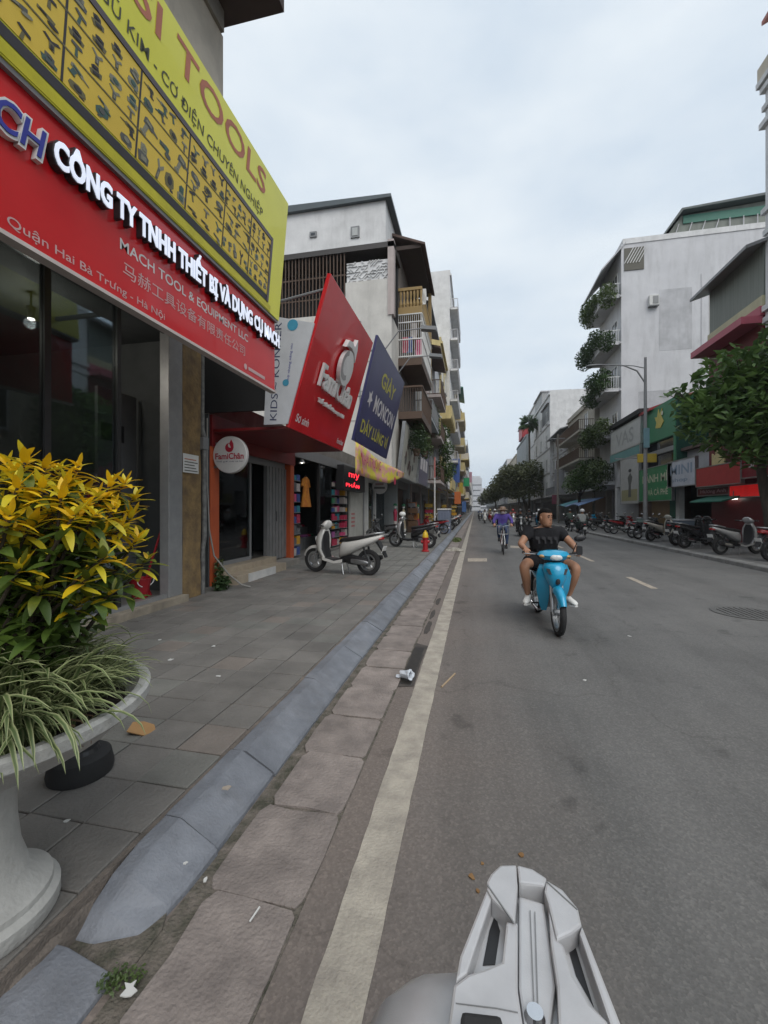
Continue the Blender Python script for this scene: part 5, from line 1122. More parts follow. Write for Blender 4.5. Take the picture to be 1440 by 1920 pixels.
tree('distant dark tree at the end of the street', (7.0, 150, .12), 4, [((5, 150, 6), (3.2, 3, 2.6)), ((2.6, 150, 4.6), (2, 2, 1.8)), ((7.4, 150, 7), (2.8, 2.5, 2.2))], 2600, .4, TLEAF2, 35, tr=.3)
tree('little tree by the left balconies', (-1.9, 31.5, .12), 2.3, [((-2.1, 31.5, 4.4), (.8, 1.0, 1.0)), ((-2.0, 31.0, 5.8), (.6, .8, .8)), ((-2.3, 31.9, 7.2), (.55, .7, .7))], 1800, .11, TLEAF, 36, tr=.06)
# palm above the white house
pm = thing('palm_tree', 'tall fan palm rising in front of the slim white house', 'tree', (9.0, 77, .12)); P0 = PX(992, 793, 9.0)
MB().tube([(9.0, P0.y, .1), (9.1, P0.y, 8), (9.0, P0.y, P0.z)], [.2, .15, .13], 8).build('trunk', BARK, pm)
fr = MB(); rr = random.Random(9)
for k in range(60):
    a = rr.uniform(0, 6.28); el = rr.uniform(-.7, 1.2); L = rr.uniform(1.3, 2.1); d = Vector((math.cos(a) * math.cos(el), math.sin(a) * math.cos(el), math.sin(el))); c = Vector((9.0, P0.y, P0.z)); sd = d.cross(Vector((0, 0, 1))).normalized()
    for q in range(5): w = (q - 2) * .22; fr.add([c + d * .3, c + d * L + sd * w * L + Vector((0, 0, -.35)), c + d * L * .8 + sd * (w + .1) * L], [(0, 1, 2)])
fr.build('crown', LEAFD, pm)
# far towers
for i, (x, y, w, h, lab) in enumerate(((2, 620, 16, 46, 'hazy grey tower block at the end of the street'), (-12, 700, 18, 34, 'hazy low tower left of the street end'), (18, 560, 22, 26, 'hazy wide block right of the street end'), (-2, 900, 60, 22, 'hazy distant building across the street end'))):
    t_ = thing('tower_block', lab, 'building', (x, y, 0)); MB().box(x - w / 2, x + w / 2, y, y + 20, 0, h).build('wall', LGREY, t_)
    for k in range(5): MB().box(x - w / 2 + .5, x + w / 2 - .5, y - .1, y, h * (k + .6) / 6, h * (k + .6) / 6 + 1.6).build('window', DGLASS, t_)
    MB().box(x - w / 2 + 2, x + w / 2 - 2, y + 4, y + 14, h, h + 3).build('roof_room', LGREY, t_)
# ================================================================== SCOOTERS, MOTORBIKES, BICYCLE, PEOPLE
def body_paint(nm, c, metal=.0): return mat(nm, c, tuple(x * .9 for x in c), scale=2, rough=.25, metal=metal, coat=.6)
def sring(x, zc, hw, hh, n=16, p=2.6, sh=0.0, yc=0.0):
    out = []
    for i in range(n):
        a = 2 * math.pi * i / n; c, s = math.cos(a), math.sin(a)
        cy_ = math.copysign(abs(c) ** (2 / p), c); sz = math.copysign(abs(s) ** (2 / p), s)
        out.append((x + sh * hh * sz, yc + hw * cy_, zc + hh * sz))
    return out
def zring(z, xc, hx, hy, n=16, p=2.6, yc=0.0, bow=0.0):
    out = []
    for i in range(n):
        a = 2 * math.pi * i / n; c, s = math.cos(a), math.sin(a)
        X_ = math.copysign(abs(c) ** (2 / p), c); Y_ = math.copysign(abs(s) ** (2 / p), s)
        out.append((xc + hx * X_ - bow * (Y_ * Y_), yc + hy * Y_, z))
    return out
MY = Matrix.Rotation(R(90), 4, 'X')
def wheel(parent, x, r, w, spokes='cast', disc=True, rimmt=None):
    t = MB(); n = 26; prof = [(r - .10, -w * .35), (r - .055, -w * .5), (r - .015, -w * .42), (r, 0), (r - .015, w * .42), (r - .055, w * .5), (r - .10, w * .35)] if spokes == 'cast' else [(r - .055, -w * .4), (r - .03, -w * .5), (r - .01, -w * .38), (r, 0), (r - .01, w * .38), (r - .03, w * .5), (r - .055, w * .4)]
    rings = [[(x + q * math.cos(2 * math.pi * j / n), y_, r + q * math.sin(2 * math.pi * j / n)) for j in range(n)] for q, y_ in prof]
    t.ring_loft(rings + [rings[0]], cap=False); wo = t.build('wheel', RUBBER, parent, smooth=50)
    rm = MB(); ri = prof[0][0]
    rings = [[(x + q * math.cos(2 * math.pi * j / n), y_, r + q * math.sin(2 * math.pi * j / n)) for j in range(n)] for q, y_ in ((ri + .004, -w * .4), (ri - .03, -w * .36), (ri - .03, w * .36), (ri + .004, w * .4))]
    rm.ring_loft(rings + [rings[0]], cap=False)
    if spokes == 'cast':
        for k in range(5):
            a = 2 * math.pi * k / 5 + .3; rm.tube([(x + .03 * math.cos(a), 0, r + .03 * math.sin(a)), (x + (ri - .02) * math.cos(a), 0, r + (ri - .02) * math.sin(a))], [.022, .014], 6)
    else:
        for k in range(18):
            a = 2 * math.pi * k / 18; rm.tube([(x + .03 * math.cos(a + .4), (.03 if k % 2 else -.03), r + .03 * math.sin(a + .4)), (x + (ri - .02) * math.cos(a), 0, r + (ri - .02) * math.sin(a))], .0022, 4)
    rm.lathe([(0, -.05), (.04, -.05), (.04, .05), (0, .05)], (x, 0, r), 12, MY)
    rm.build('rim', rimmt or STEEL, wo)
    if disc:
        d = MB(); d.lathe([(.045, -.003), (.10, -.003), (.10, .003), (.045, .003)], (x, w * .5 + .02, r), 20, MY); d.build('brake_disc', STEEL, wo)
    return wo
def fender(parent, x, r, a0, a1, hw, mt, R0=.025, name='fender', drop=.05):
    rings = []
    for k in range(11):
        a = R(a0 + (a1 - a0) * k / 10); rad = r + R0; s = .55 + .45 * math.sin(math.pi * (k + .8) / 11.6)
        c, sn = math.cos(a), math.sin(a); ring = []
        for (y_, q) in ((-hw * s, -drop), (-hw * s * .85, -.006), (-hw * .4 * s, .012), (0, .018), (hw * .4 * s, .012), (hw * s * .85, -.006), (hw * s, -drop), (hw * s * .9, -drop), (hw * .7 * s, -.014), (0, .006), (-hw * .7 * s, -.014), (-hw * s * .9, -drop)):
            ring.append((x + (rad + q) * c, y_, r + (rad + q) * sn))
        rings.append(ring)
    return MB().ring_loft(rings).build(name, mt, parent, smooth=50)
def mirror(parent, x, y, z, s, mt=None):
    m = MB(); m.tube([(x, y, z), (x - .02, y + s * .06, z + .13)], .007, 6); m.build('mirror_stem', BLACK, parent)
    g_ = MB().ell((x - .03, y + s * .10, z + .19), (.025, .075, .045), 12, 8, Matrix.Rotation(.2 * s, 4, 'X')).build('mirror', mt or BLACK, parent, smooth=60)
    MB().ell((x - .047, y + s * .10, z + .19), (.012, .066, .037), 12, 8, Matrix.Rotation(.2 * s, 4, 'X')).build('mirror_glass', CHROME, g_, smooth=60)
    return g_
LAMPW = mat('lamp_lens', (.7, .72, .72), rough=.1, coat=.5); LAMPR = mat('tail_lens', (.35, .01, .01), rough=.15, coat=.5); SEAT = mat('black_vinyl', (.02, .02, .021), rough=.5, bump=.08)
def scooter(label, paint, group=None, trim=None, mirrors=True, stand=True, name='motor_scooter'):
    """step-through scooter; +X forward"""
    t = thing(name, label, 'scooter', (0, 0, 0), group); trim = trim or BLACK
    wheel(t, .68, .285, .095); wheel(t, -.655, .28, .11)
    fender(t, .68, .285, 15, 165, .075, paint, name='front_fender')
    for s in (-1, 1): MB().tube([(.68, s * .075, .285), (.60, s * .07, .55)], .022, 8).build('fork_leg', GREYM, t)
    # leg shield, loft upwards
    MB().ring_loft([zring(.30, .36, .035, .12), zring(.36, .42, .05, .17, bow=.02), zring(.52, .53, .075, .215, bow=.08), zring(.70, .55, .09, .225, bow=.11), zring(.84, .52, .09, .19, bow=.09), zring(.95, .47, .075, .12, bow=.05), zring(1.0, .45, .06, .085)]).build('leg_shield', paint, t, smooth=50)
    MB().ring_loft([zring(.32, .33, .03, .11), zring(.55, .42, .03, .17), zring(.8, .42, .03, .16), zring(.93, .41, .03, .09)]).build('inner_panel', trim, t, smooth=50)
    MB().ring_loft([sring(.60, .74, .035, .05), sring(.655, .75, .055, .06), sring(.665, .75, .03, .03)]).build('front_lamp', LAMPW, t, smooth=60)
    MB().ring_loft([zring(.96, .44, .055, .08), zring(1.02, .43, .085, .15, bow=.03), zring(1.09, .41, .08, .16, bow=.05), zring(1.15, .38, .05, .10, bow=.03), zring(1.17, .36, .02, .05)]).build('handlebar_cowl', paint, t, smooth=55)
    MB().ring_loft([sring(.455, 1.06, .09, .035), sring(.50, 1.06, .075, .03), sring(.505, 1.06, .04, .012)]).build('headlamp', LAMPW, t, smooth=60)
    MB().tube([(.33, -.34, 1.06), (.37, -.2, 1.05), (.39, 0, 1.05), (.37, .2, 1.05), (.33, .34, 1.06)], .013, 8).build('handlebar', GREYM, t)
    for s in (-1, 1):
        MB().tube([(.31, s * .36, 1.062), (.36, s * .24, 1.055)], .019, 8).build('grip', RUBBER, t); MB().tube([(.39, s * .22, 1.05), (.36, s * .36, 1.05)], .006, 5).build('brake_lever', STEEL, t)
        if mirrors: mirror(t, .37, s * .2, 1.08, s)
    MB().ring_loft([sring(-.12, .30, .16, .045, p=5), sring(.15, .285, .17, .04, p=5), sring(.36, .31, .15, .05, p=5)]).build('floorboard', trim, t)
    for s in (-1, 1): MB().ring_loft([[(x, s * (.165 + k), z) for x, k, z in ((.40, 0, .30), (.40, .02, .30), (.40, .02, .36), (.40, 0, .36))], [(x, s * (.17 + k), z) for x, k, z in ((.1, 0, .24), (.1, .02, .24), (.1, .02, .29), (.1, 0, .29))], [(x, s * (.17 + k), z) for x, k, z in ((-.1, 0, .27), (-.1, .02, .27), (-.1, .02, .34), (-.1, 0, .34))]]).build('side_sill', paint, t)
    MB().ring_loft([sring(.02, .52, .09, .17, sh=-.1), sring(-.06, .55, .165, .19, sh=-.15), sring(-.25, .59, .20, .155), sring(-.5, .67, .205, .115), sring(-.75, .755, .165, .085), sring(-.93, .82, .10, .05), sring(-1.0, .855, .05, .02)]).build('rear_body', paint, t, smooth=55)
    MB().ring_loft([sring(.03, .705, .07, .02), sring(-.03, .745, .125, .045), sring(-.25, .765, .16, .055), sring(-.5, .805, .165, .05), sring(-.72, .85, .135, .045), sring(-.82, .87, .08, .02)]).build('seat', SEAT, t, smooth=60)
    MB().tube([(-.62, .14, .86), (-.85, .12, .91), (-1.0, .05, .925), (-1.0, -.05, .925), (-.85, -.12, .91), (-.62, -.14, .86)], .017, 8).build('grab_rail', STEEL, t, smooth=60)
    MB().ring_loft([sring(-.93, .79, .09, .03), sring(-1.0, .80, .07, .03), sring(-1.01, .80, .04, .015)]).build('tail_lamp', LAMPR, t, smooth=60)
    MB().ring_loft([[(-.86, s * .09, .72) for s in (-1, 1)] + [(-.9, s * .09, .74) for s in (1, -1)], [(-.98, s * .08, .55) for s in (-1, 1)] + [(-1.01, s * .08, .56) for s in (1, -1)], [(-1.06, s * .06, .40) for s in (-1, 1)] + [(-1.08, s * .06, .41) for s in (1, -1)]]).build('rear_mudguard', BLACK, t)
    MB().obox((-1.025, 0, .57), (.008, .19, .14), (0, -.35, 0)).build('number_plate', WHITE, t)
    e_ = MB(); e_.ring_loft([sring(-.02, .33, .07, .07, yc=.03), sring(-.25, .34, .10, .10, yc=.04), sring(-.45, .33, .07, .085, yc=.09), sring(-.68, .29, .05, .07, yc=.10)]); e_.build('engine', BLACK, t, smooth=45); MB().ring_loft([sring(-.30, .31, .02, .05, yc=.13), sring(-.46, .30, .03, .055, yc=.155), sring(-.66, .285, .025, .045, yc=.155), sring(-.72, .28, .01, .02, yc=.15)]).build('belt_cover', STEEL, t, smooth=50)
    MB().tube([(-.1, -.1, .22), (-.3, -.14, .2), (-.42, -.17, .25)], .02, 8).build('exhaust_pipe', STEEL, t)
    MB().ring_loft([sring(-.36, .25, .045, .05, yc=-.17), sring(-.5, .29, .06, .065, yc=-.175), sring(-.82, .36, .06, .065, yc=-.175), sring(-.9, .38, .04, .045, yc=-.175)]).build('muffler', BLACK, t, smooth=50)
    MB().ring_loft([sring(-.48, .30, .015, .04, yc=-.235), sring(-.6, .32, .015, .05, yc=-.237), sring(-.74, .35, .012, .035, yc=-.236)]).build('heat_shield', CHROME, t, smooth=50)
    for s in (-1, 1): MB().tube([(-.66, s * .10, .36), (-.58, s * .12, .66)], .024, 8).build('shock_absorber', BLACK, t)
    if stand:
        st_ = MB(); st_.tube([(-.05, .10, .26), (-.12, .15, .012), (-.16, .20, .012)], .012, 6); st_.tube([(-.05, -.10, .26), (-.12, -.15, .012)], .012, 6); st_.build('stand', STEEL, t)
    return t
def underbone(label, paint, group=None, inner=None, mirrors=(1, -1), name='motorbike', stand=True):
    t = thing(name, label, 'motorbike', (0, 0, 0), group); inner = inner or BLACK
    wheel(t, .63, .285, .075, 'wire'); wheel(t, -.60, .285, .085, 'wire')
    fender(t, .63, .285, 25, 150, .058, paint, name='front_fender', drop=.075)
    for s in (-1, 1):
        MB().tube([(.63, s * .07, .285), (.58, s * .068, .45), (.47, s * .06, .74)], .019, 8).build('fork_leg', STEEL, t)
        # swept leg shields either side
        MB().ring_loft([[(x, s * y_, z) for x, y_, z in q] for q in ([(.42, .05, .84), (.46, .05, .80), (.40, .17, .82), (.36, .17, .84)], [(.47, .05, .70), (.50, .06, .68), (.40, .215, .70), (.36, .21, .72)], [(.42, .05, .52), (.45, .06, .50), (.33, .20, .50), (.30, .19, .51)], [(.33, .05, .34), (.35, .06, .32), (.26, .15, .30), (.24, .14, .31)], [(.28, .06, .24), (.30, .07, .23), (.24, .12, .22), (.22, .11, .23)])]).build('leg_shield', paint, t, smooth=55)
    MB().ring_loft([zring(.46, .44, .02, .03), zring(.56, .52, .05, .07, bow=.02), zring(.68, .565, .075, .125, bow=.08), zring(.80, .555, .08, .155, bow=.11), zring(.86, .52, .07, .13, bow=.08), zring(.885, .49, .04, .07)]).build('front_cover', paint, t, smooth=55)
    MB().ring_loft([zring(.885, .42, .05, .06), zring(.915, .46, .085, .15, bow=.05), zring(.965, .47, .095, .205, bow=.10), zring(1.01, .44, .075, .17, bow=.07), zring(1.03, .40, .045, .08)]).build('handlebar_cowl', paint, t, smooth=55)
    MB().ring_loft([sring(.515, .945, .085, .042), sring(.565, .945, .06, .03), sring(.57, .945, .03, .012)]).build('headlamp', LAMPW, t, smooth=60)
    for s in (-1, 1): MB().ell((.46, s * .15, .955), (.045, .045, .022), 10, 6).build('indicator', mat('amber_lens', (.5, .3, .12), rough=.2), t, smooth=60)
    MB().tube([(.30, -.35, .985), (.36, -.2, .98), (.39, 0, .97), (.36, .2, .98), (.30, .35, .985)], .012, 8).build('handlebar', BLACK, t)
    for s in (-1, 1): MB().tube([(.285, s * .37, .987), (.34, s * .245, .982)], .018, 8).build('grip', RUBBER, t); MB().tube([(.38, s * .22, .97), (.345, s * .36, .975)], .006, 5).build('brake_lever', STEEL, t)
    for s in mirrors: mirror(t, .35, s * .24, .99, s)
    MB().ring_loft([sring(.40, .62, .05, .10), sring(.2, .45, .05, .06), sring(-.05, .47, .06, .07), sring(-.2, .58, .08, .10)]).build('frame_cover', inner, t, smooth=50)
    MB().ring_loft([sring(-.05, .60, .07, .10), sring(-.2, .63, .13, .10), sring(-.5, .67, .13, .085), sring(-.75, .73, .09, .05), sring(-.88, .77, .04, .02)]).build('rear_body', paint, t, smooth=55)
    MB().ring_loft([sring(.05, .705, .06, .02), sring(-.02, .735, .105, .035), sring(-.25, .745, .13, .04), sring(-.5, .775, .13, .04), sring(-.68, .80, .10, .03), sring(-.72, .81, .05, .012)]).build('seat', SEAT, t, smooth=60)
    MB().tube([(-.55, .11, .78), (-.78, .09, .83), (-.86, 0, .84), (-.78, -.09, .83), (-.55, -.11, .78)], .012, 8).build('grab_rail', STEEL, t)
    MB().ring_loft([sring(-.82, .74, .07, .03), sring(-.89, .745, .05, .025), sring(-.9, .745, .03, .012)]).build('tail_lamp', LAMPR, t, smooth=60)
    fender(t, -.60, .285, 30, 150, .055, BLACK, name='rear_fender', R0=.04)
    MB().obox((-.93, 0, .55), (.008, .17, .13), (0, -.3, 0)).build('number_plate', WHITE, t)
    MB().ring_loft([sring(.22, .33, .07, .07), sring(.05, .31, .11, .09), sring(-.12, .31, .10, .09), sring(-.18, .32, .06, .05)]).build('engine', GREYM, t, smooth=45)
    MB().tube([(.15, -.06, .24), (.0, -.12, .17), (-.2, -.14, .19), (-.35, -.15, .23)], .017, 8).build('exhaust_pipe', CHROME, t)
    MB().ring_loft([sring(-.3, .23, .03, .03, yc=-.15), sring(-.4, .255, .045, .045, yc=-.155), sring(-.85, .34, .05, .05, yc=-.16), sring(-.88, .345, .03, .03, yc=-.16)]).build('muffler', CHROME, t, smooth=50)
    MB().obox((-.33, .085, .30), (.56, .03, .07)).build('chain_case', BLACK, t)
    MB().tube([(.03, -.26, .27), (.03, .26, .27)], .013, 6).build('foot_peg', RUBBER, t)
    for s in (-1, 1): MB().tube([(-.60, s * .09, .32), (-.52, s * .10, .62)], .022, 8).build('shock_absorber', BLACK, t)
    return t

# ---- people: a skinned skeleton grown into one continuous body
def skin_mesh(chain, links, root=0, sub=2):
    bm = bmesh.new(); ly = bm.verts.layers.skin.verify(); vs_ = []
    for i, (p, r) in enumerate(chain):
        v = bm.verts.new(p); v[ly].radius = (r, r) if not isinstance(r, tuple) else r; v[ly].use_root = (i == root); vs_.append(v)
    for a, b_ in links: bm.edges.new((vs_[a], vs_[b_]))
    me = bpy.data.meshes.new('sk'); bm.to_mesh(me); bm.free()
    o = bpy.data.objects.new('sk', me); COL.objects.link(o)
    sk = o.modifiers.new('sk', 'SKIN'); sk.use_smooth_shade = True; ss_ = o.modifiers.new('ss', 'SUBSURF'); ss_.levels = sub; ss_.render_levels = sub
    dg = bpy.context.evaluated_depsgraph_get(); res = bpy.data.meshes.new_from_object(o.evaluated_get(dg))
    bpy.data.objects.remove(o); bpy.data.meshes.remove(me)
    return [tuple(v.co) for v in res.vertices], [tuple(p.vertices) for p in res.polygons]
def rot_about(p, c, M): return tuple(Vector(c) + M @ (Vector(p) - Vector(c)))
SKIN = mat('skin', (.36, .19, .115), (.31, .155, .09), scale=6, rough=.55); HAIR = mat('black_hair', (.008, .007, .0065), rough=.8, spec=.15, bump=.7, bscale=90)
def head_mesh(c, turn=0.0, s=1.0, nod=0.0):
    """head with jaw, brow, nose, lips and ears, facing +X before turning; c is the head centre"""
    M_ = (Matrix.Rotation(turn, 3, 'Z') @ Matrix.Rotation(nod, 3, 'Y')); m = MB(); rings = []
    for z, fx, bx, hw in ((-.128, .055, .0, .025), (-.118, .082, -.01, .048), (-.09, .092, -.045, .062), (-.055, .094, -.07, .070), (-.02, .092, -.085, .074), (.015, .094, -.092, .076), (.045, .095, -.094, .076), (.075, .088, -.09, .072), (.10, .068, -.075, .060), (.118, .035, -.05, .038), (.124, .0, -.02, .012)):
        ring = []
        for i in range(18):
            a = 2 * math.pi * i / 18; cx_ = (fx + bx) / 2; rx = (fx - bx) / 2; k = 2.5
            X_ = math.copysign(abs(math.cos(a)) ** (2 / k), math.cos(a)); Y_ = math.copysign(abs(math.sin(a)) ** (2 / k), math.sin(a))
            ring.append(Vector((cx_ + rx * X_, hw * Y_, z)))
        rings.append(ring)
    m.ring_loft(rings)
    m.ring_loft([[Vector(q) for q in ((.088, -.008, .03), (.098, 0, .032), (.088, .008, .03))], [Vector(q) for q in ((.09, -.012, -.005), (.113, 0, -.008), (.09, .012, -.005))], [Vector(q) for q in ((.088, -.018, -.024), (.116, 0, -.026), (.088, .018, -.024))], [Vector(q) for q in ((.086, -.012, -.034), (.096, 0, -.036), (.086, .012, -.034))]])
    for s_ in (-1, 1): m.ell((-.005, s_ * .078, -.005), (.02, .01, .032), 8, 6); m.ell((.085, s_ * .032, .032), (.012, .022, .008), 8, 5)
    m.ell((.090, 0, -.062), (.010, .026, .006), 8, 5); m.ell((.089, 0, -.073), (.010, .022, .007), 8, 5)
    f = lambda p: Vector(c) + M_ @ (Vector(p) * s)
    m.v = [tuple(f(p)) for p in m.v]
    eyes = MB()
    for s_ in (-1, 1): eyes.ell((.090, s_ * .031, .012), (.008, .014, .006), 8, 5)
    eyes.v = [tuple(f(p)) for p in eyes.v]
    brow = MB()
    for s_ in (-1, 1): brow.obox((.096, s_ * .032, .036), (.006, .036, .008))
    brow.ell((.094, 0, -.0675), (.006, .022, .0022), 8, 4); brow.v = [tuple(f(p)) for p in brow.v]
    hair = MB(); rings = []
    for z, fx, bx, hw in ((-.045, -.045, -.09, .072), (-.02, -.03, -.096, .078), (.02, -.012, -.099, .0795), (.06, .02, -.1, .079), (.078, .098, -.099, .077), (.105, .085, -.088, .068), (.128, .055, -.062, .048), (.138, .012, -.026, .018)):
        rings.append([Vector(((fx + bx) / 2 + (fx - bx) / 2 * math.copysign(abs(math.cos(2 * math.pi * i / 18)) ** .8, math.cos(2 * math.pi * i / 18)), hw * math.copysign(abs(math.sin(2 * math.pi * i / 18)) ** .8, math.sin(2 * math.pi * i / 18)), z + .004 * math.sin(i * 5.1))) for i in range(18)])
    hair.ring_loft(rings); hair.v = [tuple(f(p)) for p in hair.v]
    return m, eyes, brow, hair, f
def hand_mesh(m, wrist, fwd, up, s, curl=1.0):
    """palm, four bent fingers of unequal length and a thumb, closing round a bar below the knuckles"""
    w = Vector(wrist); f = Vector(fwd).normalized(); u = Vector(up).normalized(); sd = f.cross(u).normalized() * s
    ctr = w + f * .055
    m.ring_loft([[w + f * t + sd * (q * hw) + u * (z * ht) for q, z in ((-1, -.6), (-.8, -1), (.8, -1), (1, -.6), (1, .6), (.8, 1), (-.8, 1), (-1, .6))] for t, hw, ht in ((-.01, .026, .02), (.03, .038, .017), (.075, .042, .015), (.092, .038, .012))])
    for k, L in enumerate((.066, .076, .071, .056)):
        b_ = w + f * .086 + sd * (-.030 + .020 * k); p1 = b_ + f * L * .42 - u * .010 * curl; p2 = p1 + f * L * .10 * (2 - curl) - u * L * .42 * curl; p3 = p2 - f * L * .26 * curl - u * L * .12
        m.tube([b_, p1, p2, p3], [.0095, .009, .0085, .006], 7)
    t0 = w + f * .03 - sd * .034; m.tube([t0, t0 + f * .022 - sd * .018 - u * .018, t0 + f * .05 - sd * .012 - u * .036], [.013, .0105, .008], 7)
def person(label, J, cols, turn=0.0, helmet=None, hat=None, mask=None, shirt_r=1.0, short=True, name='person', detail=2, group=None, build=1.0):
    """J: joints in bike space; cols: shirt, trousers, shoes"""
    t = thing(name, label, 'person', (0, 0, 0), group)
    P = J; b = build
    ch = [(P['pelvis'], .120 * b), (P['waist'], .12 * b), (P['chest'], .125 * b), (P['neck0'], .062 * b), (P['neck'], .052 * b)]
    ln = [(0, 1), (1, 2), (2, 3), (3, 4)]
    for s in ('l', 'r'):
        k = len(ch); ch += [(P['sh' + s], .055 * b), (P['el' + s], .046 * b), (P['wr' + s], .030)]; ln += [(2, k), (k, k + 1), (k + 1, k + 2)]
        k = len(ch); ch += [(P['hp' + s], .095 * b), (P['kn' + s], .064 * b), (P['cf' + s], .056 * b), (P['an' + s], .038)]; ln += [(0, k), (k, k + 1), (k + 1, k + 2), (k + 2, k + 3)]
    v, f = skin_mesh(ch, ln, 0, detail); body = MB().add(v, f)
    hm, eyes, brow, hair, hf = head_mesh(P['head'], turn); body.add(hm.v, hm.f)
    for s, sg in (('l', 1), ('r', -1)):
        fw = Vector(P.get('hand' + s, Vector(P['wr' + s]) - Vector(P['el' + s]) * 1.0)); hand_mesh(body, P['wr' + s], fw, (0.1, 0, 1), sg)
    bo = body.build('body', cols.get('skin', SKIN), t, smooth=70)
    eyes.build('eyes', BLACK, t); brow.build('brows', HAIR, t)
    # shirt
    lerp = lambda a, c_, k: tuple(Vector(a) * (1 - k) + Vector(c_) * k)
    q = .022
    sc = [(P['pelvis'], .146 * b), (P['waist'], .152 * b), (P['chest'], .166 * b), (lerp(P['chest'], P['neck0'], .9), .105 * b)]; sl = [(0, 1), (1, 2), (2, 3)]
    for s in ('l', 'r'):
        k = len(sc); sc += [(P['sh' + s], .088 * b), (lerp(P['sh' + s], P['el' + s], .62 if short else 1.0), .074 * b if short else .06 * b)]; sl += [(2, k), (k, k + 1)]
        if not short: sc += [(lerp(P['el' + s], P['wr' + s], .93), .043)]; sl += [(k + 1, k + 2)]
    v, f = skin_mesh(sc, sl, 1, detail); shirt = MB().add(v, f).build('shirt', cols['shirt'], t, smooth=80)
    tc_ = [(P['pelvis'], .145 * b)]; tl_ = []
    for s in ('l', 'r'):
        k = len(tc_); tc_ += [(P['hp' + s], .112 * b), (lerp(P['hp' + s], P['kn' + s], .72 if short else 1.0), .095 * b if short else .078)]; tl_ += [(0, k), (k, k + 1)]
        if not short: tc_ += [(P['cf' + s], .07), (lerp(P['cf' + s], P['an' + s], .9), .056)]; tl_ += [(k + 1, k + 2), (k + 2, k + 3)]
    v, f = skin_mesh(tc_, tl_, 0, detail); MB().add(v, f).build('shorts' if short else 'trousers', cols['trousers'], t, smooth=80)
    for s in ('l', 'r'):
        a = Vector(P['an' + s]); d = Vector(P.get('toe' + s, (1, 0, -.1))); d.z = 0; d.normalize(); e = d.cross(Vector((0, 0, 1)))
        rings = []
        for k, hw, hh, zc in ((-.085, .025, .03, -.045), (-.06, .038, .052, -.035), (.0, .042, .058, -.03), (.06, .044, .042, -.05), (.12, .046, .034, -.058), (.165, .036, .026, -.066), (.185, .014, .014, -.074)):
            rings.append([a + d * k + e * (hw * math.cos(2 * math.pi * i / 12)) + Vector((0, 0, zc + max(-hh, hh * math.sin(2 * math.pi * i / 12)) )) for i in range(12)])
        sh = MB().ring_loft(rings).build('shoe', cols['shoes'], t, smooth=60)
        MB().prism([(k, w_) for k, w_ in ((-.085, .03), (.0, .046), (.11, .05), (.185, .02), (.185, -.02), (.11, -.05), (.0, -.046), (-.085, -.03))], -.104, -.088, Matrix(((d.x, e.x, 0, a.x), (d.y, e.y, 0, a.y), (0, 0, 1, a.z), (0, 0, 0, 1)))).build('sole', cols.get('sole', WHITE), sh)
    if helmet:
        h = MB(); rings = []
        for z, r_ in ((-.01, .112), (.03, .122), (.075, .118), (.115, .094), (.145, .055), (.155, .012)): rings.append([hf((r_ * 1.12 * math.cos(2 * math.pi * i / 20) - .005, r_ * math.sin(2 * math.pi * i / 20), z)) for i in range(20)])
        ho = h.ring_loft(rings).build('helmet', helmet, t, smooth=60)
        MB().ring_loft([[hf(p) for p in ((.10, -.09, .03), (.185, -.06, .02), (.185, .06, .02), (.10, .09, .03))], [hf(p) for p in ((.10, -.09, .036), (.185, -.06, .026), (.185, .06, .026), (.10, .09, .036))]]).build('visor', BLACK, ho)
    elif hat:
        h = MB(); h.ring_loft([[hf((r_ * math.cos(2 * math.pi * i / 22), r_ * math.sin(2 * math.pi * i / 22), z)) for i in range(22)] for r_, z in ((.19, .035), (.195, .042), (.11, .068), (.10, .12), (.07, .15), (.01, .155))]).build('hat', hat, t, smooth=50)
    else: hair.build('hair', HAIR, t, smooth=70)
    if mask: m_ = MB(); m_.ell(hf((.075, 0, -.06)), (.04, .06, .055), 12, 8); m_.build('face_mask', mask, t, smooth=60)
    return t, hf, shirt
def ride(dx=0.0, dz=0.0, wide=.33, arm=.33, lean=0.0, hz=0.0, hbx=.31, hbz=1.0, footz=.33, footx=.10, sit=-.27):
    J = dict(pelvis=(sit, 0, .86), waist=(sit + .03, 0, 1.0), chest=(sit + .07 + lean, 0, 1.17), neck0=(sit + .09 + lean, 0, 1.29), neck=(sit + .10 + lean, 0, 1.34), head=(sit + .13 + lean, 0, 1.43))
    for s, k in (('l', 1), ('r', -1)):
        J['sh' + s] = (sit + .08 + lean, k * .21, 1.235); J['el' + s] = (sit + .22, k * arm, 1.06); J['wr' + s] = (hbx - .085, k * .315, hbz + .035); J['hand' + s] = (1, -k * .10, -.25)
        J['hp' + s] = (sit + .04, k * .12, .84); J['kn' + s] = (sit + .43, k * wide, .79); J['cf' + s] = (sit + .40, k * (wide * .9), .62); J['an' + s] = (footx - .02, k * (wide * .78), footz + .075); J['toe' + s] = (1, k * .35, 0)
    return J
def set_at(o, x, y, z, head_deg, roll=0.0): o.location = (x, y, z); o.rotation_euler = (roll, 0, R(head_deg)); return o

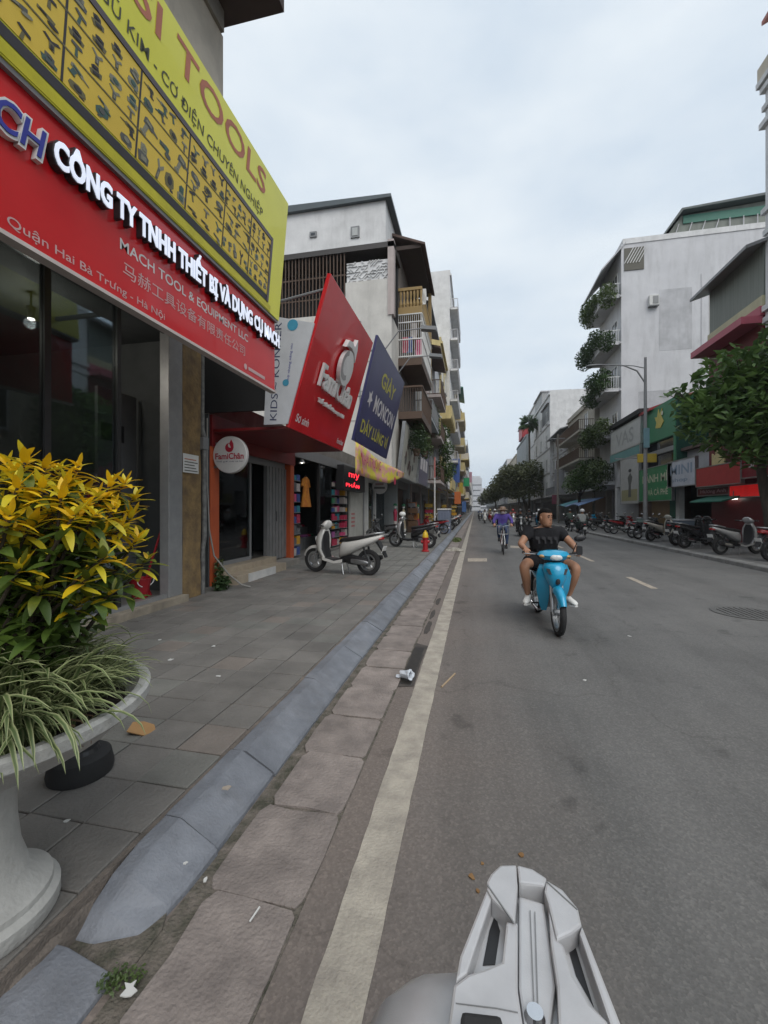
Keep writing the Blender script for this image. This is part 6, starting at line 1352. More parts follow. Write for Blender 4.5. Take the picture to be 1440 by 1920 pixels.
WHP = body_paint('pearl_white_paint', (.62, .61, .58)); BLKP = body_paint('black_gloss_paint', (.02, .02, .022)); SILP = body_paint('silver_paint', (.42, .42, .42), .4); BLUP = body_paint('sky_blue_paint', (.015, .33, .56)); GRYP = body_paint('dark_grey_paint', (.07, .072, .076)); REDPT = body_paint('deep_red_paint', (.28, .015, .02)); CREP = body_paint('ivory_paint', (.55, .53, .46))
PAVZ = .133
sc1 = scooter('white scooter parked across the pavement in front of the orange shop post', WHP, mirrors=False); set_at(sc1, -2.87, 9.03, PAVZ, 168, R(0))
q_ = copy_tree(sc1)
def recolour(o, table):
    for c in o.children_recursive:
        if c.type == 'MESH' and c.data.materials and c.data.materials[0] in table:
            c.material_slots[0].link = 'OBJECT'; c.material_slots[0].material = table[c.data.materials[0]]
    return o
def retag(o, label, group=None): o['label'] = label; o['group'] = group or 'parked scooters and motorbikes'; return o
sc1['group'] = 'parked scooters and motorbikes'
set_at(recolour(q_, {WHP: BLKP}), -2.27, 15.75, PAVZ, 166); retag(q_, 'black scooter with grey front parked behind the fire hydrant')
for c in q_.children:
    if c.name.startswith('leg_shield') or c.name.startswith('handlebar_cowl'): c.material_slots[0].material = SILP
helm = thing('helmet', 'white helmet resting on the black scooter handlebar', 'helmet', (0, 0, 0)); MB().lathe([(.10, 0), (.125, .04), (.12, .1), (.08, .15), (.01, .165)], (0, 0, 0), 18).build('shell', WHITE, helm, smooth=60); MB().box(.08, .17, -.06, .06, .02, .03).build('visor', BLACK, helm)
helm.location = (-2.66, 15.85, PAVZ + 1.165); helm.rotation_euler = (0, 0, R(166))
def sc_copy(tbl, x, y, deg, label, z=PAVZ): return retag(set_at(recolour(copy_tree(sc1), tbl), x, y, z, deg), label)
sc_copy({WHP: SILP}, 8.15, 15.55, 22, 'silver scooter with white front parked at the opposite kerb under the tree')
sc_copy({WHP: BLKP}, 8.05, 17.7, 24, 'glossy black scooter parked next to the silver one under the tree')
sc_copy({WHP: REDPT}, 8.5, 13.75, 18, 'dark red scooter parked at the opposite kerb beside the silver one')
sc_copy({WHP: CREP}, 8.2, 21.3, 30, 'ivory scooter parked beside the street lamp foot')
sc_copy({WHP: BLKP}, 8.3, 18.9, 20, 'black scooter parked in front of the pale blue freezer')
ub = underbone('grey motorbike parked behind the ivory scooter', GRYP, 'parked scooters and motorbikes'); set_at(ub, 8.1, 22.6, PAVZ, 28)
def ub_copy(tbl, x, y, deg, label, z=PAVZ): return retag(set_at(recolour(copy_tree(ub), tbl), x, y, z, deg), label)
ub_copy({GRYP: SILP}, 8.2, 23.6, 25, 'silver motorbike parked in front of the tan shutter')
ub_copy({GRYP: REDPT}, 8.4, 27.0, 20, 'red motorbike parked below the green shop sign')
ub_copy({GRYP: BLKP}, 8.4, 28.2, 24, 'black motorbike parked below the pale picture sign'); ub_copy({GRYP: GRYP}, 8.3, 31.0, 26, 'grey motorbike parked in front of the white building pier')
sc_copy({WHP: GRYP}, 8.4, 33.0, 22, 'grey scooter parked at the foot of the white building'); ub_copy({GRYP: BLUP}, 8.5, 35.0, 24, 'blue motorbike parked below the garden balconies'); sc_copy({WHP: BLKP}, 8.4, 37.0, 24, 'black scooter parked near the small green tree')
sc_copy({WHP: SILP}, -2.2, 29.5, 165, 'silver scooter parked beyond the blue grey kiosk'); ub_copy({GRYP: REDPT}, -2.3, 24.6, 168, 'red motorbike parked beside the white pole'); ub_copy({GRYP: GRYP}, -3.7, 17.6, 165, 'grey motorbike parked at the glass shop door')
ub_copy({GRYP: BLKP}, -2.2, 33.5, 166, 'black motorbike parked below the light grey house'); sc_copy({WHP: WHP}, -2.2, 36.5, 170, 'white scooter parked below the yellow house'); sc_copy({WHP: REDPT}, -2.2, 41, 165, 'red scooter parked further along the yellow house')

# ---- the blue motorbike and its rider coming up the lane
HD = -87
bb = underbone('sky blue motorbike ridden towards the viewer in the lane', BLUP, 'motorbikes in traffic', inner=BLKP, mirrors=(1,))
MB().ring_loft([zring(.875, .46, .05, .10), zring(.90, .47, .06, .11), zring(.925, .46, .05, .10)]).build('neck_gap', BLACK, bb)
MB().ring_loft([sring(.60, .66, .03, .045), sring(.645, .66, .022, .035), sring(.65, .66, .01, .012)]).build('badge', BLACK, bb, smooth=50)
for s in (-1, 1):
    MB().ring_loft([[(x, s * y_, z) for x, y_, z in q] for q in ([(.585, .05, .80), (.60, .05, .80), (.575, .13, .815), (.56, .13, .815)], [(.60, .02, .74), (.625, .02, .74), (.60, .10, .745), (.58, .10, .745)])]).build('side_vent', BLACK, bb)
    MB().tube([(.42, s * .12, .90), (.50, s * .10, .93), (.44, s * .03, .96)], .006, 5).build('brake_cable', BLACK, bb)
MB().ring_loft([sring(.42, 1.035, .035, .055, yc=.30, p=6), sring(.45, 1.03, .035, .055, yc=.30, p=6)]).build('phone_holder', BLACK, bb)
set_at(bb, .97, 6.2, 0.0, HD)
TEE = mat('charcoal_tee', (.024, .024, .027), (.016, .016, .018), scale=5, rough=.95, spec=.2, bump=.9, bscale=9); SHORTS = mat('black_shorts', (.014, .014, .016), rough=.95, spec=.2)
Jm = ride(wide=.335, arm=.345, hbz=.985, hbx=.315, footz=.30, footx=.08, sit=-.24)
man, hf, shirt = person('person in charcoal tee, black shorts and white sneakers riding the sky blue motorbike', Jm, dict(shirt=TEE, trousers=SHORTS, shoes=WHITE), turn=R(38), build=1.12, detail=2)
Mt = plane_M((-.24 + .07 + .188, .15, 1.08), (0, -1, 0), (-.12, 0, 1))
for k, (x, w_) in enumerate(((.0, .05), (.075, .06), (.155, .055), (.235, .06))): decal(man, Mt, [(x, .0), (x + w_ * .4, .0), (x + w_ * .45, .05), (x + w_, .06), (x + w_, .1), (x + .01, .095)], PAINT('faded_print', (.042, .042, .046), .9, spec=.2), 'shirt_print', off=.02)
set_at(man, .97, 6.2, 0.0, HD)
# ---- others in the traffic
rr = random.Random(90)
CL = [mat('cloth_%d' % i, c, rough=.9) for i, c in enumerate(((.09, .06, .28), (.02, .02, .022), (.30, .31, .30), (.05, .07, .06), (.28, .24, .2), (.45, .45, .46), (.05, .08, .16), (.3, .08, .08)))]
HW_ = PAINT('helmet_white', (.6, .6, .6), .3); HB_ = PAINT('helmet_dark', (.03, .03, .035), .3); HY_ = PAINT('helmet_yellow', (.5, .42, .1), .3); HR_ = PAINT('helmet_red', (.4, .05, .05), .3)
def rider(label, shirt, trs, x, y, deg, helmet, footz=.30, hbz=.985):
    p, _, _ = person(label, ride(wide=.24, arm=.30, hbz=hbz, footz=footz), dict(shirt=shirt, trousers=trs, shoes=BLACK, sole=BLACK), helmet=helmet, short=False, detail=1, group='riders in traffic')
    return set_at(p, x, y, 0, deg)
traffic = [((2.6, 25.9), -92, BLKP, 's', CL[1], CL[1], HB_, 'black scooter with bright front lamp ridden behind the cyclist', 'person in black on the black scooter behind the cyclist'),
           ((5.75, 25.2), 88, GRYP, 'u', CL[2], CL[3], HW_, 'grey motorbike ridden away along the opposite lane', 'person in pale grey with white helmet riding away along the opposite lane'),
           (tuple(G(928, 988))[:2], -90, BLKP, 'u', CL[5], CL[1], HW_, 'black motorbike far up the lane with a pale rider', 'person in a pale jacket with white helmet far up the lane'),
           (tuple(G(909, 981))[:2], -90, WHP, 's', CL[5], CL[6], HB_, 'white scooter far up the lane', 'person in white shirt far up the lane on the white scooter'),
           (tuple(G(919, 979.5))[:2], -90, REDPT, 'u', CL[4], CL[1], HY_, 'red motorbike in the distant bunch', 'person with yellow helmet in the distant bunch'),
           (tuple(G(900, 976.5))[:2], -90, GRYP, 's', CL[6], CL[1], HW_, 'grey scooter at the back of the distant bunch', 'person in navy at the back of the distant bunch'),
           (tuple(G(962, 986))[:2], -90, SILP, 's', CL[7], CL[1], HR_, 'silver scooter near the middle of the road', 'person in red top on the silver scooter'),
           (tuple(G(1010, 990))[:2], 88, BLUP, 'u', CL[5], CL[6], HW_, 'blue motorbike heading away past the olive tree', 'person in white heading away past the olive tree'),
           (tuple(G(992, 984))[:2], 88, BLKP, 's', CL[1], CL[1], HB_, 'black scooter heading away beyond the olive tree', 'person in dark clothes heading away beyond the olive tree'),
           (tuple(G(945, 978.5))[:2], -90, CREP, 's', CL[2], CL[3], HW_, 'ivory scooter in the far traffic', 'person in grey in the far traffic'),
           (tuple(G(1068, 996))[:2], 88, GRYP, 'u', CL[3], CL[1], HB_, 'dark motorbike pulling out from the opposite kerb', 'person in dark green pulling out from the opposite kerb')]
for (x, y), deg, pt, kd, c1, c2, hl, l1, l2 in traffic:
    v = set_at(recolour(copy_tree(sc1 if kd == 's' else ub), {WHP: pt, GRYP: pt}), x, y, 0, deg); v['label'] = l1; v['group'] = 'motorbikes in traffic'
    rider(l2, c1, c2, x, y, deg, hl, hbz=1.06 if kd == 's' else .985)
# ---- cyclist
def bicycle(label):
    t = thing('bicycle', label, 'bicycle', (0, 0, 0))
    for x in (.52, -.52):
        w = MB(); n = 30; w.ring_loft([[(x + (.325 + .016 * math.cos(b)) * math.cos(2 * math.pi * j / n), .016 * math.sin(b), .34 + (.325 + .016 * math.cos(b)) * math.sin(2 * math.pi * j / n)) for j in range(n)] for b in [2 * math.pi * k / 6 for k in range(7)]], cap=False); wo = w.build('wheel', RUBBER, t)
        s_ = MB()
        for k in range(16): a = 2 * math.pi * k / 16; s_.tube([(x, .02 if k % 2 else -.02, .34), (x + .31 * math.cos(a), 0, .34 + .31 * math.sin(a))], .002, 3)
        s_.build('spokes', STEEL, wo)
    f = MB(); bbk, st, hd = (-.05, 0, .30), (-.18, 0, .78), (.36, 0, .82)
    for a, b_ in ((bbk, st), (bbk, (.38, 0, .66)), (bbk, (-.52, .05, .34)), (bbk, (-.52, -.05, .34)), (st, (-.52, .05, .34)), (st, (-.52, -.05, .34)), ((-.13, 0, .62), hd)): f.tube([a, b_], .016, 7)
    f.build('frame', REDPT, t)
    for s in (-1, 1): MB().tube([(.38, s * .02, .68), (.45, s * .05, .5), (.52, s * .05, .34)], .012, 6).build('fork_leg', STEEL, t)
    MB().tube([(.38, 0, .66), (.34, 0, .95)], .014, 7).build('stem', STEEL, t); MB().tube([(.20, -.29, .98), (.30, -.22, 1.0), (.34, 0, .96), (.30, .22, 1.0), (.20, .29, .98)], .011, 7).build('handlebar', STEEL, t)
    MB().ring_loft([sring(.02, .84, .03, .02), sring(-.1, .85, .05, .025), sring(-.26, .86, .10, .03), sring(-.3, .86, .06, .02)]).build('saddle', SEAT, t, smooth=60); MB().tube([(-.18, 0, .76), (-.19, 0, .84)], .012, 6).build('seat_post', STEEL, t)
    bs = MB(); bs.ring_loft([[(x, y_, z) for x, y_ in ((.38, -.15), (.62, -.15), (.62, .15), (.38, .15))] for z in (.70, .92)], cap=False); bo_ = bs.build('basket', GREYM, t); sm_ = bo_.modifiers.new('w', 'WIREFRAME'); sm_.thickness = .02
    cr2 = MB(); cr2.tube([(-.05, -.05, .30), (-.05, .05, .30)], .03, 8)
    for s, d in ((1, (.12, -.12)), (-1, (-.12, .12))): cr2.tube([(-.05, s * .05, .30), (-.05 + d[0], s * .06, .30 + d[1])], .01, 5); cr2.tube([(-.05 + d[0], s * .06, .30 + d[1]), (-.05 + d[0], s * .16, .30 + d[1])], .014, 5)
    cr2.build('pedals', BLACK, t)
    return t
cyx, cyy = .97, 15.65
bc = bicycle('bicycle with front basket ridden towards the viewer'); set_at(bc, cyx, cyy, 0, -91)
Jc = dict(pelvis=(-.18, 0, .98), waist=(-.14, 0, 1.11), chest=(-.08, 0, 1.27), neck0=(-.05, 0, 1.38), neck=(-.04, 0, 1.42), head=(-.01, 0, 1.5))
for s, k in (('l', 1), ('r', -1)):
    up = k > 0; Jc['sh' + s] = (-.07, k * .19, 1.33); Jc['el' + s] = (.03, k * .32, 1.14); Jc['wr' + s] = (.13, k * .28, 1.03); Jc['hand' + s] = (1, 0, -.3); Jc['hp' + s] = (-.15, k * .10, .95)
    Jc['kn' + s] = (.22, k * .14, .82 if up else .72); Jc['cf' + s] = (.12, k * .13, .55 if up else .45); Jc['an' + s] = (.04 if up else -.15, k * .12, .30 if up else .52); 
Jc['anl'] = (.05, .12, .28); Jc['anr'] = (-.14, -.12, .52); Jc['knr'] = (.20, -.14, .90); Jc['cfr'] = (.06, -.13, .72)
cyc, _, _ = person('person in purple jacket, hat and face mask riding the bicycle', Jc, dict(shirt=CL[0], trousers=CL[6], shoes=BLACK, sole=BLACK), hat=PAINT('tan_hat', (.2, .13, .09)), mask=PAINT('mask_pale', (.4, .35, .35)), short=False, detail=1); set_at(cyc, cyx, cyy, 0, -91)
# ================================================================== STREET FURNITURE
lp = thing('street_lamp', 'tall grey street lamp with curved double arm on the opposite pavement', 'street lamp', (7.75, 21.9, .13))
LX, LY = 7.75, 21.9
MB().tube([(LX, LY, .13), (LX, LY, 3), (LX, LY, 8.6)], [.10, .085, .055], 12).build('pole', GREYM, lp, smooth=60)
MB().lathe([(.2, 0), (.2, .06), (.13, .12), (.12, .7), (.09, .75)], (LX, LY, .13), 14).build('base', GREYM, lp, smooth=40)
MB().tube([(LX, LY, 7.4), (LX - .35, LY, 8.0), (LX - .9, LY, 8.28), (LX - 1.7, LY, 8.38), (LX - 2.0, LY, 8.38)], [.035, .035, .032, .028, .025], 8).build('arm', GREYM, lp, smooth=60)
MB().tube([(LX, LY, 8.1), (LX - .5, LY, 8.25), (LX - .95, LY, 8.3)], .022, 8).build('arm_brace', GREYM, lp, smooth=60)
MB().ring_loft([sring(LX - 1.85, 8.38, .05, .03, yc=LY), sring(LX - 2.1, 8.38, .12, .05, yc=LY), sring(LX - 2.45, 8.37, .12, .045, yc=LY), sring(LX - 2.55, 8.37, .06, .02, yc=LY)]).build('lamp_head', PAINT('lamp_grey', (.25, .26, .27)), lp, smooth=50)
MB().box(LX - .12, LX + .12, LY - .16, LY - .1, 4.4, 5.3).build('notice_plate', PAINT('teal_plate', (.14, .26, .30)), lp)
for i, (px, Y_, zt, lab) in enumerate(((1046, 48, 9.5, 'concrete utility pole before the panelled house'), (1113, 43, 9.8, 'slim grey pole beside the garden balconies'))):
    b_ = PY(px, 960, Y_); up = thing('utility_pole', lab, 'pole', (b_.x, Y_, .13))
    MB().tube([(b_.x, Y_, .13), (b_.x, Y_, zt)], [.14, .09], 10).build('pole', CONC, up, smooth=60); MB().box(b_.x - .8, b_.x + .8, Y_ - .05, Y_ + .05, zt - .5, zt - .4).build('cross_arm', GREYM, up)
# overhead cables along the right pavement
for k in range(3):
    a = Vector((PY(1046, 960, 48).x - .5 + .5 * k, 48, 9.05)); b_ = Vector((10.2, 36.2, 7.6 + .3 * k)); pts = [a.lerp(b_, t / 10) - Vector((0, 0, .5 * math.sin(math.pi * t / 10))) for t in range(11)]
    tag(MB().tube(pts, .012, 5).build('overhead_cable', BLACK), ('lowest', 'middle', 'topmost')[k] + ' black overhead cable slung from the utility pole to the white building', 'cable', 'overhead cables')
# hydrant
HX, HY = -1.62, 14.3
hy = thing('fire_hydrant', 'red fire hydrant with yellow cap standing by the kerb', 'hydrant', (HX, HY, .13))
HRED = PAINT('hydrant_red', (.36, .015, .02), .4); HYEL = PAINT('hydrant_yellow', (.62, .42, .02), .4)
MB().lathe([(.13, 0), (.13, .04), (.09, .06), (.085, .42), (.11, .44), (.11, .48)], (HX, HY, .13), 18).build('barrel', HRED, hy, smooth=40)
MB().lathe([(.105, 0), (.10, .06), (.075, .15), (.03, .2), (.03, .24), (0, .24)], (HX, HY, .61), 18).build('cap', HYEL, hy, smooth=40)
for s in (-1, 1): MB().lathe([(.05, 0), (.05, .1), (.06, .1), (.06, .14), (0, .14)], (HX, HY, .46), 12, Matrix.Rotation(R(90 * s), 4, 'Y')).build('outlet', HRED, hy)
# kiosk and pole
kk = thing('kiosk', 'blue grey sheet metal kiosk with pale top edge on the pavement', 'kiosk', (-1.85, 26.3, .13))
a = PY(821, 1000, 25.4); KB = PAINT('kiosk_blue', (.20, .23, .31), .5)
MB().box(a.x, -1.44, 25.4, 27.0, .13, 1.52).build('cabinet', KB, kk, bevel=.01); MB().box(a.x - .05, -1.40, 25.35, 27.05, 1.52, 1.6).build('top_edge', WHITE, kk)
for k in range(4): MB().box(a.x + .02 + k * .17, a.x + .15 + k * .17, 25.38, 25.4, .3, 1.35).build('panel', PAINT('kiosk_blue2', (.17, .2, .28), .5), kk)
b_ = PY(815, 990, 25.0); wpz = thing('white_pole', 'white pole with red painted top beside the blue grey kiosk', 'pole', (b_.x, 25, .13))
MB().tube([(b_.x, 25, .13), (b_.x, 25, 3.4)], .045, 10).build('pole', WHITE, wpz); MB().tube([(b_.x, 25, 3.4), (b_.x, 25, 4.6)], .05, 10).build('red_band', PAINT('faded_red', (.5, .18, .16)), wpz)
# clothes stands and goods outside the far left shops
for i, (x, y, c1, c2, lab) in enumerate(((-4.0, 21.6, goods[1], goods[3], 'mannequin in red top and green cap outside the glass shop'), (-3.9, 23.6, PAINT('beige_cloth', (.45, .38, .25)), PAINT('beige_cloth', (.45, .38, .25)), 'mannequin in beige dress outside the violet sign shop'), (-3.6, 27.4, goods[2], goods[1], 'mannequin in orange top outside the grey blue house'))):
    mn = thing('mannequin', lab, 'mannequin', (x, y, .13))
    MB().ring_loft([zring(.95, x, .08, .13, yc=y), zring(1.15, x, .085, .12, yc=y), zring(1.4, x, .1, .18, yc=y), zring(1.52, x, .06, .14, yc=y), zring(1.56, x, .04, .05, yc=y)]).build('top', c1, mn, smooth=60)
    MB().ring_loft([zring(.35, x, .16, .22, yc=y), zring(.95, x, .09, .14, yc=y)]).build('skirt', c2, mn, smooth=60)
    MB().ell((x, y, 1.68), (.08, .07, .11), 12, 8).build('head', WHITE, mn, smooth=60); MB().lathe([(.14, 0), (.1, .03), (.09, .1), (0, .13)], (x, y, 1.74), 14).build('cap', goods[7], mn)
    MB().tube([(x, y, .15), (x, y, .4)], .02, 6).build('stand', STEEL, mn); MB().lathe([(.16, 0), (.16, .02), (0, .02)], (x, y, .13), 14).build('foot', STEEL, mn)
rr = random.Random(64)
for i, (x, y, lab) in enumerate(((-3.2, 30.5, 'stand of orange and amber goods in front of the pinkish house'), (-2.6, 38.5, 'stand of blue and amber goods in front of the yellow house'), (-3.7, 25.9, 'rack of brown goods outside the violet sign shop'), (-2.2, 47.5, 'low stand of colourful goods at the foot of the white block'))):
    gd = thing('goods_stand', lab, 'stand', (x, y, .13)); MB().box(x - .35, x + .35, y, y + 1.2, .13, .5).build('table', BROWN, gd); MB().box(x - .4, x - .33, y, y + 1.2, .5, 2.2).build('back_panel', BROWN, gd)
    for z in (.5, .9, 1.3, 1.7):
        for k in range(3): MB().box(x - .3, x + rr.uniform(0, .3), y + k * .4 + .02, y + k * .4 + .36, z, z + rr.uniform(.2, .36)).build('box', [goods[2], PAINT('amber_box2', (.5, .33, .05)), goods[4], goods[3], goods[1]][rr.randrange(5)] if i != 2 else rr.choice(tcols), gd)

# ================================================================== PLANTER WITH CROTON AND SPIDER GRASS
PXc, PYc = -1.66, 1.14
STONE = mat('white_cast_stone', (.47, .47, .45), (.37, .37, .355), scale=6, rough=.75, bump=.25, bscale=60, grime=.35, world_co=True, detail=8)
pl = thing('planter', 'big white cast stone bowl planter on a pedestal at the pavement edge', 'planter', (PXc, PYc, .133))
MB().lathe([(.215, 0), (.225, .015), (.225, .06), (.21, .075), (.205, .078), (.203, .098), (.185, .11), (.135, .16), (.112, .24), (.102, .34), (.10, .45), (.12, .50), (.15, .512)], (PXc, PYc, .133), 40).build('pedestal', STONE, pl, smooth=35)
MB().lathe([(.14, .51), (.20, .525), (.30, .57), (.42, .635), (.48, .69), (.50, .70), (.515, .715), (.517, .748), (.505, .758), (.478, .755), (.462, .73), (.42, .68), (.2, .62), (0, .6)], (PXc, PYc, .133), 56).build('bowl', STONE, pl, smooth=35)
MB().lathe([(0, .70), (.25, .715), (.43, .70), (.43, .68), (0, .66)], (PXc, PYc, .133), 30).build('soil', mat('soil', (.03, .022, .016), rough=1, bump=.8), pl)
SZ = .133 + .70
# croton leaves
def leaf_mesh(L, W, bend, mt, n=5, fold=.25):
    m = MB(); rows = []
    for i in range(n + 1):
        t = i / n; w = W * math.sin(math.pi * min(1, t * .93 + .07)) ** .8 * (1 - .25 * t) + (.002 if i else .001); z = bend * t * t * L
        rows.append([(t * L * (1 - .15 * abs(bend) * t), -w, z + w * fold), (t * L * (1 - .15 * abs(bend) * t), 0, z), (t * L * (1 - .15 * abs(bend) * t), w, z + w * fold)])
    vs_ = [p for r in rows for p in r]; fs_ = []
    for i in range(n):
        for j in (0, 1): k = i * 3 + j; fs_.append((k, k + 3, k + 4, k + 1))
    m.add(vs_, fs_); me = m.mesh('leaf'); me.polygons.foreach_set('use_smooth', [True] * len(me.polygons)); me.materials.append(mt); return me
CY = [leaf_mat('croton_yellow', (.84, .60, .018), (.74, .45, .014), scale=9, trans=.35, rand=.12), leaf_mat('croton_gold', (.72, .60, .03), (.52, .46, .03), scale=12, trans=.3, rand=.15), leaf_mat('croton_green', (.10, .16, .025), (.05, .09, .018), scale=8, trans=.25, rand=.3), leaf_mat('croton_lime', (.30, .32, .04), (.11, .16, .02), scale=14, trans=.3, rand=.25)]
LM = [[leaf_mesh(.092, .0145, b_, m_) for b_ in (-.25, -.5, .1)] for m_ in CY]
cro = thing('croton_bush', 'croton bush with yellow leaf rosettes over dark green in the bowl planter', 'plant', (PXc, PYc, SZ))
rr = random.Random(41); stems = MB(); nleaf = 0; rest = MB(); tips = []
def tipat(px, py, d): v = ray(px, py); return Vector((v.x * d, v.y * d, EYE + v.z * d))
# rosette tips where the photograph shows them (depth inside the bowl's footprint)
for (px, py, d) in ((30, 880, 1.5), (80, 905, 1.4), (125, 900, 1.45), (185, 925, 1.5), (235, 905, 1.65), (60, 935, 1.45), (165, 945, 1.45), (120, 985, 1.5), (30, 1000, 1.35), (230, 985, 1.6), (250, 965, 1.68), (180, 965, 1.4), (85, 870, 1.52), (15, 865, 1.55), (50, 858, 1.42), (148, 873, 1.62), (35, 905, 1.3), (115, 925, 1.35), (210, 905, 1.6), (255, 930, 1.72), (20, 965, 1.25), (95, 955, 1.5), (140, 965, 1.3), (215, 950, 1.55), (60, 978, 1.32), (195, 1000, 1.5), (258, 1010, 1.66), (278, 1048, 1.72), (10, 925, 1.6), (160, 915, 1.7), (170, 1080, 1.35), (120, 1040, 1.45), (40, 1060, 1.25), (230, 1060, 1.6), (150, 1130, 1.4), (75, 1100, 1.3), (-30, 880, 1.4), (-60, 940, 1.3), (-90, 900, 1.6), (-50, 1010, 1.25), (-120, 970, 1.5), (200, 1040, 1.35), (90, 1010, 1.6), (170, 1020, 1.65), (5, 1010, 1.5), (215, 1110, 1.5), (60, 900, 1.7), (110, 880, 1.6), (-150, 1040, 1.4)):
    tips.append(tipat(px, py, d))
more = [MB() for _ in CY]
for ti, tp in enumerate(tips):
    base = Vector((PXc + rr.uniform(-.14, .14), PYc + rr.uniform(-.14, .14), SZ - .02)); out_ = (tp - base); mid = base.lerp(tp, .55) + Vector((rr.uniform(-.03, .03), rr.uniform(-.03, .03), .03))
    stems.tube([base, mid, tp], [.009, .007, .004], 6)
    high = tp.z > 1.42
    for k in range(16):
        a = 2.4 * k + rr.uniform(-.3, .3); el = 1.05 - .10 * k + rr.uniform(-.15, .15); ax = out_.normalized()
        kind = (0 if rr.random() < .62 else 1) if high else rr.choice((0, 1, 3, 3, 2)); kind = 2 if k > 14 else (rr.choice((3, 1, 1, 2)) if k > 11 else kind)
        lm_ = LM[kind][rr.randrange(3)]; solo = nleaf < 300 and k < 11
        pos = tp - ax * (.004 * k) - Vector(WLOC[cro.name]); s = rr.uniform(.75, 1.12) * (.6 + .06 * k if k < 6 else 1.0)
        q = Vector((math.cos(a) * math.cos(el), math.sin(a) * math.cos(el), math.sin(el))).to_track_quat('X', 'Z')
        MX = Matrix.LocRotScale(pos, q, Vector((s, s * rr.uniform(.85, 1.2), s)))
        if solo: o = link('leaf', lm_, cro); o.matrix_local = MX; nleaf += 1
        else: more[kind].add([MX @ v.co + Vector(WLOC[cro.name]) for v in lm_.vertices], [tuple(f.vertices) for f in lm_.polygons])
# lower dark leaves along the stems, too many to pick apart
lf = [leaf_mesh(.095, .017, -.4, CY[2]), ]
src = lf[0]
for i in range(1150):
    tp = rr.choice(tips); base = Vector((PXc, PYc, SZ)); t = rr.uniform(.25, .86); p = base.lerp(tp, t) + Vector((rr.gauss(0, .05), rr.gauss(0, .05), rr.gauss(0, .04)))
    e = Euler((rr.uniform(-.5, .5), rr.uniform(-.9, .4), rr.uniform(0, 6.3))).to_matrix(); s = rr.uniform(.6, 1.15)
    rest.add([p + e @ (v.co * s) for v in src.vertices], [tuple(f.vertices) for f in src.polygons])
for m__, c__ in zip(more, CY):
    if m__.v: m__.build('more_leaves', c__, cro, smooth=60)['kind'] = 'stuff'
ro = rest.build('foliage', CY[2], cro, smooth=60); ro['kind'] = 'stuff'
stems.build('stems', mat('woody_stem', (.06, .045, .03), rough=.8), cro)
# spider grass round the rim
gr = thing('spider_grass', 'long striped spider grass spilling over the planter rim', 'plant', (PXc, PYc, SZ))
def stripe_mat():
    m = leaf_mat('spider_blade', (.15, .20, .075), (.08, .12, .045), scale=4, trans=.25, rand=.3)
    n = m.node_tree.nodes; l = m.node_tree.links; b = n['Principled BSDF']; src_ = b.inputs['Base Color'].links[0].from_socket
    at = n.new('ShaderNodeAttribute'); at.attribute_name = 'edge'; mx = n.new('ShaderNodeMix'); mx.data_type = 'RGBA'; mr = n.new('ShaderNodeMapRange'); mr.inputs[1].default_value = .35; mr.inputs[2].default_value = .85
    l.new(at.outputs['Fac'], mr.inputs[0]); l.new(mr.outputs[0], mx.inputs[0]); l.new(src_, mx.inputs[6]); mx.inputs[7].default_value = (.36, .39, .20, 1)
    l.new(mx.outputs[2], b.inputs['Base Color'])
    for x in n:
        if x.type == 'BSDF_TRANSLUCENT': l.new(mx.outputs[2], x.inputs['Color'])
    return m
SPM = stripe_mat()
def blade_geo(L, W, droop, n=8):
    vs_, fs_, ed = [], [], []
    x = z = 0; a = 1.15
    for i in range(n + 1):
        t = i / n; w = W * (1 - t) ** .5 * (.5 + .5 * min(1, t * 4))
        vs_ += [(x, -w, z + w * .5), (x, 0, z), (x, w, z + w * .5)]; ed += [1, 0, 1]
        x += L / n * math.cos(a); z += L / n * math.sin(a); a -= droop / n * (.6 + .9 * t)
    for i in range(n):
        for j in (0, 1): k = i * 3 + j; fs_.append((k, k + 3, k + 4, k + 1))
    return vs_, fs_, ed
def mesh_edge(name, vs_, fs_, ed):
    me = bpy.data.meshes.new(name); me.from_pydata(vs_, [], fs_); at = me.attributes.new('edge', 'FLOAT', 'POINT'); at.data.foreach_set('value', [float(e) for e in ed]); me.polygons.foreach_set('use_smooth', [True] * len(me.polygons)); me.materials.append(SPM); return me
BG = [blade_geo(L, w, d) for L, w, d in ((.34, .011, 1.8), (.30, .0105, 2.4), (.40, .012, 1.9), (.30, .0095, 1.0), (.38, .011, 2.6))]
BM = [mesh_edge('blade', *g_) for g_ in BG]
rr = random.Random(52); av, af, ae = [], [], []
for i in range(3000):
    th = rr.uniform(0, 2 * math.pi); r = rr.uniform(.08, .40); p = Vector((PXc + r * math.cos(th), PYc + r * math.sin(th), SZ - .005))
    yaw = th + rr.gauss(0, .9); k = rr.randrange(5); tilt = rr.uniform(-.5, .3); front = th < 1.7; r = r * (.88 if front else 1.03); p = Vector((PXc + r * math.cos(th), PYc + r * math.sin(th), SZ - .005)); s = rr.uniform(.7, 1.2) * (.72 if front else 1)
    M_ = Matrix.Translation(p) @ Matrix.Rotation(yaw, 4, 'Z') @ Matrix.Rotation(tilt, 4, 'Y') @ Matrix.Diagonal((s, s, s, 1))
    vis = math.cos(th - .0) > -.3 and r > .2
    if i % 5 == 0 and vis and sum(1 for _ in gr.children) < 260:
        o = link('blade', BM[k], gr); o.matrix_local = Matrix.Translation(-Vector(WLOC[gr.name])) @ M_
    else:
        b0 = len(av); av += [tuple(M_ @ Vector(q) - Vector(WLOC[gr.name])) for q in BG[k][0]]; af += [tuple(x + b0 for x in f) for f in BG[k][1]]; ae += BG[k][2]
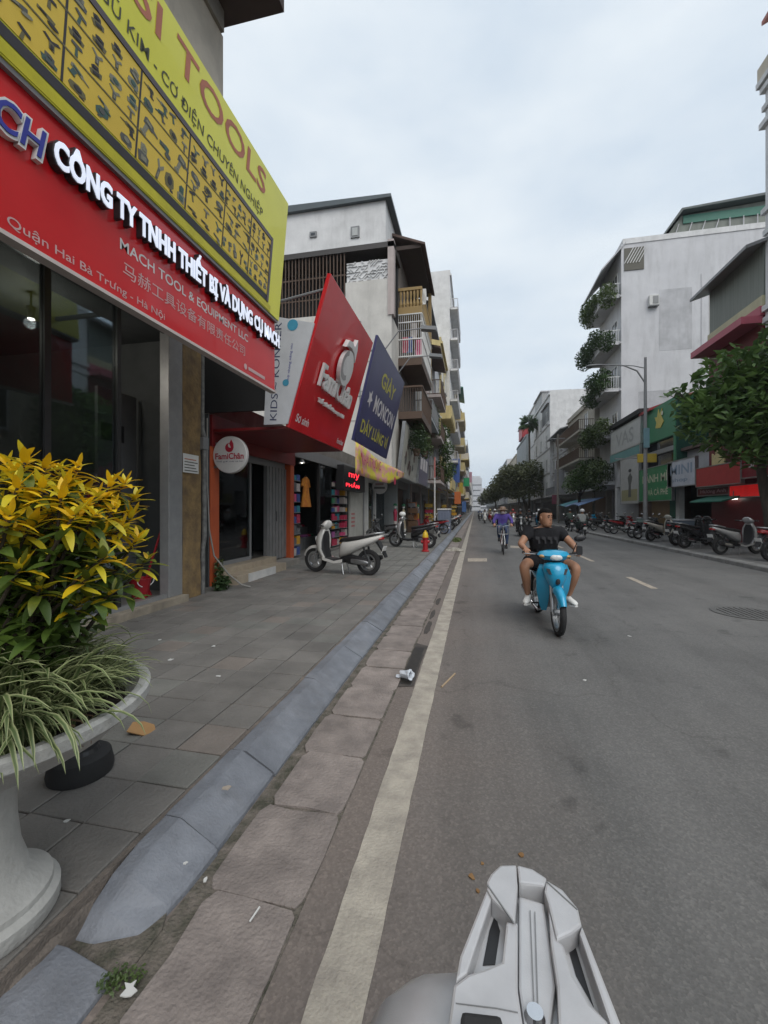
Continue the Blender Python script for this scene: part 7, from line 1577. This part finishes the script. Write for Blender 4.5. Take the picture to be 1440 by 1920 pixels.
o = link('grass_mass', mesh_edge('grass_mass', av, af, ae), gr); o['kind'] = 'stuff'
dry = MB()
for k in range(7):
    th = R(-8) + rr.gauss(0, .12); p = Vector((PXc + .47 * math.cos(th), PYc + .47 * math.sin(th), SZ + .06)); dry.tube([p - Vector((.05, 0, -.0)), p, p + Vector((rr.uniform(0, .03), rr.uniform(-.04, .04), -rr.uniform(.04, .1)))], [.0022, .002, .001], 4)
dry.build('dry_blades', mat('dry_leaf', (.16, .10, .06), rough=.9), gr)['kind'] = 'stuff'
# things under and behind the planter
bp = thing('black_round_form', 'low round black form behind the planter', 'base', (-2.15, 2.28, .13)); bq = G(165, 1440, .2)
MB().lathe([(.15, 0), (.155, .03), (.14, .1), (.11, .12), (0, .12)], (bq.x - .10, bq.y + .05, .133), 28).build('body', RUBBER, bp, smooth=40); MB().lathe([(.09, 0), (.08, .02), (0, .02)], (bq.x - .10, bq.y + .05, .253), 20).build('lid', BLACK, bp)  # low black form filling the dark area below the planter rim
cq = G(262, 1366, .15); cd = thing('cardboard_scrap', 'orange brown cardboard scrap propped behind the planter', 'cardboard', tuple(cq))
MB().prism([(-.06, -.05), (.05, -.07), (.10, -.01), (.07, .05), (.0, .07), (-.06, .05)], 0, .006, Matrix.Translation(cq) @ Matrix.Rotation(.25, 4, 'Y') @ Matrix.Rotation(.4, 4, 'Z')).build('sheet', mat('cardboard', (.42, .24, .10), rough=.8), cd)
wd = thing('weed_tuft', 'small green weed tuft growing at the foot of the ochre pillar', 'plant', (SX + .1, 6.75, .13)); leaf_cloud([((SX + .1, 6.75, .25), (.14, .2, .13))], 260, .05, 71).build('foliage', LEAFD, wd)
wd2 = thing('weed_tuft', 'thin weed growing at the orange post by the cream steps', 'plant', (FX + .1, 7.15, .13)); leaf_cloud([((FX + .12, 7.14, .4), (.08, .1, .28))], 160, .045, 72).build('foliage', LEAFG, wd2)
ms = thing('moss_tuft', 'small moss and weed tuft at the end of the kerb', 'plant', tuple(G(215, 1835, .03))); mq = G(215, 1835, .03); leaf_cloud([((mq.x, mq.y, .03), (.05, .05, .02)), ((mq.x + .06, mq.y + .03, .03), (.04, .03, .015))], 260, .008, 73).build('foliage', LEAFG, ms)

# ================================================================== LITTER
rr = random.Random(15)
def scrap(label, name, px, py, z, s, mt, flat=True, n=8, cat='litter'):
    p = G(px, py, z); o = MB().prism([(s * q_ * math.cos(2 * math.pi * i / n), s * q_ * math.sin(2 * math.pi * i / n)) for i in range(n) for q_ in (rr.uniform(.45, 1.35),)], .001, .005, Matrix.Translation(p) @ Matrix.Rotation(rr.uniform(-.05, .05), 4, 'X')).build(name, mt)
    return tag(o, label, cat)
PAPER = PAINT('paper_white', (.62, .62, .60)); DRYL = mat('fallen_leaf', (.26, .15, .06), (.18, .09, .03), scale=20, rough=.8)
scrap('torn white paper scrap lying near the kerb end', 'paper_scrap', 243, 1855, .03, .022, PAPER, n=9)
scrap('small white scrap on the moss beside the kerb', 'paper_scrap', 385, 1650, .02, .011, PAPER); scrap('white gum spot on the kerb stone joint', 'paper_scrap', 347, 1620, .10, .009, PAPER)
scrap('pale leaf scrap in the kerb corner', 'paper_scrap', 425, 1478, .14, .018, mat('tan_paper', (.42, .36, .3), rough=.8))
for i, (px, py, s, lab) in enumerate(((885, 1645, .014, 'curled brown leaf beside the silver scooter tail'), (897, 1672, .010, 'crumbled brown leaf bits beside the silver scooter tail'), (905, 1620, .008, 'tiny brown leaf bit ahead of the silver scooter tail'), (976, 1603, .012, 'single brown leaf on the asphalt ahead of the silver scooter tail'))): scrap(lab, 'fallen_leaf', px, py, .002, s, DRYL, cat='leaf')
for i, (px, py, z, s, lab) in enumerate(((1180, 1193, .001, .02, 'white speck of paper on the road right of the blue motorbike'), (1097, 1276, .001, .018, 'white paper scrap in the middle lane'), (955, 1655, .001, .012, 'white crumb of paper before the silver scooter tail'), (400, 1212, .135, .018, 'white scrap on the pavement below the white scooter'), (300, 1200, .135, .018, 'white scrap on the pavement near the shop sill'), (410, 1268, .135, .02, 'crumpled white scrap on the pavement tiles'), (125, 1540, .135, .012, 'small white scrap under the planter bowl'), (320, 1237, .135, .025, 'pinkish paper strip on the pavement'))): scrap(lab, 'paper_scrap', px, py, z, s, PAPER)
# crumpled cup
cq = G(761, 1272, .02); cp = thing('crumpled_cup', 'crumpled white plastic cup lying in the gutter', 'cup', tuple(cq)); m_ = MB(); m_.lathe([(.03, -.05), (.036, 0), (.045, .05), (.048, .055), (.03, .05), (.025, -.03)], cq + Vector((0, 0, .035)), 12, Matrix.Rotation(R(80), 4, 'Y') @ Matrix.Rotation(.5, 4, 'X'))
m_.v = [(x + rr.uniform(-.008, .008), y + rr.uniform(-.008, .008), z + rr.uniform(-.006, .006)) for x, y, z in m_.v]; m_.build('cup', PAINT('cup_white', (.62, .66, .72)), cp); scrap('flattened plastic lid beside the crumpled cup', 'plastic_lid', 748, 1268, .02, .035, MATS['cup_white'])
tag(MB().tube([G(828, 1288, .006), G(853, 1263, .006)], .009, 6).build('twig', mat('twig', (.38, .28, .18), rough=.8)), 'short pale twig on the road beside the edge line', 'twig')
sq = G(468, 1728, .03); tag(MB().tube([sq, G(487, 1700, .045)], .0035, 6).build('straw', PAPER), 'white straw end sticking from the gutter slab gap', 'straw')
rg = G(853, 1033, .02); rag = thing('dirty_rag', 'dirty white rag bundle lying in the gutter near the hydrant', 'rag', tuple(rg)); rb = MB()
rings = []
for k in range(6): rings.append([(rg.x - .32 + k * .13, rg.y + (.16 + .04 * rr.random()) * math.cos(2 * math.pi * i / 10) * (1.0 - abs(k - 2.5) * .22), .02 + max(0, (.13 + .05 * rr.random()) * math.sin(2 * math.pi * i / 10) * (1.0 - abs(k - 2.5) * .25))) for i in range(10)])
rb.ring_loft(rings).build('cloth', mat('dirty_cloth', (.45, .43, .38), (.2, .18, .15), scale=8, rough=.9), rag, smooth=50)
gg = G(857, 1014, .03); gt = thing('weed_tuft', 'tuft of pale weeds growing in the gutter past the rag', 'plant', tuple(gg)); leaf_cloud([((gg.x, gg.y, .08), (.2, .9, .1))], 300, .07, 75).build('foliage', leaf_mat('gutter_weed', (.2, .24, .08), (.1, .13, .05)), gt)

# ================================================================== SILVER SCOOTER TAIL IN THE FOREGROUND
SIL = mat('silver_rack_paint', (.54, .54, .55), (.45, .45, .46), scale=9, rough=.32, metal=.25, bump=.05, bscale=400)
TXc = .085
ts = scooter('silver scooter with cast grab rack, only its tail in view', SILP, mirrors=False); ts['group'] = 'parked scooters and motorbikes'
for c in list(ts.children_recursive):
    if c.name.split('.')[0] in ('grab_rail', 'tail_lamp'): bpy.data.objects.remove(c)
set_at(ts, TXc, -.56, 0, -90)
iv = ts.matrix_basis.inverted()
def zc(x, y, z): p = G(660 + x / 2.571, 1580 + y / 2.571, z); return iv @ p
def rackpiece(name, pts, z=.875, th=.035, mt=None, bevel=.004, dz=None, parent=None):
    top = [zc(x, y, z) for x, y in pts]; n = len(top); bot = [p - Vector((0, 0, th)) for p in top]
    return MB().add(top + bot, [tuple(range(n)), tuple(range(2 * n - 1, n - 1, -1))] + [(i, n + i, n + (i + 1) % n, (i + 1) % n) for i in range(n)]).build(name, mt or SIL, ts, bevel=bevel)
rackpiece('rack_rail', [(497, 672), (520, 545), (648, 225), (673, 270), (556, 628)])
rackpiece('rack_cap', [(650, 225), (650, 185), (668, 150), (715, 107), (793, 105), (799, 200), (785, 385), (742, 335), (675, 268)], z=.878)
rackpiece('rack_bar', [(744, 376), (784, 388), (799, 378), (799, 700), (828, 900), (460, 900), (490, 685), (560, 632), (640, 607), (722, 572)])
rackpiece('rack_channel', [(805, 256), (924, 291), (955, 490), (982, 690), (955, 900), (832, 900), (803, 700)], z=.862, th=.03)
rackpiece('rack_bridge', [(796, 105), (870, 125), (940, 170), (928, 205), (804, 190)], z=.88)
rackpiece('rack_cap', [(937, 178), (1015, 225), (1090, 315), (1108, 392), (1060, 430), (986, 466), (945, 290), (926, 230)], z=.878)
rackpiece('rack_bar', [(946, 300), (986, 468), (1020, 492), (1068, 640), (1148, 777), (1235, 862), (1240, 905), (995, 905), (988, 690), (957, 480)])
rackpiece('rack_rail', [(1108, 394), (1150, 500), (1310, 905), (1254, 905), (1096, 434)])
for pts in ([(857, 325), (861, 325), (885, 874), (879, 874)], [(880, 332), (884, 332), (902, 874), (896, 874)]): rackpiece('groove', pts, z=.8645, th=.003, mt=GREYM, bevel=0)
rackpiece('pad', [(525, 805), (722, 828), (735, 905), (520, 905)], z=.905, th=.028, mt=RUBBER, bevel=.006)
MB().lathe([(0, .008), (.011, .008), (.014, .0), (0, 0)], zc(882, 840, .864), 18).build('bolt', CHROME, ts)
# dark lamp housing under the openings
rackpiece('rack_tray', [(497, 690), (560, 480), (648, 262), (700, 262), (803, 262), (925, 297), (1000, 330), (1090, 440), (1270, 905), (470, 905)], z=.846, th=.012, bevel=0)
rackpiece('slot', [(690, 345), (714, 425), (690, 585), (630, 590), (662, 425)], z=.8475, th=.003, mt=BLACK, bevel=0)
rackpiece('slot', [(1045, 520), (1078, 505), (1165, 790), (1080, 640)], z=.8475, th=.003, mt=BLACK, bevel=0)
rackpiece('tail_housing', [(600, 640), (670, 330), (800, 230), (930, 250), (1080, 500), (1180, 760), (1200, 900), (560, 900)], z=.79, th=.05, mt=BLACK, bevel=.008)
# swelling side cowl on the kerb side
q0 = iv @ Vector((-.035, .60, .70))
cw = MB(); rings = []
for yv, xo, hw, hh, zc_ in ((.735, .015, .02, .02, .75), (.715, .0, .05, .045, .745), (.69, -.03, .09, .07, .735), (.65, -.045, .115, .10, .72), (.55, -.055, .13, .13, .70), (.35, -.045, .13, .15, .68), (.1, -.03, .12, .15, .66)):
    rings.append([iv @ Vector((xo + p[1], yv, p[2])) for p in sring(0, zc_, hw, hh, 18, 2.3)])
cw.ring_loft(rings).build('side_cowl', SIL, ts, smooth=60)
MB().ring_loft([[iv @ Vector((TXc + p[1], yv, p[2])) for p in sring(0, zz, hw, hh, 14)] for yv, zz, hw, hh in ((.78, .785, .04, .02), (.70, .78, .075, .035), (.55, .77, .10, .06), (.35, .76, .12, .08))]).build('rack_carrier', BLACK, ts, smooth=50)
MB().ring_loft([[iv @ Vector((TXc + p[1], yv, p[2])) for p in sring(0, .74, hw, hh, 14)] for yv, hw, hh in ((.80, .03, .012), (.79, .06, .022), (.72, .085, .03))]).build('tail_lamp', LAMPR, ts, smooth=50)
# ================================================================== HAZE
hz = MB().box(-120, 120, -30, 960, -1.06, 60).build('haze', mat('haze_tmp', (1, 1, 1))); hz['kind'] = 'stuff'
hm_ = bpy.data.materials.new('haze_air'); hm_.use_nodes = True; n_ = hm_.node_tree.nodes; n_.clear()
ho_ = n_.new('ShaderNodeOutputMaterial'); pv = n_.new('ShaderNodeVolumePrincipled'); pv.inputs['Density'].default_value = .0005; pv.inputs['Color'].default_value = (.93, .96, 1, 1); pv.inputs['Anisotropy'].default_value = .2
hm_.node_tree.links.new(pv.outputs[0], ho_.inputs['Volume']); hz.data.materials.clear(); hz.data.materials.append(hm_)
# bolts, seams and scuffs on the rack
for pts in ([(500, 770), (700, 795), (800, 815), (800, 819), (700, 799), (500, 774)], [(655, 200), (780, 380), (777, 384), (652, 205)], [(940, 185), (1088, 318), (1085, 321), (938, 188)]): rackpiece('seam', pts, z=.8795 if pts[0][1] < 400 else .8762, th=.002, mt=GREYM, bevel=0)
